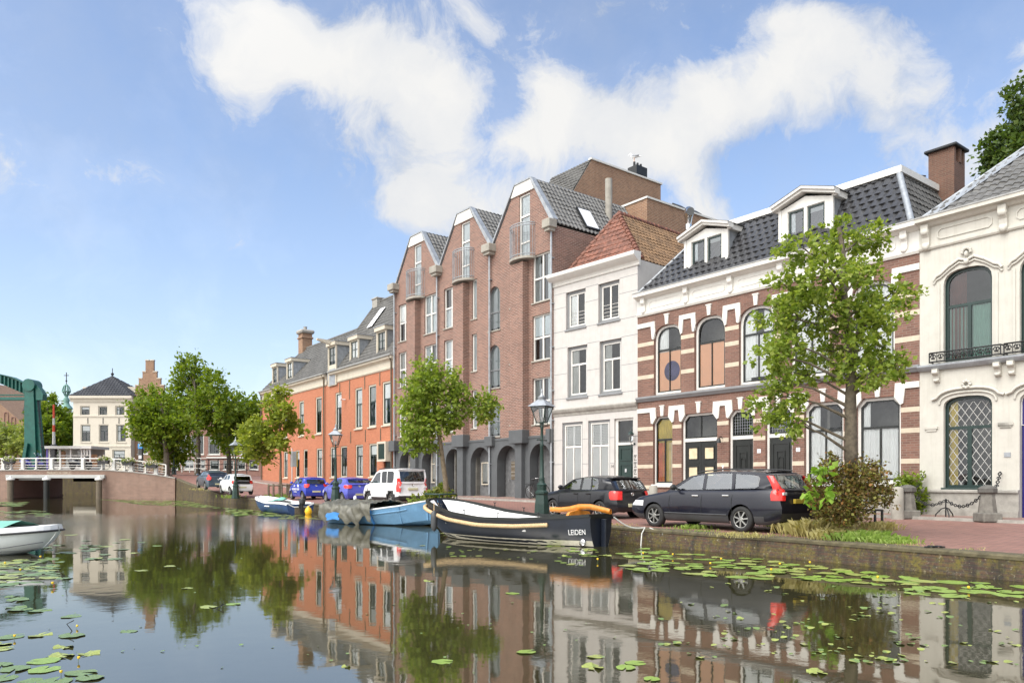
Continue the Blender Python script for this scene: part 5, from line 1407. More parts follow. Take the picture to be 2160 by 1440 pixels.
MB().box((.0, 2.7, .9), (xw, 2.9, h)).build('back_wall', M['curtain_grey'], t)
M['plum'] = plain('violet_paint', (.1, .07, .3), .5)
MB().box((-.3, -.05, -1), (-.1, .4, h)).build('side_panel', M['plum'], t)
# roofs are done: split several-piece trims into parts of their own
def split_loose(o, name):
    me = o.data; bm = bmesh.new(); bm.from_mesh(me); bm.verts.ensure_lookup_table()
    seen = set(); k = 0
    for v in bm.verts:
        if v.index in seen: continue
        st = [v]; comp = []; seen.add(v.index)
        while st:
            a = st.pop(); comp.append(a)
            for e in a.link_edges:
                b = e.other_vert(a)
                if b.index not in seen: seen.add(b.index); st.append(b)
        idx = {a.index: i for i, a in enumerate(comp)}
        fs = {f for a in comp for f in a.link_faces}
        m2 = bpy.data.meshes.new(name); m2.from_pydata([a.co[:] for a in comp], [], [[idx[q.index] for q in f.verts] for f in fs])
        for mm in me.materials: m2.materials.append(mm)
        for p, f in zip(m2.polygons, fs): p.material_index = f.material_index; p.use_smooth = f.smooth
        n = bpy.data.objects.new(name, m2); COL.objects.link(n); n.parent = o.parent
    bm.free(); bpy.data.objects.remove(o)
for o in list(COL.objects):
    s = o.name.split('.')[0]
    new = {'arch_stone': 'arch_stone', 'stone_bands': 'stone_band', 'plaster_joints': 'plaster_joint', 'plinth': 'plinth', 'hip_flashing': 'hip_flashing', 'belfry_columns': 'belfry_column', 'cheek': 'cheek', 'wing_coping': 'wing_coping', 'step_coping': 'step_coping', 'bell_strip': 'bell_plate'}.get(s)
    if new: split_loose(o, new)
# ================================================================ cars
def pl_(pts, x):
    """piecewise-linear lookup with smooth joins"""
    if x <= pts[0][0]: return pts[0][1]
    for (a, p), (b, q) in zip(pts[:-1], pts[1:]):
        if x <= b: return p + (q - p) * (x - a) / (b - a)
    return pts[-1][1]

def make_car(name, label, group, sp, pos, heading, pitch=0.):
    """x runs back from the nose (0) to the tail (-L); z up from the road"""
    Lc, W, H = sp['L'], sp['W'] / 2, sp['H']
    root = thing(name, label, 'car', pos, 0, group)
    root.rotation_euler = (0, pitch, heading)
    paint = M[sp['paint']]; trim = M[sp.get('trim', 'plastic')]
    wf, wr = -sp['fo'], -sp['fo'] - sp['wb']; Rw = sp['R']; Ra = Rw + .05
    c0 = (wf + wr) / 2 
    off = Lc / 2
    top = [(-x, z) for x, z in sp['belt']]; top.sort()
    def zt(x): return pl_(top, x)
    def wid(x):
        t = abs((x + Lc / 2) / (Lc / 2)); return W * (1 - .02 * t ** 2 - .13 * max(0, t - .72) ** 2 / .078)
    gp = [(0, .86), (.04, .93), (.18, .985), (.45, 1.), (.72, .985), (.88, .955), (.96, .925), (1., .89)]
    zb0 = sp.get('zb', .2)
    def bz(x): return zb0 + .1 * max(0, (abs(x + Lc / 2) - Lc / 2 + .55) / .55) ** 2
    def by(x, z):
        f = max(0., min(1., (z - bz(x)) / (zt(x) - bz(x)))); return wid(x) * pl_(gp, f)
    rear = sp['rear']; front = sp['front']      # (z, inset from the tail / nose)
    def xs_(x, z):
        tr = max(0, 1 - (x + Lc) / .38); tf = max(0, 1 - (-x) / .4)
        return x + (pl_(rear, z) * tr ** 1.5 if tr else 0) - (pl_(front, z) * tf ** 1.5 if tf else 0)
    xst = set(np.linspace(0, -Lc, 34).round(3).tolist() + [-.03, -.08, -Lc + .03, -Lc + .08])
    for w in (wf, wr):
        for k in range(-8, 9): xst.add(round(w + Ra * math.sin(k * math.pi / 16), 3))
    g0, g1 = -sp['cowl'], -sp['tailbase']
    xst |= {round(g0, 3), round(g1, 3)}
    xst = sorted(xst, reverse=True)
    fr_ = [0, .02, .1, .25, .42, .6, .76, .88, .95, 1.]
    mbs = {'body': MB(), 'trim': MB(), 'in': MB()}
    for sg in (1, -1):
        rows = []
        for x in xst:
            r = []
            zz = bz(x); za = zz
            for w in (wf, wr):
                if abs(x - w) < Ra: za = max(za, Rw + math.sqrt(Ra ** 2 - (x - w) ** 2))
            zz_t = zt(x)
            for f in fr_:
                z = zz + (zz_t - zz) * f; z = max(z, za)
                r.append((xs_(x, z), sg * by(x, z), z))
            r.append((xs_(x, zz_t), sg * wid(x) * .55, zz_t + .03 * (1 if x > g0 or x < g1 else 0)))
            r.append((xs_(x, zz_t), 0, zz_t + .04 * (1 if x > g0 or x < g1 else 0)))
            rows.append(r)
        tz = sp.get('trimz', .34)
        for i in range(len(rows) - 1):
            for k in range(len(rows[0]) - 1):
                q = [rows[i][k], rows[i + 1][k], rows[i + 1][k + 1], rows[i][k + 1]]
                zm = sum(p[2] for p in q) / 4; xm = sum(p[0] for p in q) / 4
                arch = any(abs(math.hypot(xm - w, zm - Rw) - Ra) < sp.get('flare', 0) for w in (wf, wr))
                key = 'in' if k >= len(fr_) - 1 and g1 < xm < g0 else 'trim' if (zm < tz or arch) and k < 8 else 'body'
                if k < 9 or key != 'x': mbs[key].add(q, [(0, 1, 2, 3) if sg < 0 else (3, 2, 1, 0)], 0, True)
        sp.setdefault('_ends', {})[sg] = (rows[0], rows[-1])
    for e in (0, 1):
        a, b = sp['_ends'][1][e], sp['_ends'][-1][e]
        for k in range(len(fr_)):
            q = [a[k], a[k + 1], b[k + 1], b[k]]
            zm = sum(p[2] for p in q) / 4
            mbs['trim' if zm < sp.get('bumpz', .36) else 'body'].add(q, [(0, 1, 2, 3) if e else (3, 2, 1, 0)], 0, True)
    # greenhouse: side panels with window openings, roof, rear panel
    rf = sorted([(-x, z) for x, z in sp['roof']])     # roof edge line
    xr0, xr1 = -sp['roof'][0][0], -sp['roof'][-1][0]
    def ry(x, z):
        zb = zt(x); t = max(0, min(1, (z - zb) / max(.05, H - zb))); return (wid(x) * .89) * (1 - t) + W * sp.get('tumble', .70) * t + .025 * math.sin(math.pi * t)
    nose = [(g0, zt(g0) - .01)] + [(-x, z - .03) for x, z in sp['roof']]
    tail = sp['tail']     # (x, z) points from the roof down to the belt at the rear
    outline = nose + [(-x, z) for x, z in tail]
    bel = [(x, zt(x) - .01) for x in np.linspace(g1, g0, 7)[1:-1]]
    outline += bel
    gb = MB()
    wins = [[(-x, z) for x, z in w] for w in sp['wins']]
    for sg in (1, -1): gb.holed(outline, wins, lambda a, b: (a, sg * ry(a, b), b))
    xx = np.linspace(xr0, xr1, 14); n = 6; rows = []
    for x in xx:
        ze = pl_(rf, x); rows.append([(x, ry(x, ze) * (1 - 2 * k / n), ze - .03 + .055 * (1 - (abs(1 - 2 * k / n)) ** 2.5)) for k in range(n + 1)])
    gb.grid(rows)
    # rear face from the roof down the tail points
    rt = [(xr1, pl_(rf, xr1) - .03)] + [(-x, z) for x, z in tail]
    rw0, rw1 = sp['rwin']
    def rx(z): return pl_(sorted((b, a) for a, b in rt), z)
    zt1, zb1 = rt[0][1], rt[-1][1]
    def rp(y, z):
        x = rx(z); w = ry(x, z); return (x - .06 * (1 - (y / w) ** 2) - .0, y, z)
    def strip(z0, z1, y0f, y1f, mb, o=0):
        rws = []
        for z in np.linspace(z0, z1, 5):
            w = ry(rx(z), z); rws.append([tuple(Vector(rp(y, z)) + Vector((-o, 0, 0))) for y in np.linspace(y0f * w, y1f * w, 7)])
        mb.grid(rws)
    strip(zt1 + .02, rw1, -1, 1, gb); strip(rw0, zb1 - .03, -1, 1, gb); strip(rw1, rw0, -1, -.86, gb); strip(rw1, rw0, .86, 1, gb)
    body_ = mbs['body']; body_._join(gb, None)
    root_parts = {}
    bo = body_.build('body', paint, root, 40, fix=True)
    mbs['trim'].build('lower_trim', trim, root, 40, fix=True)
    ib = mbs['in']
    ib.box((-.25, -W * .6, .25), (-Lc + .3, W * .6, .55))
    for xs1 in sp['seats']:
        for s in (1, -1): ib.cbox((xs1 - .08, s * .36 - .22, .6), (xs1 + .08, s * .36 + .22, zt(-2) + .18), .05); ib.cbox((xs1 - .1, s * .36 - .12, zt(-2) + .2), (xs1, s * .36 + .12, zt(-2) + .38), .04)
    ib.build('cabin', M['dark'], root)
    gm = M[sp.get('glass', 'car_glass')]
    for sg in (1, -1):
        for k, w in enumerate(wins):
            MB().add([(a, sg * (ry(a, b) - .006), b) for a, b in w], [tuple(range(len(w))) if sg < 0 else tuple(range(len(w) - 1, -1, -1))]).build('side_window', M[sp.get('glass2', sp.get('glass', 'car_glass'))] if k > 0 else gm, root)
    mb = MB(); strip(rw1 - .0, rw0, -.86, .86, mb, -.004); mb.build('rear_window', M[sp.get('glass2', sp.get('glass', 'car_glass'))], root)
    rows = []
    for t in np.linspace(0, 1, 6):
        xw = g0 + (xr0 - g0) * t; z = zt(g0) + (pl_(rf, xr0) - .03 - zt(g0)) * t; w = ry(xw, z)
        rows.append([(xw + .16 * (1 - (y / w) ** 2), y, z + .03 * (1 - (y / w) ** 2)) for y in np.linspace(-w, w, 9)])
    MB().grid(rows).build('windscreen', gm, root)
    # wheels
    for w in (wf, wr):
        for sg in (1, -1):
            h = holder('wheel', root, (w, sg * (wid(w) - .115), Rw))
            prof = [(Rw * .66, -.1), (Rw * .8, -.105), (Rw * .96, -.085), (Rw, -.05), (Rw, .05), (Rw * .96, .085), (Rw * .8, .105), (Rw * .66, .1), (Rw * .62, .06)]
            MB().lathe(prof, (0, 0, 0), 28, 'y', cap=False).build('tyre', M['tyre'], h)
            ri = Rw * .66; mb = MB(); o = sg * .075
            ns = sp.get('spokes', 7)
            mb.lathe([(ri * 1.0, o * 1.15), (ri * .94, o * 1.2), (ri * .93, o * 1.0)], (0, 0, 0), 28, 'y', cap=False)
            for k in range(ns):
                a = 2 * math.pi * k / ns + .3; d = Vector((math.cos(a), 0, math.sin(a))); tn = Vector((-d.z, 0, d.x))
                mb.bar(d * ri * .1 + Vector((0, o * 1.15, 0)), d * ri * .95 + Vector((0, o * 1.0, 0)), .034 if ns < 9 else .022, .03)
            mb.lathe([(.001, o * 1.3), (.05, o * 1.25), (.065, o * 1.0)], (0, 0, 0), 12, 'y')
            mb.build('rim', M['rim'], h)
            MB().lathe([(.001, o * .5), (ri * .99, o * .5)], (0, 0, 0), 20, 'y').build('dark_gap_disc', M['tyre'], h)  # dark disc standing in for the shade between the spokes
    # lights, plate, mirrors, handles, seams
    for sg in (1, -1):
        tl = MB()
        if 'tail_light' in sp:
            rows = []
            for z, sl_, rl in sp['tail_light']:
                hi = z > zt(-Lc + .1)
                xr_ = rx(z) if hi else xs_(-Lc, z); yy = ry(xr_ + .02, z) if hi else by(-Lc + .02, z)
                xsd = xr_ + sl_; ys = ry(xsd, z) if hi else by(xsd, z)
                e = .012
                rws = [(xsd, sg * (ys + .004), z), (xr_ + sl_ * .45, sg * ((ry(xr_ + sl_ * .45, z) if hi else by(xr_ + sl_ * .45, z)) + e), z), (xr_ + .01, sg * (yy + e), z), (xr_ - .03, sg * (yy - .04), z), (xr_ - .035 - .03, sg * (yy - rl * .5), z), (xr_ - .035 - .04, sg * (yy - rl), z)]
                rows.append(rws)
            tl.grid(rows)
            lt = tl.build('tail_light', M['red_light'], root)
            if sp.get('tl_clear'):
                za, zb_ = sp['tl_clear']; mb = MB(); yy = by(-Lc + .02, za)
                x_ = xs_(-Lc, za)
                mb.cbox((x_ - .075, sg * (yy - .05), za), (x_ - .03, sg * (yy - .2), zb_), .01); mb.build('reversing_lens', M['clear_light'], lt)
        x0 = -.12; z0 = sp.get('hlz', .66); y0 = by(x0, z0)
        mb = MB(); rows = []
        for z in (z0 - .07, z0, z0 + .075):
            rows.append([(xs_(x, z) + .006, sg * (by(x, z) + .006), z) for x in (-.55, -.4, -.25, -.12, -.05)])
        mb.grid(rows); mb.build('headlight', M['clear_light'], root)
        mb = MB(); xm = g0 - sp.get('mir', .42); zm = zt(xm) + .08
        mb.ball((xm, sg * (W + .09), zm + .02), (.07, .11, .075), 7); mb.bar((xm, sg * (W - .1), zm - .03), (xm, sg * (W + .05), zm), .04)
        mb.build('mirror', M[sp.get('mirror', sp['paint'])], root)
        for xd in sp['seams']:
            pts = [(xd + .02 * math.sin(k * .5), sg * (by(xd, z) + .002), z) for k, z in enumerate(np.linspace(sp.get('trimz', .34) + .02, zt(xd) - .01, 7))]
            MB().tube(pts, .006, 4).build('door_seam', M['black'], root)
        for xd in sp['handles']:
            z = zt(xd) - .13
            mb = MB(); mb.cbox((xd - .1, sg * (by(xd, z) + .0), z - .018), (xd + .1, sg * (by(xd, z) + .035), z + .018), .008); mb.build('door_handle', M[sp.get('hmat', sp['paint'])], root)
        if sp.get('moulding'):
            z = sp['moulding']; MB().tube([(x, sg * (by(x, z) + .004), z) for x in np.linspace(wf - Ra - .03, wr + Ra + .03, 9)], .018, 5).build('side_moulding', M[sp.get('mould_mat', 'plastic_grey')], root)
        if sp.get('rails'):
            MB().tube([(x, sg * (ry(x, pl_(rf, x)) - .05), pl_(rf, x) + .035) for x in np.linspace(xr0 - .2, xr1 + .1, 8)], .02, 6).build('roof_rail', M['plastic'], root)
    pz = sp['plate']; px_ = (xs_(-Lc, pz) if pz < zt(-Lc) else rx(pz)) - sp.get('pd', .03)
    MB().cbox((px_ - .02, -.26, pz - .055), (px_ + .05, .26, pz + .055), .008).build('number_plate', M[sp.get('pm', 'plate_faded')], root)
    ez = sp['emblem']; ex_ = rx(ez) - .05 if ez > zt(-Lc + .05) else xs_(-Lc, ez)
    if sp.get('word'):
        text_part('lettering', sp['word'], .085, M['chrome'], root, Matrix.Translation((ex_ - .035, 0, ez)) @ Matrix.Rotation(R(-90), 4, 'Z') @ Matrix.Rotation(R(80), 4, 'X'))
    else:
        MB().lathe([(.062, -.004), (.058, -.014), (.048, -.014), (.046, -.006), (.001, -.005)], (ex_ - sp.get('ed', .02), 0, ez), 18, 'x').add([(ex_ - sp.get('ed', .02) - .012, y, ez + z) for y, z in ((-.045, .035), (-.03, .035), (0, -.02), (.03, .035), (.045, .035), (.01, -.045), (-.01, -.045))], [(0, 1, 2, 3, 4, 5, 6)]).build('emblem', M['chrome'], root)
    if sp.get('wiper', 1):
        z = rw0 + .02; MB().tube([(rx(z) - .085, 0, z), (rx(z) - .07, .3, z + .03)], .01, 4).build('wiper', M['plastic'], root)
    if sp.get('spoiler'):
        x = xr1; z = pl_(rf, xr1); w = ry(x, z)
        MB().add([(x + .1, -w, z + .01), (x + .1, w, z + .01), (x - .16, w * .95, z - .0), (x - .16, -w * .95, z - .0), (x + .1, -w, z - .04), (x + .1, w, z - .04), (x - .16, w * .95, z - .035), (x - .16, -w * .95, z - .035)], [(0, 1, 2, 3), (7, 6, 5, 4), (2, 6, 7, 3), (0, 3, 7, 4), (1, 5, 6, 2)]).build('spoiler', paint, root)
    return root, by, zt

M['paint_navy'] = carpaint('navy_car_paint', (.006, .0065, .014), .1)
M['paint_black'] = carpaint('black_car_paint', (.008, .008, .011), .1)
M['paint_white'] = carpaint('white_car_paint', (.72, .72, .72), 0, .3)
M['paint_blue'] = carpaint('blue_car_paint', (.035, .06, .42), .2)
M['paint_violet'] = carpaint('violet_blue_car_paint', (.10, .115, .52), .3)
M['paint_slate'] = carpaint('slate_car_paint', (.085, .115, .155), .5)

def place_rear(px, y, z, L, head):
    """position such that the near rear wheel contact stands at the sight line"""
    return at(px, HY, y)

QD = Vector((-.66, .75)).normalized()
def head_of(v): return math.atan2(v[1], v[0])
# dark estate nearest: contacts surveyed at the two left wheels
def from_contacts(sp, c_rear, c_front):
    """root location and heading from the ground points of the canal-side wheels (left side faces the viewer)"""
    d = (Vector(c_front[:2]) - Vector(c_rear[:2])).normalized()
    left = Vector((-d.y, d.x))           # left of travel
    side = 1 if left.dot(-Vector(c_rear[:2])) > 0 else -1
    n = left * side
    mid = Vector(c_rear[:2])
    nose = mid + d * (sp['wb'] + sp['fo']) - n * (sp['W'] / 2 - .115)
    return (nose.x, nose.y, c_rear[2]), math.atan2(d.y, d.x)

GRP = 'cars parked along the quay'
estate = dict(L=4.82, W=1.86, H=1.54, wb=2.815, fo=.93, R=.325, paint='paint_navy', trim='plastic_grey', trimz=.36, bumpz=.5, zb=.2,
    belt=[(0, .72), (.1, .78), (.5, .86), (1.2, .97), (1.45, 1.0), (2.5, 1.02), (3.6, 1.04), (4.6, 1.06), (4.82, 1.06)], cowl=1.3, tailbase=4.7,
    roof=[(2.05, 1.43), (2.5, 1.50), (3.1, 1.54), (3.8, 1.53), (4.3, 1.49)], tail=[(4.42, 1.42), (4.56, 1.25), (4.66, 1.1), (4.7, 1.05)], rwin=(1.1, 1.41),
    wins=[[(1.55, 1.03), (2.15, 1.38), (2.5, 1.44), (2.52, 1.05)], [(2.62, 1.055), (2.6, 1.45), (3.0, 1.47), (3.35, 1.465), (3.42, 1.07)], [(3.52, 1.08), (3.46, 1.455), (3.9, 1.43), (4.12, 1.40), (4.2, 1.33), (4.18, 1.14), (4.1, 1.09)]],
    rear=[(.2, .14), (.45, .02), (.6, 0), (.75, .05), (.95, .08), (1.06, .12)], front=[(.2, .12), (.4, .02), (.6, 0), (.8, .12)], seats=[-2.35, -3.25],
    tail_light=[(.8, .2, .12), (.92, .21, .14), (1.02, .17, .12), (1.06, .13, .1), (1.1, .11, .08), (1.25, .09, .06), (1.4, .085, .04)], tl_clear=(.93, 1.0), seams=[-1.5, -2.57, -3.5], handles=[-2.35, -3.3], hmat='chrome', moulding=.42, mirror='plastic', rails=True, plate=.78, pd=.06, pm='plate_yellow', emblem=.98, word='V O L V O', spokes=7)
pos, hd = from_contacts(estate, gnd(1566.7, 1122.2, .0), gnd(1378, 1110.4, .0))
make_car('estate_car', 'dark navy estate car with tall red tail lights beside the leafy shrub', GRP, estate, pos, hd)
hatch = dict(L=4.15, W=1.735, H=1.44, wb=2.51, fo=.86, R=.31, paint='paint_black', trim='paint_black', trimz=.3, bumpz=.2, zb=.18,
    belt=[(0, .66), (.1, .74), (.5, .86), (1.0, .93), (1.25, .96), (2.2, .97), (3.4, .98), (4.0, .97), (4.15, .95)], cowl=1.05, tailbase=4.02,
    roof=[(1.85, 1.36), (2.25, 1.42), (2.8, 1.44), (3.3, 1.42), (3.62, 1.38)], tail=[(3.72, 1.30), (3.88, 1.12), (3.99, 1.0), (4.02, .96)], rwin=(1.01, 1.3),
    wins=[[(1.35, .985), (1.95, 1.32), (2.25, 1.36), (2.28, .985)], [(2.38, .985), (2.36, 1.365), (2.75, 1.375), (2.85, .985)], [(2.9, .985), (2.82, 1.37), (3.1, 1.34), (3.2, 1.22), (3.22, 1.0)]],
    rear=[(.2, .1), (.35, .0), (.5, 0), (.62, .05), (.8, .08), (.95, .12)], front=[(.2, .1), (.4, 0), (.55, 0), (.75, .15)], seats=[-2.15, -2.95], glass='car_glass',
    tail_light=[(.66, .2, .2), (.72, .24, .2), (.82, .25, .2), (.9, .24, .2), (.94, .2, .18)], seams=[-1.25, -2.3, -2.95], handles=[-2.15, -2.8], moulding=.52, mould_mat='paint_black', plate=.48, pd=.0, emblem=.84, ed=.0, spokes=5, spoiler=True)
g0 = gnd(1266, 1093.5, 0); g0 = at(1268, 0, 25.0); g0.z = 0.0
dirq = (Vector((-2.8, 29.4)) - Vector((3.92, 19.6))).normalized()
pos, hd = from_contacts(hatch, g0, g0 + Vector((dirq.x, dirq.y, 0)))
make_car('hatchback_car', 'black five door hatchback in front of the white canal house', GRP, hatch, pos, hd)
van = dict(L=4.4, W=1.85, H=1.87, wb=2.785, fo=.9, R=.335, paint='paint_white', trim='plastic', trimz=.5, bumpz=.55, flare=.1, zb=.22,
    belt=[(0, .82), (.08, .95), (.4, 1.05), (.9, 1.1), (1.1, 1.12), (2.3, 1.14), (3.8, 1.16), (4.4, 1.16)], cowl=.85, tailbase=4.3,
    roof=[(1.72, 1.74), (2.1, 1.84), (2.8, 1.87), (3.7, 1.86), (4.12, 1.82)], tail=[(4.2, 1.72), (4.26, 1.5), (4.29, 1.25), (4.3, 1.15)], rwin=(1.22, 1.72),
    wins=[[(1.15, 1.15), (1.75, 1.62), (2.05, 1.7), (2.25, 1.7), (2.28, 1.15)], [(2.45, 1.19), (2.42, 1.7), (2.6, 1.74), (3.0, 1.74), (3.05, 1.17), (2.55, 1.16)], [(3.12, 1.17), (3.08, 1.74), (3.7, 1.73), (3.85, 1.66), (3.86, 1.3), (3.75, 1.18)]],
    rear=[(.2, .12), (.4, .0), (.58, 0), (.7, .06), (1., .08), (1.16, .1)], front=[(.2, .1), (.45, 0), (.7, 0), (.95, .1)], seats=[-2.1, -3.0], glass='car_glass', glass2='car_glass_dark', tumble=.8,
    tail_light=[(.72, .1, .1), (.9, .12, .1), (1.1, .13, .1), (1.16, .13, .1), (1.25, .12, .08), (1.38, .09, .06)], tl_clear=(.9, 1.0), seams=[-1.1, -2.37, -3.6], handles=[-2.1, -2.62], hmat='paint_white', rails=True, plate=.86, pd=.035, emblem=1.08, mirror='plastic', spokes=6, spoiler=True)
g0 = at(827, 0, 37.4); g0.z = .02
dirq = (Vector((-9.6, 39.6)) - Vector((-2.8, 29.4))).normalized()
pos, hd = from_contacts(van, g0, g0 + Vector((dirq.x, dirq.y, 0)))
make_car('family_van', 'white high-roofed family van beside the lamp post', GRP, van, pos, hd)
kia = dict(L=4.0, W=1.72, H=1.455, wb=2.57, fo=.82, R=.31, paint='paint_violet', trim='paint_violet', trimz=.28, bumpz=.4, zb=.18,
    belt=[(0, .66), (.1, .78), (.5, .9), (.95, .97), (1.2, .99), (2.2, 1.02), (3.3, 1.08), (3.9, 1.08), (4.0, 1.05)], cowl=.95, tailbase=3.9,
    roof=[(1.75, 1.37), (2.2, 1.44), (2.7, 1.455), (3.2, 1.43), (3.55, 1.38)], tail=[(3.66, 1.31), (3.78, 1.18), (3.88, 1.1), (3.9, 1.06)], rwin=(1.13, 1.3),
    wins=[[(1.25, 1.02), (1.85, 1.34), (2.25, 1.38), (2.3, 1.04)], [(2.4, 1.05), (2.36, 1.38), (2.9, 1.37), (3.12, 1.3), (3.2, 1.16), (3.0, 1.08)]],
    rear=[(.2, .08), (.4, .0), (.6, 0), (.8, .04), (1.05, .12)], front=[(.2, .1), (.4, 0), (.6, 0), (.8, .14)], seats=[-2.1, -2.9], glass2='car_glass_dark',
    tail_light=[(.84, .2, .2), (.9, .3, .25), (.98, .3, .25), (1.03, .22, .2)], seams=[-1.15, -2.33, -3.0], handles=[-2.1, -2.85], plate=.5, pd=.0, emblem=.95, ed=.0, spokes=10, spoiler=True)
g0 = at(724, 0, 42.4); g0.z = .02
pos, hd = from_contacts(kia, g0, g0 + Vector((dirq.x, dirq.y, 0)))
make_car('hatchback_car', 'violet blue small hatchback between the white van and the lettered blue car', GRP, kia, pos, hd)
small = dict(L=3.47, W=1.62, H=1.46, wb=2.34, fo=.68, R=.29, paint='paint_blue', trim='paint_blue', trimz=.26, bumpz=.22, zb=.18,
    belt=[(0, .68), (.08, .8), (.4, .92), (.75, .98), (1.0, 1.0), (2.2, 1.03), (2.9, 1.06), (3.4, 1.05), (3.47, 1.03)], cowl=.75, tailbase=3.38,
    roof=[(1.5, 1.38), (1.9, 1.45), (2.4, 1.46), (2.8, 1.44), (3.08, 1.4)], tail=[(3.16, 1.32), (3.26, 1.16), (3.36, 1.06), (3.38, 1.03)], rwin=(1.02, 1.32),
    wins=[[(1.05, 1.02), (1.6, 1.35), (1.9, 1.38), (1.95, 1.04)], [(2.05, 1.05), (2.0, 1.385), (2.5, 1.37), (2.68, 1.3), (2.72, 1.12), (2.6, 1.07)]],
    rear=[(.2, .08), (.4, .0), (.6, 0), (.8, .04), (1.05, .1)], front=[(.2, .1), (.4, 0), (.6, 0), (.8, .14)], seats=[-1.85, -2.55], glass2='car_glass_dark',
    tail_light=[(.8, .08, .12), (.88, .13, .2), (.98, .14, .22), (1.03, .1, .16)], seams=[-.95, -1.98, -2.7], handles=[-1.8, -2.5], plate=.55, pd=.0, emblem=.92, ed=.0, spokes=6)
g0 = at(640, 0, 47.6); g0.z = .06
dirq = (Vector((-17.2, 51.6)) - Vector((-9.6, 39.6))).normalized()
pos, hd = from_contacts(small, g0, g0 + Vector((dirq.x, dirq.y, 0)))
rb_, by_, zt_ = make_car('hatchback_car', 'deep blue small hatchback with white lettering on its doors', GRP, small, pos, hd)
side = 1
for txt, x, z, s in (('WONING MEDIA', -1.75, .68, .2), ('FOTO EN VIDEO', -1.7, .52, .09)):
    m = Matrix.Translation((x, by_(x, z) + .012, z)) @ Matrix.Rotation(R(180), 4, 'Z') @ Matrix.Rotation(R(90), 4, 'X')
    text_part('lettering', txt, s, M['sign_white'], rb_, m)
mb = MB(); mb.prism([(-2.35, .85), (-2.2, 1.02), (-2.0, .98), (-2.05, .82), (-2.2, .76)], by_(-2.2, .9) + .004, by_(-2.2, .9) + .012, 'y'); mb.prism([(-1.5, .9), (-1.35, .98), (-1.25, .88), (-1.4, .84)], by_(-1.4, .9) + .004, by_(-1.4, .9) + .012, 'y')
mb.build('decal', M['sign_white'], rb_)
white = dict(small); white.update(paint='paint_white', trim='paint_white', glass='car_glass_dark', glass2='car_glass_dark', mirror='paint_white', _ends={})
g0 = at(487, 0, 53.5); g0.z = EYE - (1040.5 - HY) / FPX * 53.5
g1 = at(466.5, 0, 55.6); g1.z = EYE - (1034 - HY) / FPX * 55.6
pos, hd = from_contacts(white, g0, g1)
rw_, b1, b2 = make_car('hatchback_car', 'small white hatchback parked behind the lamp post near the bridge', GRP, white, pos, hd, -.03)
MB().box((-3.4, -.5, .78), (-3.475, .5, 1.0)).build('tailgate_panel', M['black'], rw_)
v40 = dict(hatch); v40.update(L=4.37, wb=2.65, fo=.9, paint='paint_slate', trim='paint_slate', trimz=.28, mould_mat='paint_slate', moulding=None, glass='car_glass', glass2='car_glass_dark', _ends={},
    belt=[(0, .66), (.1, .76), (.5, .88), (1.0, .96), (1.3, .99), (2.3, 1.01), (3.5, 1.06), (4.2, 1.06), (4.37, 1.02)], tailbase=4.22, roof=[(1.95, 1.36), (2.35, 1.42), (2.8, 1.44), (3.3, 1.42), (3.8, 1.36)], tail=[(3.95, 1.28), (4.1, 1.15), (4.2, 1.08), (4.22, 1.05)], rwin=(1.09, 1.28),
    tail_light=[(.78, .16, .12), (.9, .3, .18), (1.0, .26, .16), (1.08, .14, .08), (1.2, .1, .04)], wins=[[(1.4, 1.02), (2.0, 1.32), (2.3, 1.36), (2.35, 1.03)], [(2.45, 1.04), (2.42, 1.365), (2.9, 1.36), (3.2, 1.28), (3.35, 1.15), (3.1, 1.07)]], spokes=8)
g0 = at(434.5, 0, 59.); g0.z = EYE - (1027.5 - HY) / FPX * 59.
g1 = at(416, 0, 61.6); g1.z = g0.z + .15
pos, hd = from_contacts(v40, g0, g1)
make_car('hatchback_car', 'slate grey hatchback parked farthest back by the bridge ramp', GRP, v40, pos, hd, -.05)

# ================================================================ boats
def make_hull(L, B, sheer, keel, n=26, p=.55, bow=1.6, stern=.7, rake=.35, m=10, flat=1.0):
    """x from stern 0 to bow L; returns section rows (port+starboard), sheer line function"""
    rows = []; sh = []
    for i in range(n + 1):
        s = 1 - (1 - i / n) ** 1.6
        b = B / 2 * min(1, (stern + (1 - stern) * math.sin(min(1, s / .45) * math.pi / 2))) * (1 - max(0, (s - .45) / .55) ** 2.4) ** (1 / bow)
        b = max(b, .015)
        zs, zk = pl_(sheer, s), pl_(keel, s)
        half = []
        for j in range(m + 1):
            u = j / m
            y = b * (1 - (1 - u) ** 2.6) ** .75 if flat < 1 else b * (1 - (1 - u) ** 2.2)
            z = zk + (zs - zk) * u ** 1.35
            x = s * L - rake * (1 - u) * max(0, (s - .6) / .4) ** 1.5
            half.append((x, y, z))
        rows.append([(x, -y, z) for x, y, z in half[::-1]] + half[1:])
        sh.append((s * L, b, zs))
    return rows, sh

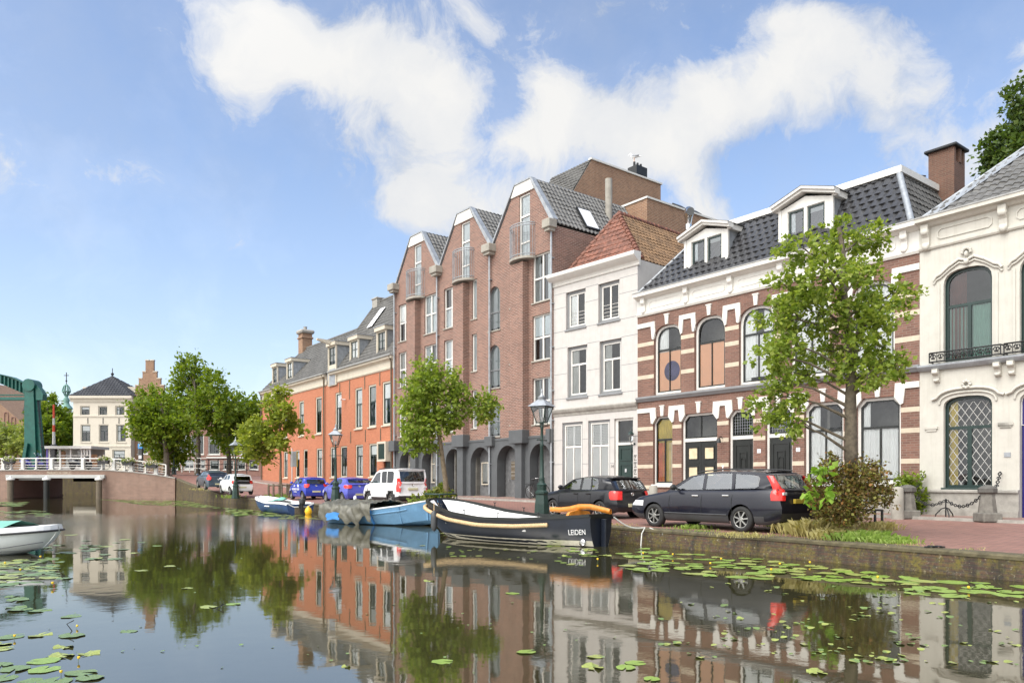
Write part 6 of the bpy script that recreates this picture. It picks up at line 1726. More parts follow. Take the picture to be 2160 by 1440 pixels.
def ni(sh, x): return min(range(len(sh)), key=lambda k: abs(sh[k][0] - x))
def place(root, heading): root.rotation_euler = (0, 0, heading); return root
M['hull_black'] = plain('black_blue_hull', (.010, .014, .024), .35, var=.3, scale=2)
M['hull_white_in'] = plain('white_boat_interior', (.78, .78, .76), .5, var=.05)
M['hull_blue'] = plain('light_blue_hull', (.115, .25, .40), .45, var=.12, streak=.2)
M['bright_blue'] = plain('bright_blue_edge', (.04, .2, .5), .45, var=.1)
M['hull_navy'] = plain('navy_hull', (.02, .055, .15), .4, var=.35, streak=.4)
M['hull_grey'] = plain('off_white_gelcoat', (.62, .65, .62), .3, var=.06)
M['tarp_grey'] = plain('grey_brown_tarp', (.10, .095, .072), .42, var=.35, scale=4)
M['tarp_green'] = plain('green_canvas', (.17, .42, .33), .7, var=.12)
M['waterline'] = plain('stained_white_stripe', (.55, .52, .42), .6, var=.25, scale=6)

# 1 --- black sloop
st_ = at(1268, 0, 19.75); bw_ = at(921, 0, 24.1)
d = Vector((bw_.x - st_.x, bw_.y - st_.y)); Lb = d.length; hd = math.atan2(d.y, d.x)
b1_ = thing('rowing_sloop', 'long black sloop with white inside, rope fender and the name LEIDEN', 'boat', (st_.x, st_.y, WZ), hd, 'boats moored along the canal')
sheer = [(0, .82), (.12, .76), (.3, .69), (.5, .68), (.7, .79), (.88, 1.0), (1, 1.14)]
keel = [(0, -.3), (.7, -.3), (.9, -.15), (1, .35)]
rows, sh = make_hull(Lb, 2.65, sheer, keel, 30, bow=2.5, stern=.36, rake=.6)
mb = MB(); mb.grid(rows)
e = rows[0]; mb.add(e, [tuple(range(len(e)))])
mb.build('hull', M['hull_black'], b1_, 50)
def outside(sh, rows, u_lo, u_hi, o, name, mat, par, m=10):
    mb = MB()
    for sg in (0, 1):
        rr = []
        for r in rows:
            c = len(r) // 2; seg = []
            for u in np.linspace(u_lo, u_hi, 4):
                f = u * m; j = int(min(m - 1, f)); t = f - j
                a, b = (r[c + j], r[c + j + 1]) if sg else (r[c - j], r[c - j - 1])
                p = Vector(a).lerp(Vector(b), t); p.y += (o if p.y >= 0 else -o); seg.append(tuple(p))
            rr.append(seg)
        mb.grid(rr)
    return mb.build(name, mat, par)
zrow = rows
# boot stripe just above the water
mb = MB()
for sg in (1, -1):
    rr = []
    for r in rows:
        c = len(r) // 2; half = r[c:] if sg > 0 else r[c::-1]
        seg = []
        for zt_ in (.02, .13 + .03):
            for a, b in zip(half[:-1], half[1:]):
                if a[2] <= zt_ <= b[2]:
                    t = (zt_ - a[2]) / (b[2] - a[2]); p = Vector(a).lerp(Vector(b), t); seg.append((p.x, p.y + sg * .006, p.z)); break
            else: seg.append((half[0][0], half[0][1], half[0][2]))
        rr.append(seg)
    mb.grid(rr)
mb.build('boot_stripe', M['waterline'], b1_)
inn = []
for r, (x, b, z) in zip(rows, sh):
    if b < .12: continue
    k = max(.02, b - .09)
    tq = max(0, (x / Lb - .6) / .4) ** 1.5; hf = [(x - .05 * tq, k, z - .03), (x - .22 * tq, k * .93, z - .2), (x - .5 * tq, k * .74, max(.16, z - .5)), (x - .7 * tq, k * .36, .15)]
    inn.append([(a, -b_, c) for a, b_, c in hf] + hf[::-1])
MB().grid(inn[1:]).build('inner_hull', M['hull_white_in'], b1_)
gw = MB()
for sg in (1, -1):
    gw.grid([[(x, sg * (b + .035), z - .04), (x, sg * (b + .035), z + .03), (x, sg * max(0, b - .11), z + .03), (x, sg * max(0, b - .11), z - .05)] for x, b, z in sh], smooth=False)
gw.box((-.02, -sh[0][1], sh[0][2] - .08), (.12, sh[0][1], sh[0][2] + .03)); gw.build('gunwale', M['black'], b1_)
for sg in (1, -1):
    pts = [(x + .02, sg * (b * .995 + .05), z - .19) for x, b, z in sh[3:]]
    mb = MB(); nseg = 130; 
    L_ = len(pts) - 1; fine = []; rad = []
    for i in range(nseg * 2):
        t = i / (nseg * 2 - 1) * L_; j = min(int(t), L_ - 1); fine.append(Vector(pts[j]).lerp(Vector(pts[j + 1]), t - j)); rad.append(.062 if i % 2 else .047)
    mb.tube(fine, rad, 7); mb.build('rope_fender', M['rope'], b1_)
mb = MB()
for k, s in enumerate((.28, .5, .72)):
    x = s * Lb; i = ni(sh, x); b = sh[i][1] - .1; z = sh[i][2] - .3; mb = MB(); mb.cbox((x - .14, -b, z - .03), (x + .14, b, z + .02), .01); mb.build('thwart', M['hull_white_in'] if k != 1 else M['wood_grey'], b1_)
MB().cbox((-.16, -.04, -.2), (-.02, .04, .72), .015).box((-.5, -.025, -.3), (-.1, .025, -.03)).build('rudder', M['hull_black'], b1_)
MB().grid([[(x, -.045, z - .05), (x, .045, z - .05), (x, .045, z + .06 + .04 * (1 - abs(i - 3) / 5)), (x, -.045, z + .06 + .04 * (1 - abs(i - 3) / 5))] for i, (x, z) in enumerate([(-.3, .9), (0, .95), (.35, 1.0), (.7, .99), (1.0, .93), (1.35, .9), (1.7, .91)])], closed=True).build('tiller', M['wood_orange'], b1_)
MB().prism([(-.5 + .0, .0), (.5, 0), (.42, .1), (0, .16), (-.42, .1)], .2, .28, 'x').xf(Matrix.Translation((.5, 0, .78))).build('stern_bench', M['wood_orange'], b1_)
for x, b, z in (sh[4], sh[8], sh[13], sh[18]):
    for sg in (1, -1): MB().tube([(x, sg * (b - .04), z + .02), (x, sg * (b - .04), z + .14)], .014, 5).tube([(x - .05, sg * (b - .04), z + .16), (x, sg * (b - .04), z + .13), (x + .05, sg * (b - .04), z + .16)], .014, 5).build('rowlock', M['iron'], b1_)
# name lettering on the port and starboard quarters
for sg in (1, -1):
    x = .5; i = 1
    yb = 0
    r = rows[i]; c = len(r) // 2
    pA, pB = Vector(r[c + 6]), Vector(r[c + 8]); mid = (pA + pB) / 2; up = (pB - pA).normalized()
    r2 = rows[i + 1]; along = (Vector(r2[c + 7]) - Vector(r[c + 7])).normalized()
    if sg < 0: mid.y *= -1; up.y *= -1; along.y *= -1
    xa = -along if sg > 0 else along
    nrm = xa.cross(up).normalized(); up = nrm.cross(xa)
    m_ = Matrix((xa, up, nrm)).transposed().to_4x4(); m_.translation = mid + nrm * .02
    text_part('name_lettering', 'LEIDEN', .2, M['sign_white'], b1_, m_ @ Matrix.Diagonal((.72, 1, 1, 1)), .004)
MB().lathe([(.1, -.02), (.1, .02), (.04, .03)], (.25, (rows[0][-1][1] + .12) * .8, .12), 12, 'y').build('engine_outlet', M['chrome'], b1_)
wpt = lambda root, p: Matrix.Translation(root.location) @ Matrix.Rotation(root.rotation_euler.z, 4, 'Z') @ Vector(p)
x, b, z = sh[19]
side_near = 1 if (wpt(b1_, (x, 1, 0))).length < (wpt(b1_, (x, -1, 0))).length else -1
p = wpt(b1_, (x, side_near * (b + .12), z - .35))
fd = thing('fender', 'dark grey fender hanging at the bow of the black sloop', 'fender', p)
MB().lathe([(.02, .28), (.085, .22), (.1, .05), (.095, -.2), (.06, -.3), (.01, -.34)], (0, 0, 0), 10).build('cushion', M['plastic_grey'], fd)
MB().tube([(0, 0, .28), (.0, .0, .5)], .015, 5).build('lanyard', M['rope'], fd)
p0 = wpt(b1_, (-.12, -side_near * .4, .75)); q0 = Vector((3.55, 20.25, .03))
ln = [p0.lerp(q0, t) - Vector((0, 0, .12 * math.sin(math.pi * t))) for t in np.linspace(0, 1, 9)]
mr = MB().tube(ln, .02, 6).tube([q0, q0 + Vector((-.12, -.2, -.15)), q0 + Vector((-.16, -.28, -.5))], .018, 5).tube([q0 + Vector((.1, -.15, 0)), q0 + Vector((.35, -.55, -.1)), q0 + Vector((.5, -.75, -.5))], .018, 5).build('mooring_rope', M['rope_white'])
tag(mr, 'grey mooring rope from the black sloop to the quay edge', 'rope')
MB().ball(wpt(b1_, (-.15, -side_near * .45, .72)), .09, 6)

# 2 --- light blue steel boat under a tarpaulin
bw_ = at(926, 0, 28.6); st_ = at(712, 0, 31.2)
d = Vector((bw_.x - st_.x, bw_.y - st_.y)); Lb = d.length; hd = math.atan2(d.y, d.x)
b2_ = thing('steel_boat', 'light blue steel boat half covered by a crumpled grey tarpaulin', 'boat', (st_.x, st_.y, WZ), hd, 'boats moored along the canal')
n = 16; rows = []; sh = []
for i in range(n + 1):
    s = i / n; b = .95 * (.8 + .2 * min(1, s / .3)) * (1 - max(0, (s - .6) / .4) ** 2.2 * .92); zs = pl_([(0, .55), (.5, .58), (.75, .74), (1, 1.0)], s); zk = pl_([(0, -.15), (.7, -.1), (1, .12)], s)
    zc = zk + .16
    h = [(s * Lb - .15 * max(0, s - .7), 0, zk), (s * Lb, b * .72, zc), (s * Lb, b * .93, zc + (zs - zc) * .55), (s * Lb + .02, b, zs)]
    rows.append([(x, -y, z) for x, y, z in h[::-1]] + h[1:]); sh.append((s * Lb, b, zs))
mb = MB(); mb.grid(rows, smooth=False); mb.add(rows[0], [tuple(range(7))]); mb.add(rows[-1], [tuple(range(6, -1, -1))]); mb.build('hull', M['hull_blue'], b2_)
MB().grid([[(x, -b * .95, z - .04), (x, 0, z + .0), (x, b * .95, z - .04)] for x, b, z in sh]).build('deck', M['hull_blue'], b2_)
for sg in (1, -1):
    MB().tube([(x, sg * b, z + .02) for x, b, z in sh], .03, 6).build('gunwale', M['hull_white_in'], b2_)
    MB().tube([(x, sg * (b * .97 + .015), z - .17) for x, b, z in sh[7:14]], .03, 5).build('rubbing_strake', M['hull_blue'], b2_)
    for i in (12, 15): MB().bar(Vector(rows[i][4 if sg > 0 else 2]) + Vector((0, sg * .01, 0)), Vector(rows[i][6 if sg > 0 else 0]) + Vector((0, sg * .01, 0)), .06).build('rib', M['hull_blue'], b2_)
    i = 8; MB().tube([Vector(rows[i][q]) + Vector((0, sg * .02, 0)) for q in ((4, 5, 6) if sg > 0 else (2, 1, 0))], .05, 5).build('edge_strip', M['bright_blue'], b2_)
# tarpaulin, draped and crumpled
random.seed(11)
rws = []; nx, ny = 56, 44
from mathutils import noise as mnoise
for i in range(nx + 1):
    s = i / nx * .56 - .03; x = s * Lb
    b = .95 * (.8 + .2 * min(1, max(0, s) / .3)); zs = pl_([(0, .55), (.5, .58), (.75, .74), (1, 1.0)], s)
    hang = .24 + .5 * mnoise.noise(Vector((x * 2.3, 3.1, 0))) + .12 * mnoise.noise(Vector((x * 5, 1, 0)))
    r = []
    for j in range(ny + 1):
        t = j / ny * 2 - 1
        a = abs(t)
        if a < .62: y = t / .62 * (b + .05); z = zs + .2 * (1 - (a / .62) ** 2) + .1
        else:
            f = (a - .62) / .38; y = math.copysign(b + .06 + .06 * math.sin(f * 3), t); z = zs + .1 - f * (zs * .5 + hang)
        nv = mnoise.noise(Vector((x * 2.2, y * 2.2, z * 2.2 + 5))); n2 = mnoise.noise(Vector((x * 6 + z * 4, y * 5, z * 2)))
        k = .17 * abs(nv) + .12 * abs(n2)
        r.append((x + .05 * n2, y + math.copysign(k if a > .5 else .0, t), z + (k if a <= .62 else .02 * n2)))
    rws.append(r)
tp = MB().grid(rws).build('tarpaulin', M['tarp_grey'], None, 70)
tag(tp, 'crumpled grey brown tarpaulin draped over the light blue boat', 'tarpaulin'); tp.location = b2_.location; tp.rotation_euler = b2_.rotation_euler
mb = MB(); mb.grid([[(x + .05 * math.sin(q * 2.), sgn, .18 + .28 * q / 4 + .03 * math.sin(x * 9)) for q in range(5)] for x, sgn in [(.45, -1.12), (.6, -1.16), (.8, -1.13), (.95, -1.15), (1.1, -1.11)]])
bs = mb.build('blue_sheet', M['bright_blue']); tag(bs, 'bright blue plastic sheet showing below the grey tarpaulin', 'sheet'); bs.location = b2_.location; bs.rotation_euler = b2_.rotation_euler
for k, (x, y) in enumerate(((.5, .5), (1.2, .62))):
    p = wpt(b2_, (x, y, .86)); t = MB().lathe([(.05, 0), (.07, .1), (.06, .2), (.02, .24)], (0, 0, 0), 8).build('white_bottle', M['sign_white']); t.location = p
    tag(t, ['white float standing at the stern end of the grey tarpaulin', 'white float standing nearer the middle of the grey tarpaulin'][k], 'float', 'white floats on the tarpaulin')

# 3 --- small navy motor boat
st_ = at(634, 0, 39.6); bw_ = at(551, 0, 43.2)
d = Vector((bw_.x - st_.x, bw_.y - st_.y)); Lb = d.length; hd = math.atan2(d.y, d.x)
b3_ = thing('motor_boat', 'small navy motor boat with white rim and black outboard engine', 'boat', (st_.x, st_.y, WZ), hd, 'boats moored along the canal')
sheer = [(0, .5), (.15, .55), (.5, .55), (1, .8)]
rows, sh = make_hull(Lb, 1.7, sheer, [(0, -.15), (.75, -.15), (1, .15)], 18, bow=2.2, stern=.88, rake=.5, flat=.5)
mb = MB(); mb.grid(rows); mb.add(rows[0], [tuple(range(len(rows[0])))]); mb.build('hull', M['hull_navy'], b3_, 50)
MB().grid([[(x, -max(.02, b - .12), z - .02), (x, -max(.02, b - .2), .15), (x, max(.02, b - .2), .15), (x, max(.02, b - .12), z - .02)] for x, b, z in sh[:-1]]).build('inner_hull', M['hull_white_in'], b3_)
gw = MB()
for sg in (1, -1): gw.grid([[(x, sg * (b + .03), z - .05), (x, sg * (b + .03), z + .04), (x, sg * max(0, b - .14), z + .05), (x, sg * max(0, b - .14), z - .03)] for x, b, z in sh], smooth=False)
b0 = sh[0][1]
gw.prism([(-b0, .5), (-.36, .32), (.36, .32), (b0, .5), (b0, .56), (.38, .38), (-.38, .38), (-b0, .56)], -.03, .07, 'x')
gw.build('rim', M['hull_white_in'], b3_)
MB().cbox((-.06, -.34, -.12), (-.0, .34, .33), .01).build('transom_board', M['wood_grey'], b3_)
en = MB(); en.cbox((-.36, -.13, .5), (-.02, .13, .8), .06); en.box((-.22, -.05, -.3), (-.1, .05, .55)); en.box((-.1, -.12, .25), (.05, .12, .5)); en.tube([(-.05, 0, .7), (.45, .05, .75)], .025, 6); en.build('outboard_engine', M['plastic'], b3_)
for k, s in enumerate((.4, .65)): MB().box((s * Lb - .12, -.62, .36), (s * Lb + .12, .62, .42)).build('thwart', M['hull_white_in'], b3_)
for sg in (1, -1): 
    m_ = Matrix.Translation((Lb * .45, sg * (sh[ni(sh, Lb * .45)][1] + .012), .36)) @ Matrix.Rotation(R(180 if sg > 0 else 0), 4, 'Z') @ Matrix.Rotation(R(90), 4, 'X')
    MB().box((-.3, -.03, 0), (.3, .03, .006)).xf(m_).build('registration_strip', M['sign_white'], b3_)
random.seed(5)
cv = []
for i in range(15):
    x = Lb * (.52 + .4 * i / 14); b = sh[ni(sh, x)][1] - .16
    cv.append([(x, b * (j / 8 - 1), .58 + .2 * i / 14 + .12 * abs(mnoise.noise(Vector((x * 3, j * .6, 1)))) + .06 * (1 - abs(j / 8 - 1))) for j in range(17)])
t = MB().grid(cv).build('foredeck_cover', M['hull_white_in'], b3_)
p = wpt(b3_, (Lb * .55, .1, .62)); t = MB().grid([[(x, y, .2 * math.exp(-((x - .3) ** 2 + y * y) * 9) + .05 * mnoise.noise(Vector((x * 5, y * 5, 2)))) for y in np.linspace(-.4, .4, 9)] for x in np.linspace(-.4, .5, 10)]).build('crumpled_cloth', M['tarp_green']); t.location = p; tag(t, 'crumpled green and white cloth lying in the small navy boat', 'cloth')
p = at(650.5, 1077, 38.9); t = MB().lathe([(.001, -.2), (.15, -.12), (.19, .03), (.14, .18), (.05, .25), (.04, .31)], (0, 0, 0), 14).build('mooring_buoy', M['yellow_paint']); t.location = (p.x, p.y, WZ + .12); tag(t, 'yellow buoy floating beside the stern of the navy motor boat', 'buoy')

# 4 --- white boat with the green cover, left edge
b4_ = thing('covered_boat', 'off white boat with green canvas cover cut off by the left edge', 'boat', (at(117, 0, 17.6).x - 5.2, 17.9, WZ), R(-2), 'boats moored along the canal')
Lb = 5.2
rows, sh = make_hull(Lb, 1.9, [(0, .44), (.5, .45), (.85, .52), (1, .57)], [(0, -.1), (.8, -.08), (1, .12)], 22, bow=2.3, stern=.85, rake=.42, flat=.5)
mb = MB(); mb.grid(rows); mb.add(rows[0], [tuple(range(len(rows[0])))]); mb.build('hull', M['hull_grey'], b4_, 50)
for sg in (1, -1):
    MB().grid([[(x, sg * (b + .02), z - .0), (x - .02, sg * (b + .0), z + .11), (x - .02, sg * max(0, b - .16), z + .12), (x, sg * max(0, b - .16), z)] for x, b, z in sh], smooth=False).build('rim', M['hull_white_in'], b4_)
    MB().tube([(x + .02, sg * (b + .03), z - .015) for x, b, z in sh], .026, 5).build('rub_rail', M['plastic'], b4_)
    MB().tube([(r[15 if sg > 0 else 5][0], r[15 if sg > 0 else 5][1] + sg * .002, r[15 if sg > 0 else 5][2]) for r in rows[:-1]], .012, 4).build('chine_line', M['grey_trim'], b4_)
mb = MB()
for sg in (1, -1):
    rr = []
    for r in rows:
        c = len(r) // 2; half = r[c:] if sg > 0 else r[c::-1]; seg = []
        for zz_ in (-.05, .1):
            for a, b in zip(half[:-1], half[1:]):
                if a[2] <= zz_ <= b[2]: t = (zz_ - a[2]) / (b[2] - a[2]); p = Vector(a).lerp(Vector(b), t); seg.append((p.x, p.y + sg * .012, p.z)); break
            else: seg.append(half[0])
        rr.append(seg)
    mb.grid(rr)
mb.build('antifouling', M['black'], b4_)
cv = []
for i in range(25):
    s = .05 + .78 * i / 24; x = s * Lb; b = sh[ni(sh, x)][1] - .05; zs = sh[ni(sh, x)][2] + .1
    pk = .34 * (1 - ((s - .45) / .5) ** 2) + .06 * math.cos((s * 5.2) * 2.6)
    cv.append([(x, b * (j / 6 - 1), zs + max(.0, pk) * (1 - abs(j / 6 - 1)) ** .8) for j in range(13)])
t = MB().grid(cv).build('canvas_cover', M['tarp_green']); t.location = b4_.location; t.rotation_euler = b4_.rotation_euler
tag(t, 'green canvas cover stretched over the off white boat at left', 'boat cover')
p = wpt(b4_, (Lb - 1.05, -.86, .36)); q = Vector((p.x - 1.2, p.y - .8, WZ))
t = MB().tube([p, p.lerp(q, .5) - Vector((0, 0, .05)), q], .018, 5).tube([p.lerp(q, .12), p.lerp(q, .42)], .04, 6).build('painter_rope', M['bright_blue']); tag(t, 'blue sleeved painter rope hanging from the off white boat into the water', 'rope')
# ================================================================ planting
rng = np.random.default_rng(5)
def leaf_mesh(name, P, size, mat, parent=None, out=None, up=.55):
    """P (N,3) leaf bases; every leaf is its own small folded blade"""
    N_ = len(P)
    d = rng.normal(size=(N_, 3)); 
    if out is not None: d = d * .7 + out
    d[:, 2] -= .25
    d /= np.linalg.norm(d, axis=1)[:, None]
    n = rng.normal(size=(N_, 3)) * .75; n[:, 2] += up * 2
    n -= d * (n * d).sum(1)[:, None]; n /= np.linalg.norm(n, axis=1)[:, None]
    s = np.cross(d, n)
    sz = size * rng.uniform(.5, 1.45, (N_, 1))
    V = np.stack([P, P + (d * .45 + s * .40 - n * .1) * sz, P + d * sz, P + (d * .45 - s * .40 - n * .1) * sz], 1).reshape(-1, 3)
    b = np.arange(N_)[:, None] * 4
    T = np.concatenate([b + [0, 1, 2], b + [0, 2, 3]], 1).reshape(-1, 3)
    me = bpy.data.meshes.new(name)
    me.vertices.add(len(V)); me.vertices.foreach_set('co', V.ravel().astype(np.float32))
    me.loops.add(T.size); me.loops.foreach_set('vertex_index', T.ravel().astype(np.int32))
    me.polygons.add(len(T)); me.polygons.foreach_set('loop_start', np.arange(0, T.size, 3, dtype=np.int32)); me.polygons.foreach_set('loop_total', np.full(len(T), 3, np.int32))
    me.materials.append(mat); me.update(calc_edges=True)
    o = bpy.data.objects.new(name, me); COL.objects.link(o)
    if parent: o.parent = parent
    return o

def crown_points(ells, n_leaf, per=11, spread=.3, shell=.45):
    vol = np.array([(e[3] * e[4] * e[5]) ** (2 / 3.) for e in ells]); cnt = (vol / vol.sum() * n_leaf / per).astype(int) + 1
    P, O, tips = [], [], []
    for e, c in zip(ells, cnt):
        v = rng.normal(size=(c, 3)); v /= np.linalg.norm(v, axis=1)[:, None]
        r = (shell + (1 - shell) * rng.random((c, 1)) ** .6) * np.clip(1 + .2 * rng.normal(size=(c, 1)), .5, 1.2)
        t = np.array(e[:3]) + v * r * np.array(e[3:6])
        tips.append(t)
        ln = spread * rng.uniform(.5, 1.4, (c, 1, 1))
        td = v + rng.normal(size=(c, 3)) * .5; td[:, 2] -= .15; td /= np.linalg.norm(td, axis=1)[:, None]
        k = rng.random((c, per, 1))
        p = t[:, None, :] + td[:, None, :] * (k - .3) * ln + rng.normal(size=(c, per, 3)) * ln * .28
        P.append(p.reshape(-1, 3)); O.append(np.repeat(v, per, 0))
    return np.concatenate(P), np.concatenate(O), tips

def px_ells(lst, y, dz=.5):
    o = []
    for px, py, rx, ry in lst:
        dy = random.uniform(-dz, dz); c = at(px, py, y + dy); k = y / FPX * .92
        o.append((c.x, c.y, c.z, rx * k, (rx + ry) / 2 * k * 1.05, ry * k))
    return o

def make_tree(name, label, y, base, trunk, ells, n, size, mat, bark, r0, group=None, spread=.3, dz=.5, per=11, shell=.35):
    E_ = px_ells(ells, y, dz)
    b = Vector(base); t = thing(name, label, 'tree', b, 0, group)
    inv_ = -b
    tk = [b] + [at(px, py, y) for px, py in trunk]
    mb = MB(); rr = [r0 * 1.25, *[r0 * (1 - .72 * (k + 1) / len(trunk)) for k in range(len(trunk))]]
    fine = []; rad = []
    for i in range(len(tk) - 1):
        for k in range(5):
            f = k / 5; p = tk[i].lerp(tk[i + 1], f); p += Vector((mnoise.noise(p * .9), mnoise.noise(p * .9 + Vector((9, 0, 0))), 0)) * r0 * .5 * (i + f > .4); fine.append(p + inv_); rad.append((rr[i] + (rr[i + 1] - rr[i]) * f) * (1 + .08 * mnoise.noise(p * 3)))
    fine.append(tk[-1] + inv_); rad.append(rr[-1])
    mb.tube(fine, rad, 10)
    random.seed(len(label))
    for e in E_:
        c = Vector(e[:3]) + inv_
        below = [i for i, p in enumerate(fine) if p.z < c.z - .15 * abs(c.x - p.x) and i > 3] or [len(fine) // 2]
        i = max(below[0] if len(below) == 1 else min(below[-1], max(below[0], below[-1] - 1)), 3)
        p = fine[i]; q = p.lerp(c, .5) + Vector((0, 0, .06 * (c - p).length))
        rb = min(rad[i] * .5, r0 * .24)
        mb.tube([p, p.lerp(q, .5), q, q.lerp(c, .6) + Vector((random.uniform(-.1, .1), 0, 0)), c], [rb, rb * .8, rb * .6, rb * .4, rb * .2], 6)
        for k in range(4):
            v = Vector((random.gauss(0, 1), random.gauss(0, 1), random.gauss(0, .8))).normalized()
            g = c + Vector((v.x * e[3], v.y * e[4], v.z * e[5])) * .85
            s = q.lerp(c, random.uniform(.2, 1)); mb.tube([s, s.lerp(g, .5) + Vector((0, 0, .05)), g], [rb * .35, rb * .25, rb * .1], 5)
    mb.build('trunk', bark, t)
    P, O, tips = crown_points(E_, n, per, spread, shell)
    leaf_mesh('crown', P + np.array(inv_), size, mat, t, O)
    return t

M['leaf_near'] = leafy('lime_leaf', (.09, .155, .018), (.27, .345, .058), (.46, .5, .12), .5)
M['leaf_mid'] = leafy('young_lime_leaf', (.085, .145, .018), (.25, .33, .05), (.42, .46, .1), .5)
M['leaf_far'] = leafy('far_leaf', (.065, .125, .01), (.18, .25, .022), (.30, .35, .04), .5)
M['leaf_thin'] = leafy('thin_yellow_leaf', (.11, .16, .02), (.26, .31, .04), (.4, .42, .08), .48)
M['leaf_dark'] = leafy('dark_maple_leaf', (.04, .075, .02), (.10, .155, .035), (.17, .2, .06), .4)
M['leaf_willow'] = leafy('pale_willow_leaf', (.12, .16, .035), (.26, .31, .08), (.38, .4, .13), .45)
M['leaf_brown'] = leafy('dry_shrub_leaf', (.05, .05, .016), (.17, .12, .04), (.32, .13, .03), .25)
M['leaf_olive'] = leafy('olive_shrub_leaf', (.08, .095, .02), (.26, .25, .06), (.42, .38, .11), .35)
M['leaf_bright'] = leafy('bright_leaf', (.12, .24, .02), (.22, .36, .04), (.3, .42, .08), .4)
random.seed(2)
YT = 16.4
make_tree('lime_tree', 'young lime tree with bright green crown rising from the brown shrub', YT, gnd(1795, 1090, .02) * 1, [(1795, 980), (1793, 860), (1797, 740), (1780, 620), (1770, 480)],
    [(1770, 505, 60, 50), (1838, 498, 34, 40), (1690, 522, 40, 24), (1740, 580, 80, 50), (1650, 605, 45, 40), (1815, 590, 50, 45), (1888, 622, 42, 34), (1860, 665, 50, 32), (1720, 650, 85, 45), (1640, 665, 42, 38), (1800, 670, 70, 45), (1620, 745, 30, 36), (1655, 720, 45, 35), (1815, 735, 70, 42), (1868, 760, 42, 34), (1730, 730, 55, 40), (1690, 790, 45, 25), (1610, 868, 42, 30), (1655, 835, 48, 34), (1672, 890, 22, 36), (1835, 790, 48, 24), (1900, 775, 26, 14), (1765, 770, 40, 22), (1640, 800, 30, 22)],
    13500, .098, M['leaf_near'], M['bark'], .165, 'trees along the quay', .2, .55, 20)
make_tree('lime_tree', 'slim young lime tree with leaning trunk before the grey arcade', 29.5, (at(943, 0, 29.5).x, 29.5, .02), [(940, 1010), (928, 930), (918, 880), (905, 790)],
    [(900, 778, 26, 22), (890, 815, 40, 32), (935, 800, 34, 28), (870, 860, 30, 32), (920, 850, 48, 36), (968, 835, 22, 24), (1012, 862, 36, 26), (1030, 850, 18, 22), (890, 895, 38, 30), (930, 890, 36, 26), (865, 935, 20, 22), (900, 930, 24, 20), (858, 905, 16, 18), (960, 880, 22, 18)],
    8500, .135, M['leaf_mid'], M['bark_pale'], .115, 'trees along the quay', .3, .5)
make_tree('lime_tree', 'thin yellowish young tree standing before the orange house corner', 54, (at(592, 0, 54).x, 54, street_z(at(592, 0, 54).x, 54)), [(592, 980), (590, 930), (586, 830)],
    [(588, 828, 20, 14), (575, 855, 26, 16), (600, 868, 22, 18), (545, 905, 34, 20), (590, 890, 30, 18), (618, 898, 22, 12), (560, 930, 34, 20), (640, 908, 10, 5), (525, 945, 22, 22), (590, 930, 30, 14), (555, 960, 26, 14), (515, 915, 16, 12)],
    4200, .26, M['leaf_thin'], M['bark_pale'], .1, 'trees along the quay', .45, 1., 9, .3)
make_tree('plane_tree', 'tallest full green tree beyond the bridge, in front of the brick terrace', 84, (at(417, 0, 84).x, 84, 1.45), [(417, 930), (414, 880), (410, 800)],
    [(402, 772, 24, 22), (382, 800, 20, 30), (430, 800, 34, 30), (455, 820, 32, 30), (400, 830, 46, 30), (440, 850, 50, 34), (385, 860, 40, 26), (475, 860, 26, 30), (410, 885, 44, 22), (450, 890, 36, 24), (380, 760, 10, 12)],
    7500, .36, M['leaf_far'], M['bark'], .3, 'trees at the far end of the canal', .8, 2.5)
make_tree('plane_tree', 'broad green tree with low branches before the stepped gable house', 74, (at(352, 0, 74).x, 74, 1.5), [(350, 950), (345, 900), (340, 850)],
    [(318, 838, 28, 24), (300, 868, 28, 22), (345, 860, 36, 26), (295, 900, 26, 20), (335, 900, 42, 24), (375, 905, 30, 30), (345, 935, 34, 22), (380, 945, 26, 24), (355, 965, 34, 16), (320, 925, 22, 14)],
    7000, .34, M['leaf_far'], M['bark'], .28, 'trees at the far end of the canal', .8, 2.5)
make_tree('plane_tree', 'dense green tree close to the left corner of the orange house', 88, (at(483, 0, 88).x, 88, 1.45), [(483, 940), (485, 900), (500, 850)],
    [(505, 850, 30, 20), (530, 860, 22, 24), (490, 880, 34, 24), (520, 895, 34, 28), (470, 915, 30, 18), (500, 930, 24, 14), (535, 910, 16, 22), (483, 940, 22, 12)],
    5500, .36, M['leaf_far'], M['bark'], .28, 'trees at the far end of the canal', .8, 2.)
make_tree('willow_tree', 'pale feathery tree low behind the bridge railing at the left edge', 112, (at(15, 0, 112).x, 112, 1.4), [(15, 960), (10, 930), (5, 900)],
    [(-20, 910, 40, 26), (15, 918, 32, 22), (40, 935, 22, 20), (10, 945, 50, 20), (52, 945, 10, 16)], 5000, .45, M['leaf_willow'], M['bark'], .35, 'trees behind the bridge', .9, 3)
make_tree('plane_tree', 'dark green tree right behind the green drawbridge post', 122, (at(98, 0, 122).x, 122, 1.4), [(98, 950), (99, 900), (100, 860)],
    [(100, 850, 16, 20), (90, 875, 24, 26), (115, 880, 18, 24), (98, 905, 34, 26), (108, 935, 30, 26), (80, 930, 22, 26), (62, 905, 10, 18)], 6000, .5, M['leaf_far'], M['bark'], .35, 'trees behind the bridge', .9, 3)
make_tree('plane_tree', 'dark green tree left against the cream corner house', 128, (at(142, 0, 128).x, 128, 1.4), [(142, 950), (142, 910), (141, 880)],
    [(142, 878, 12, 14), (145, 900, 18, 22), (132, 915, 14, 18), (146, 930, 16, 22), (134, 945, 18, 18)], 4000, .5, M['leaf_far'], M['bark'], .3, 'trees behind the bridge', .9, 3)
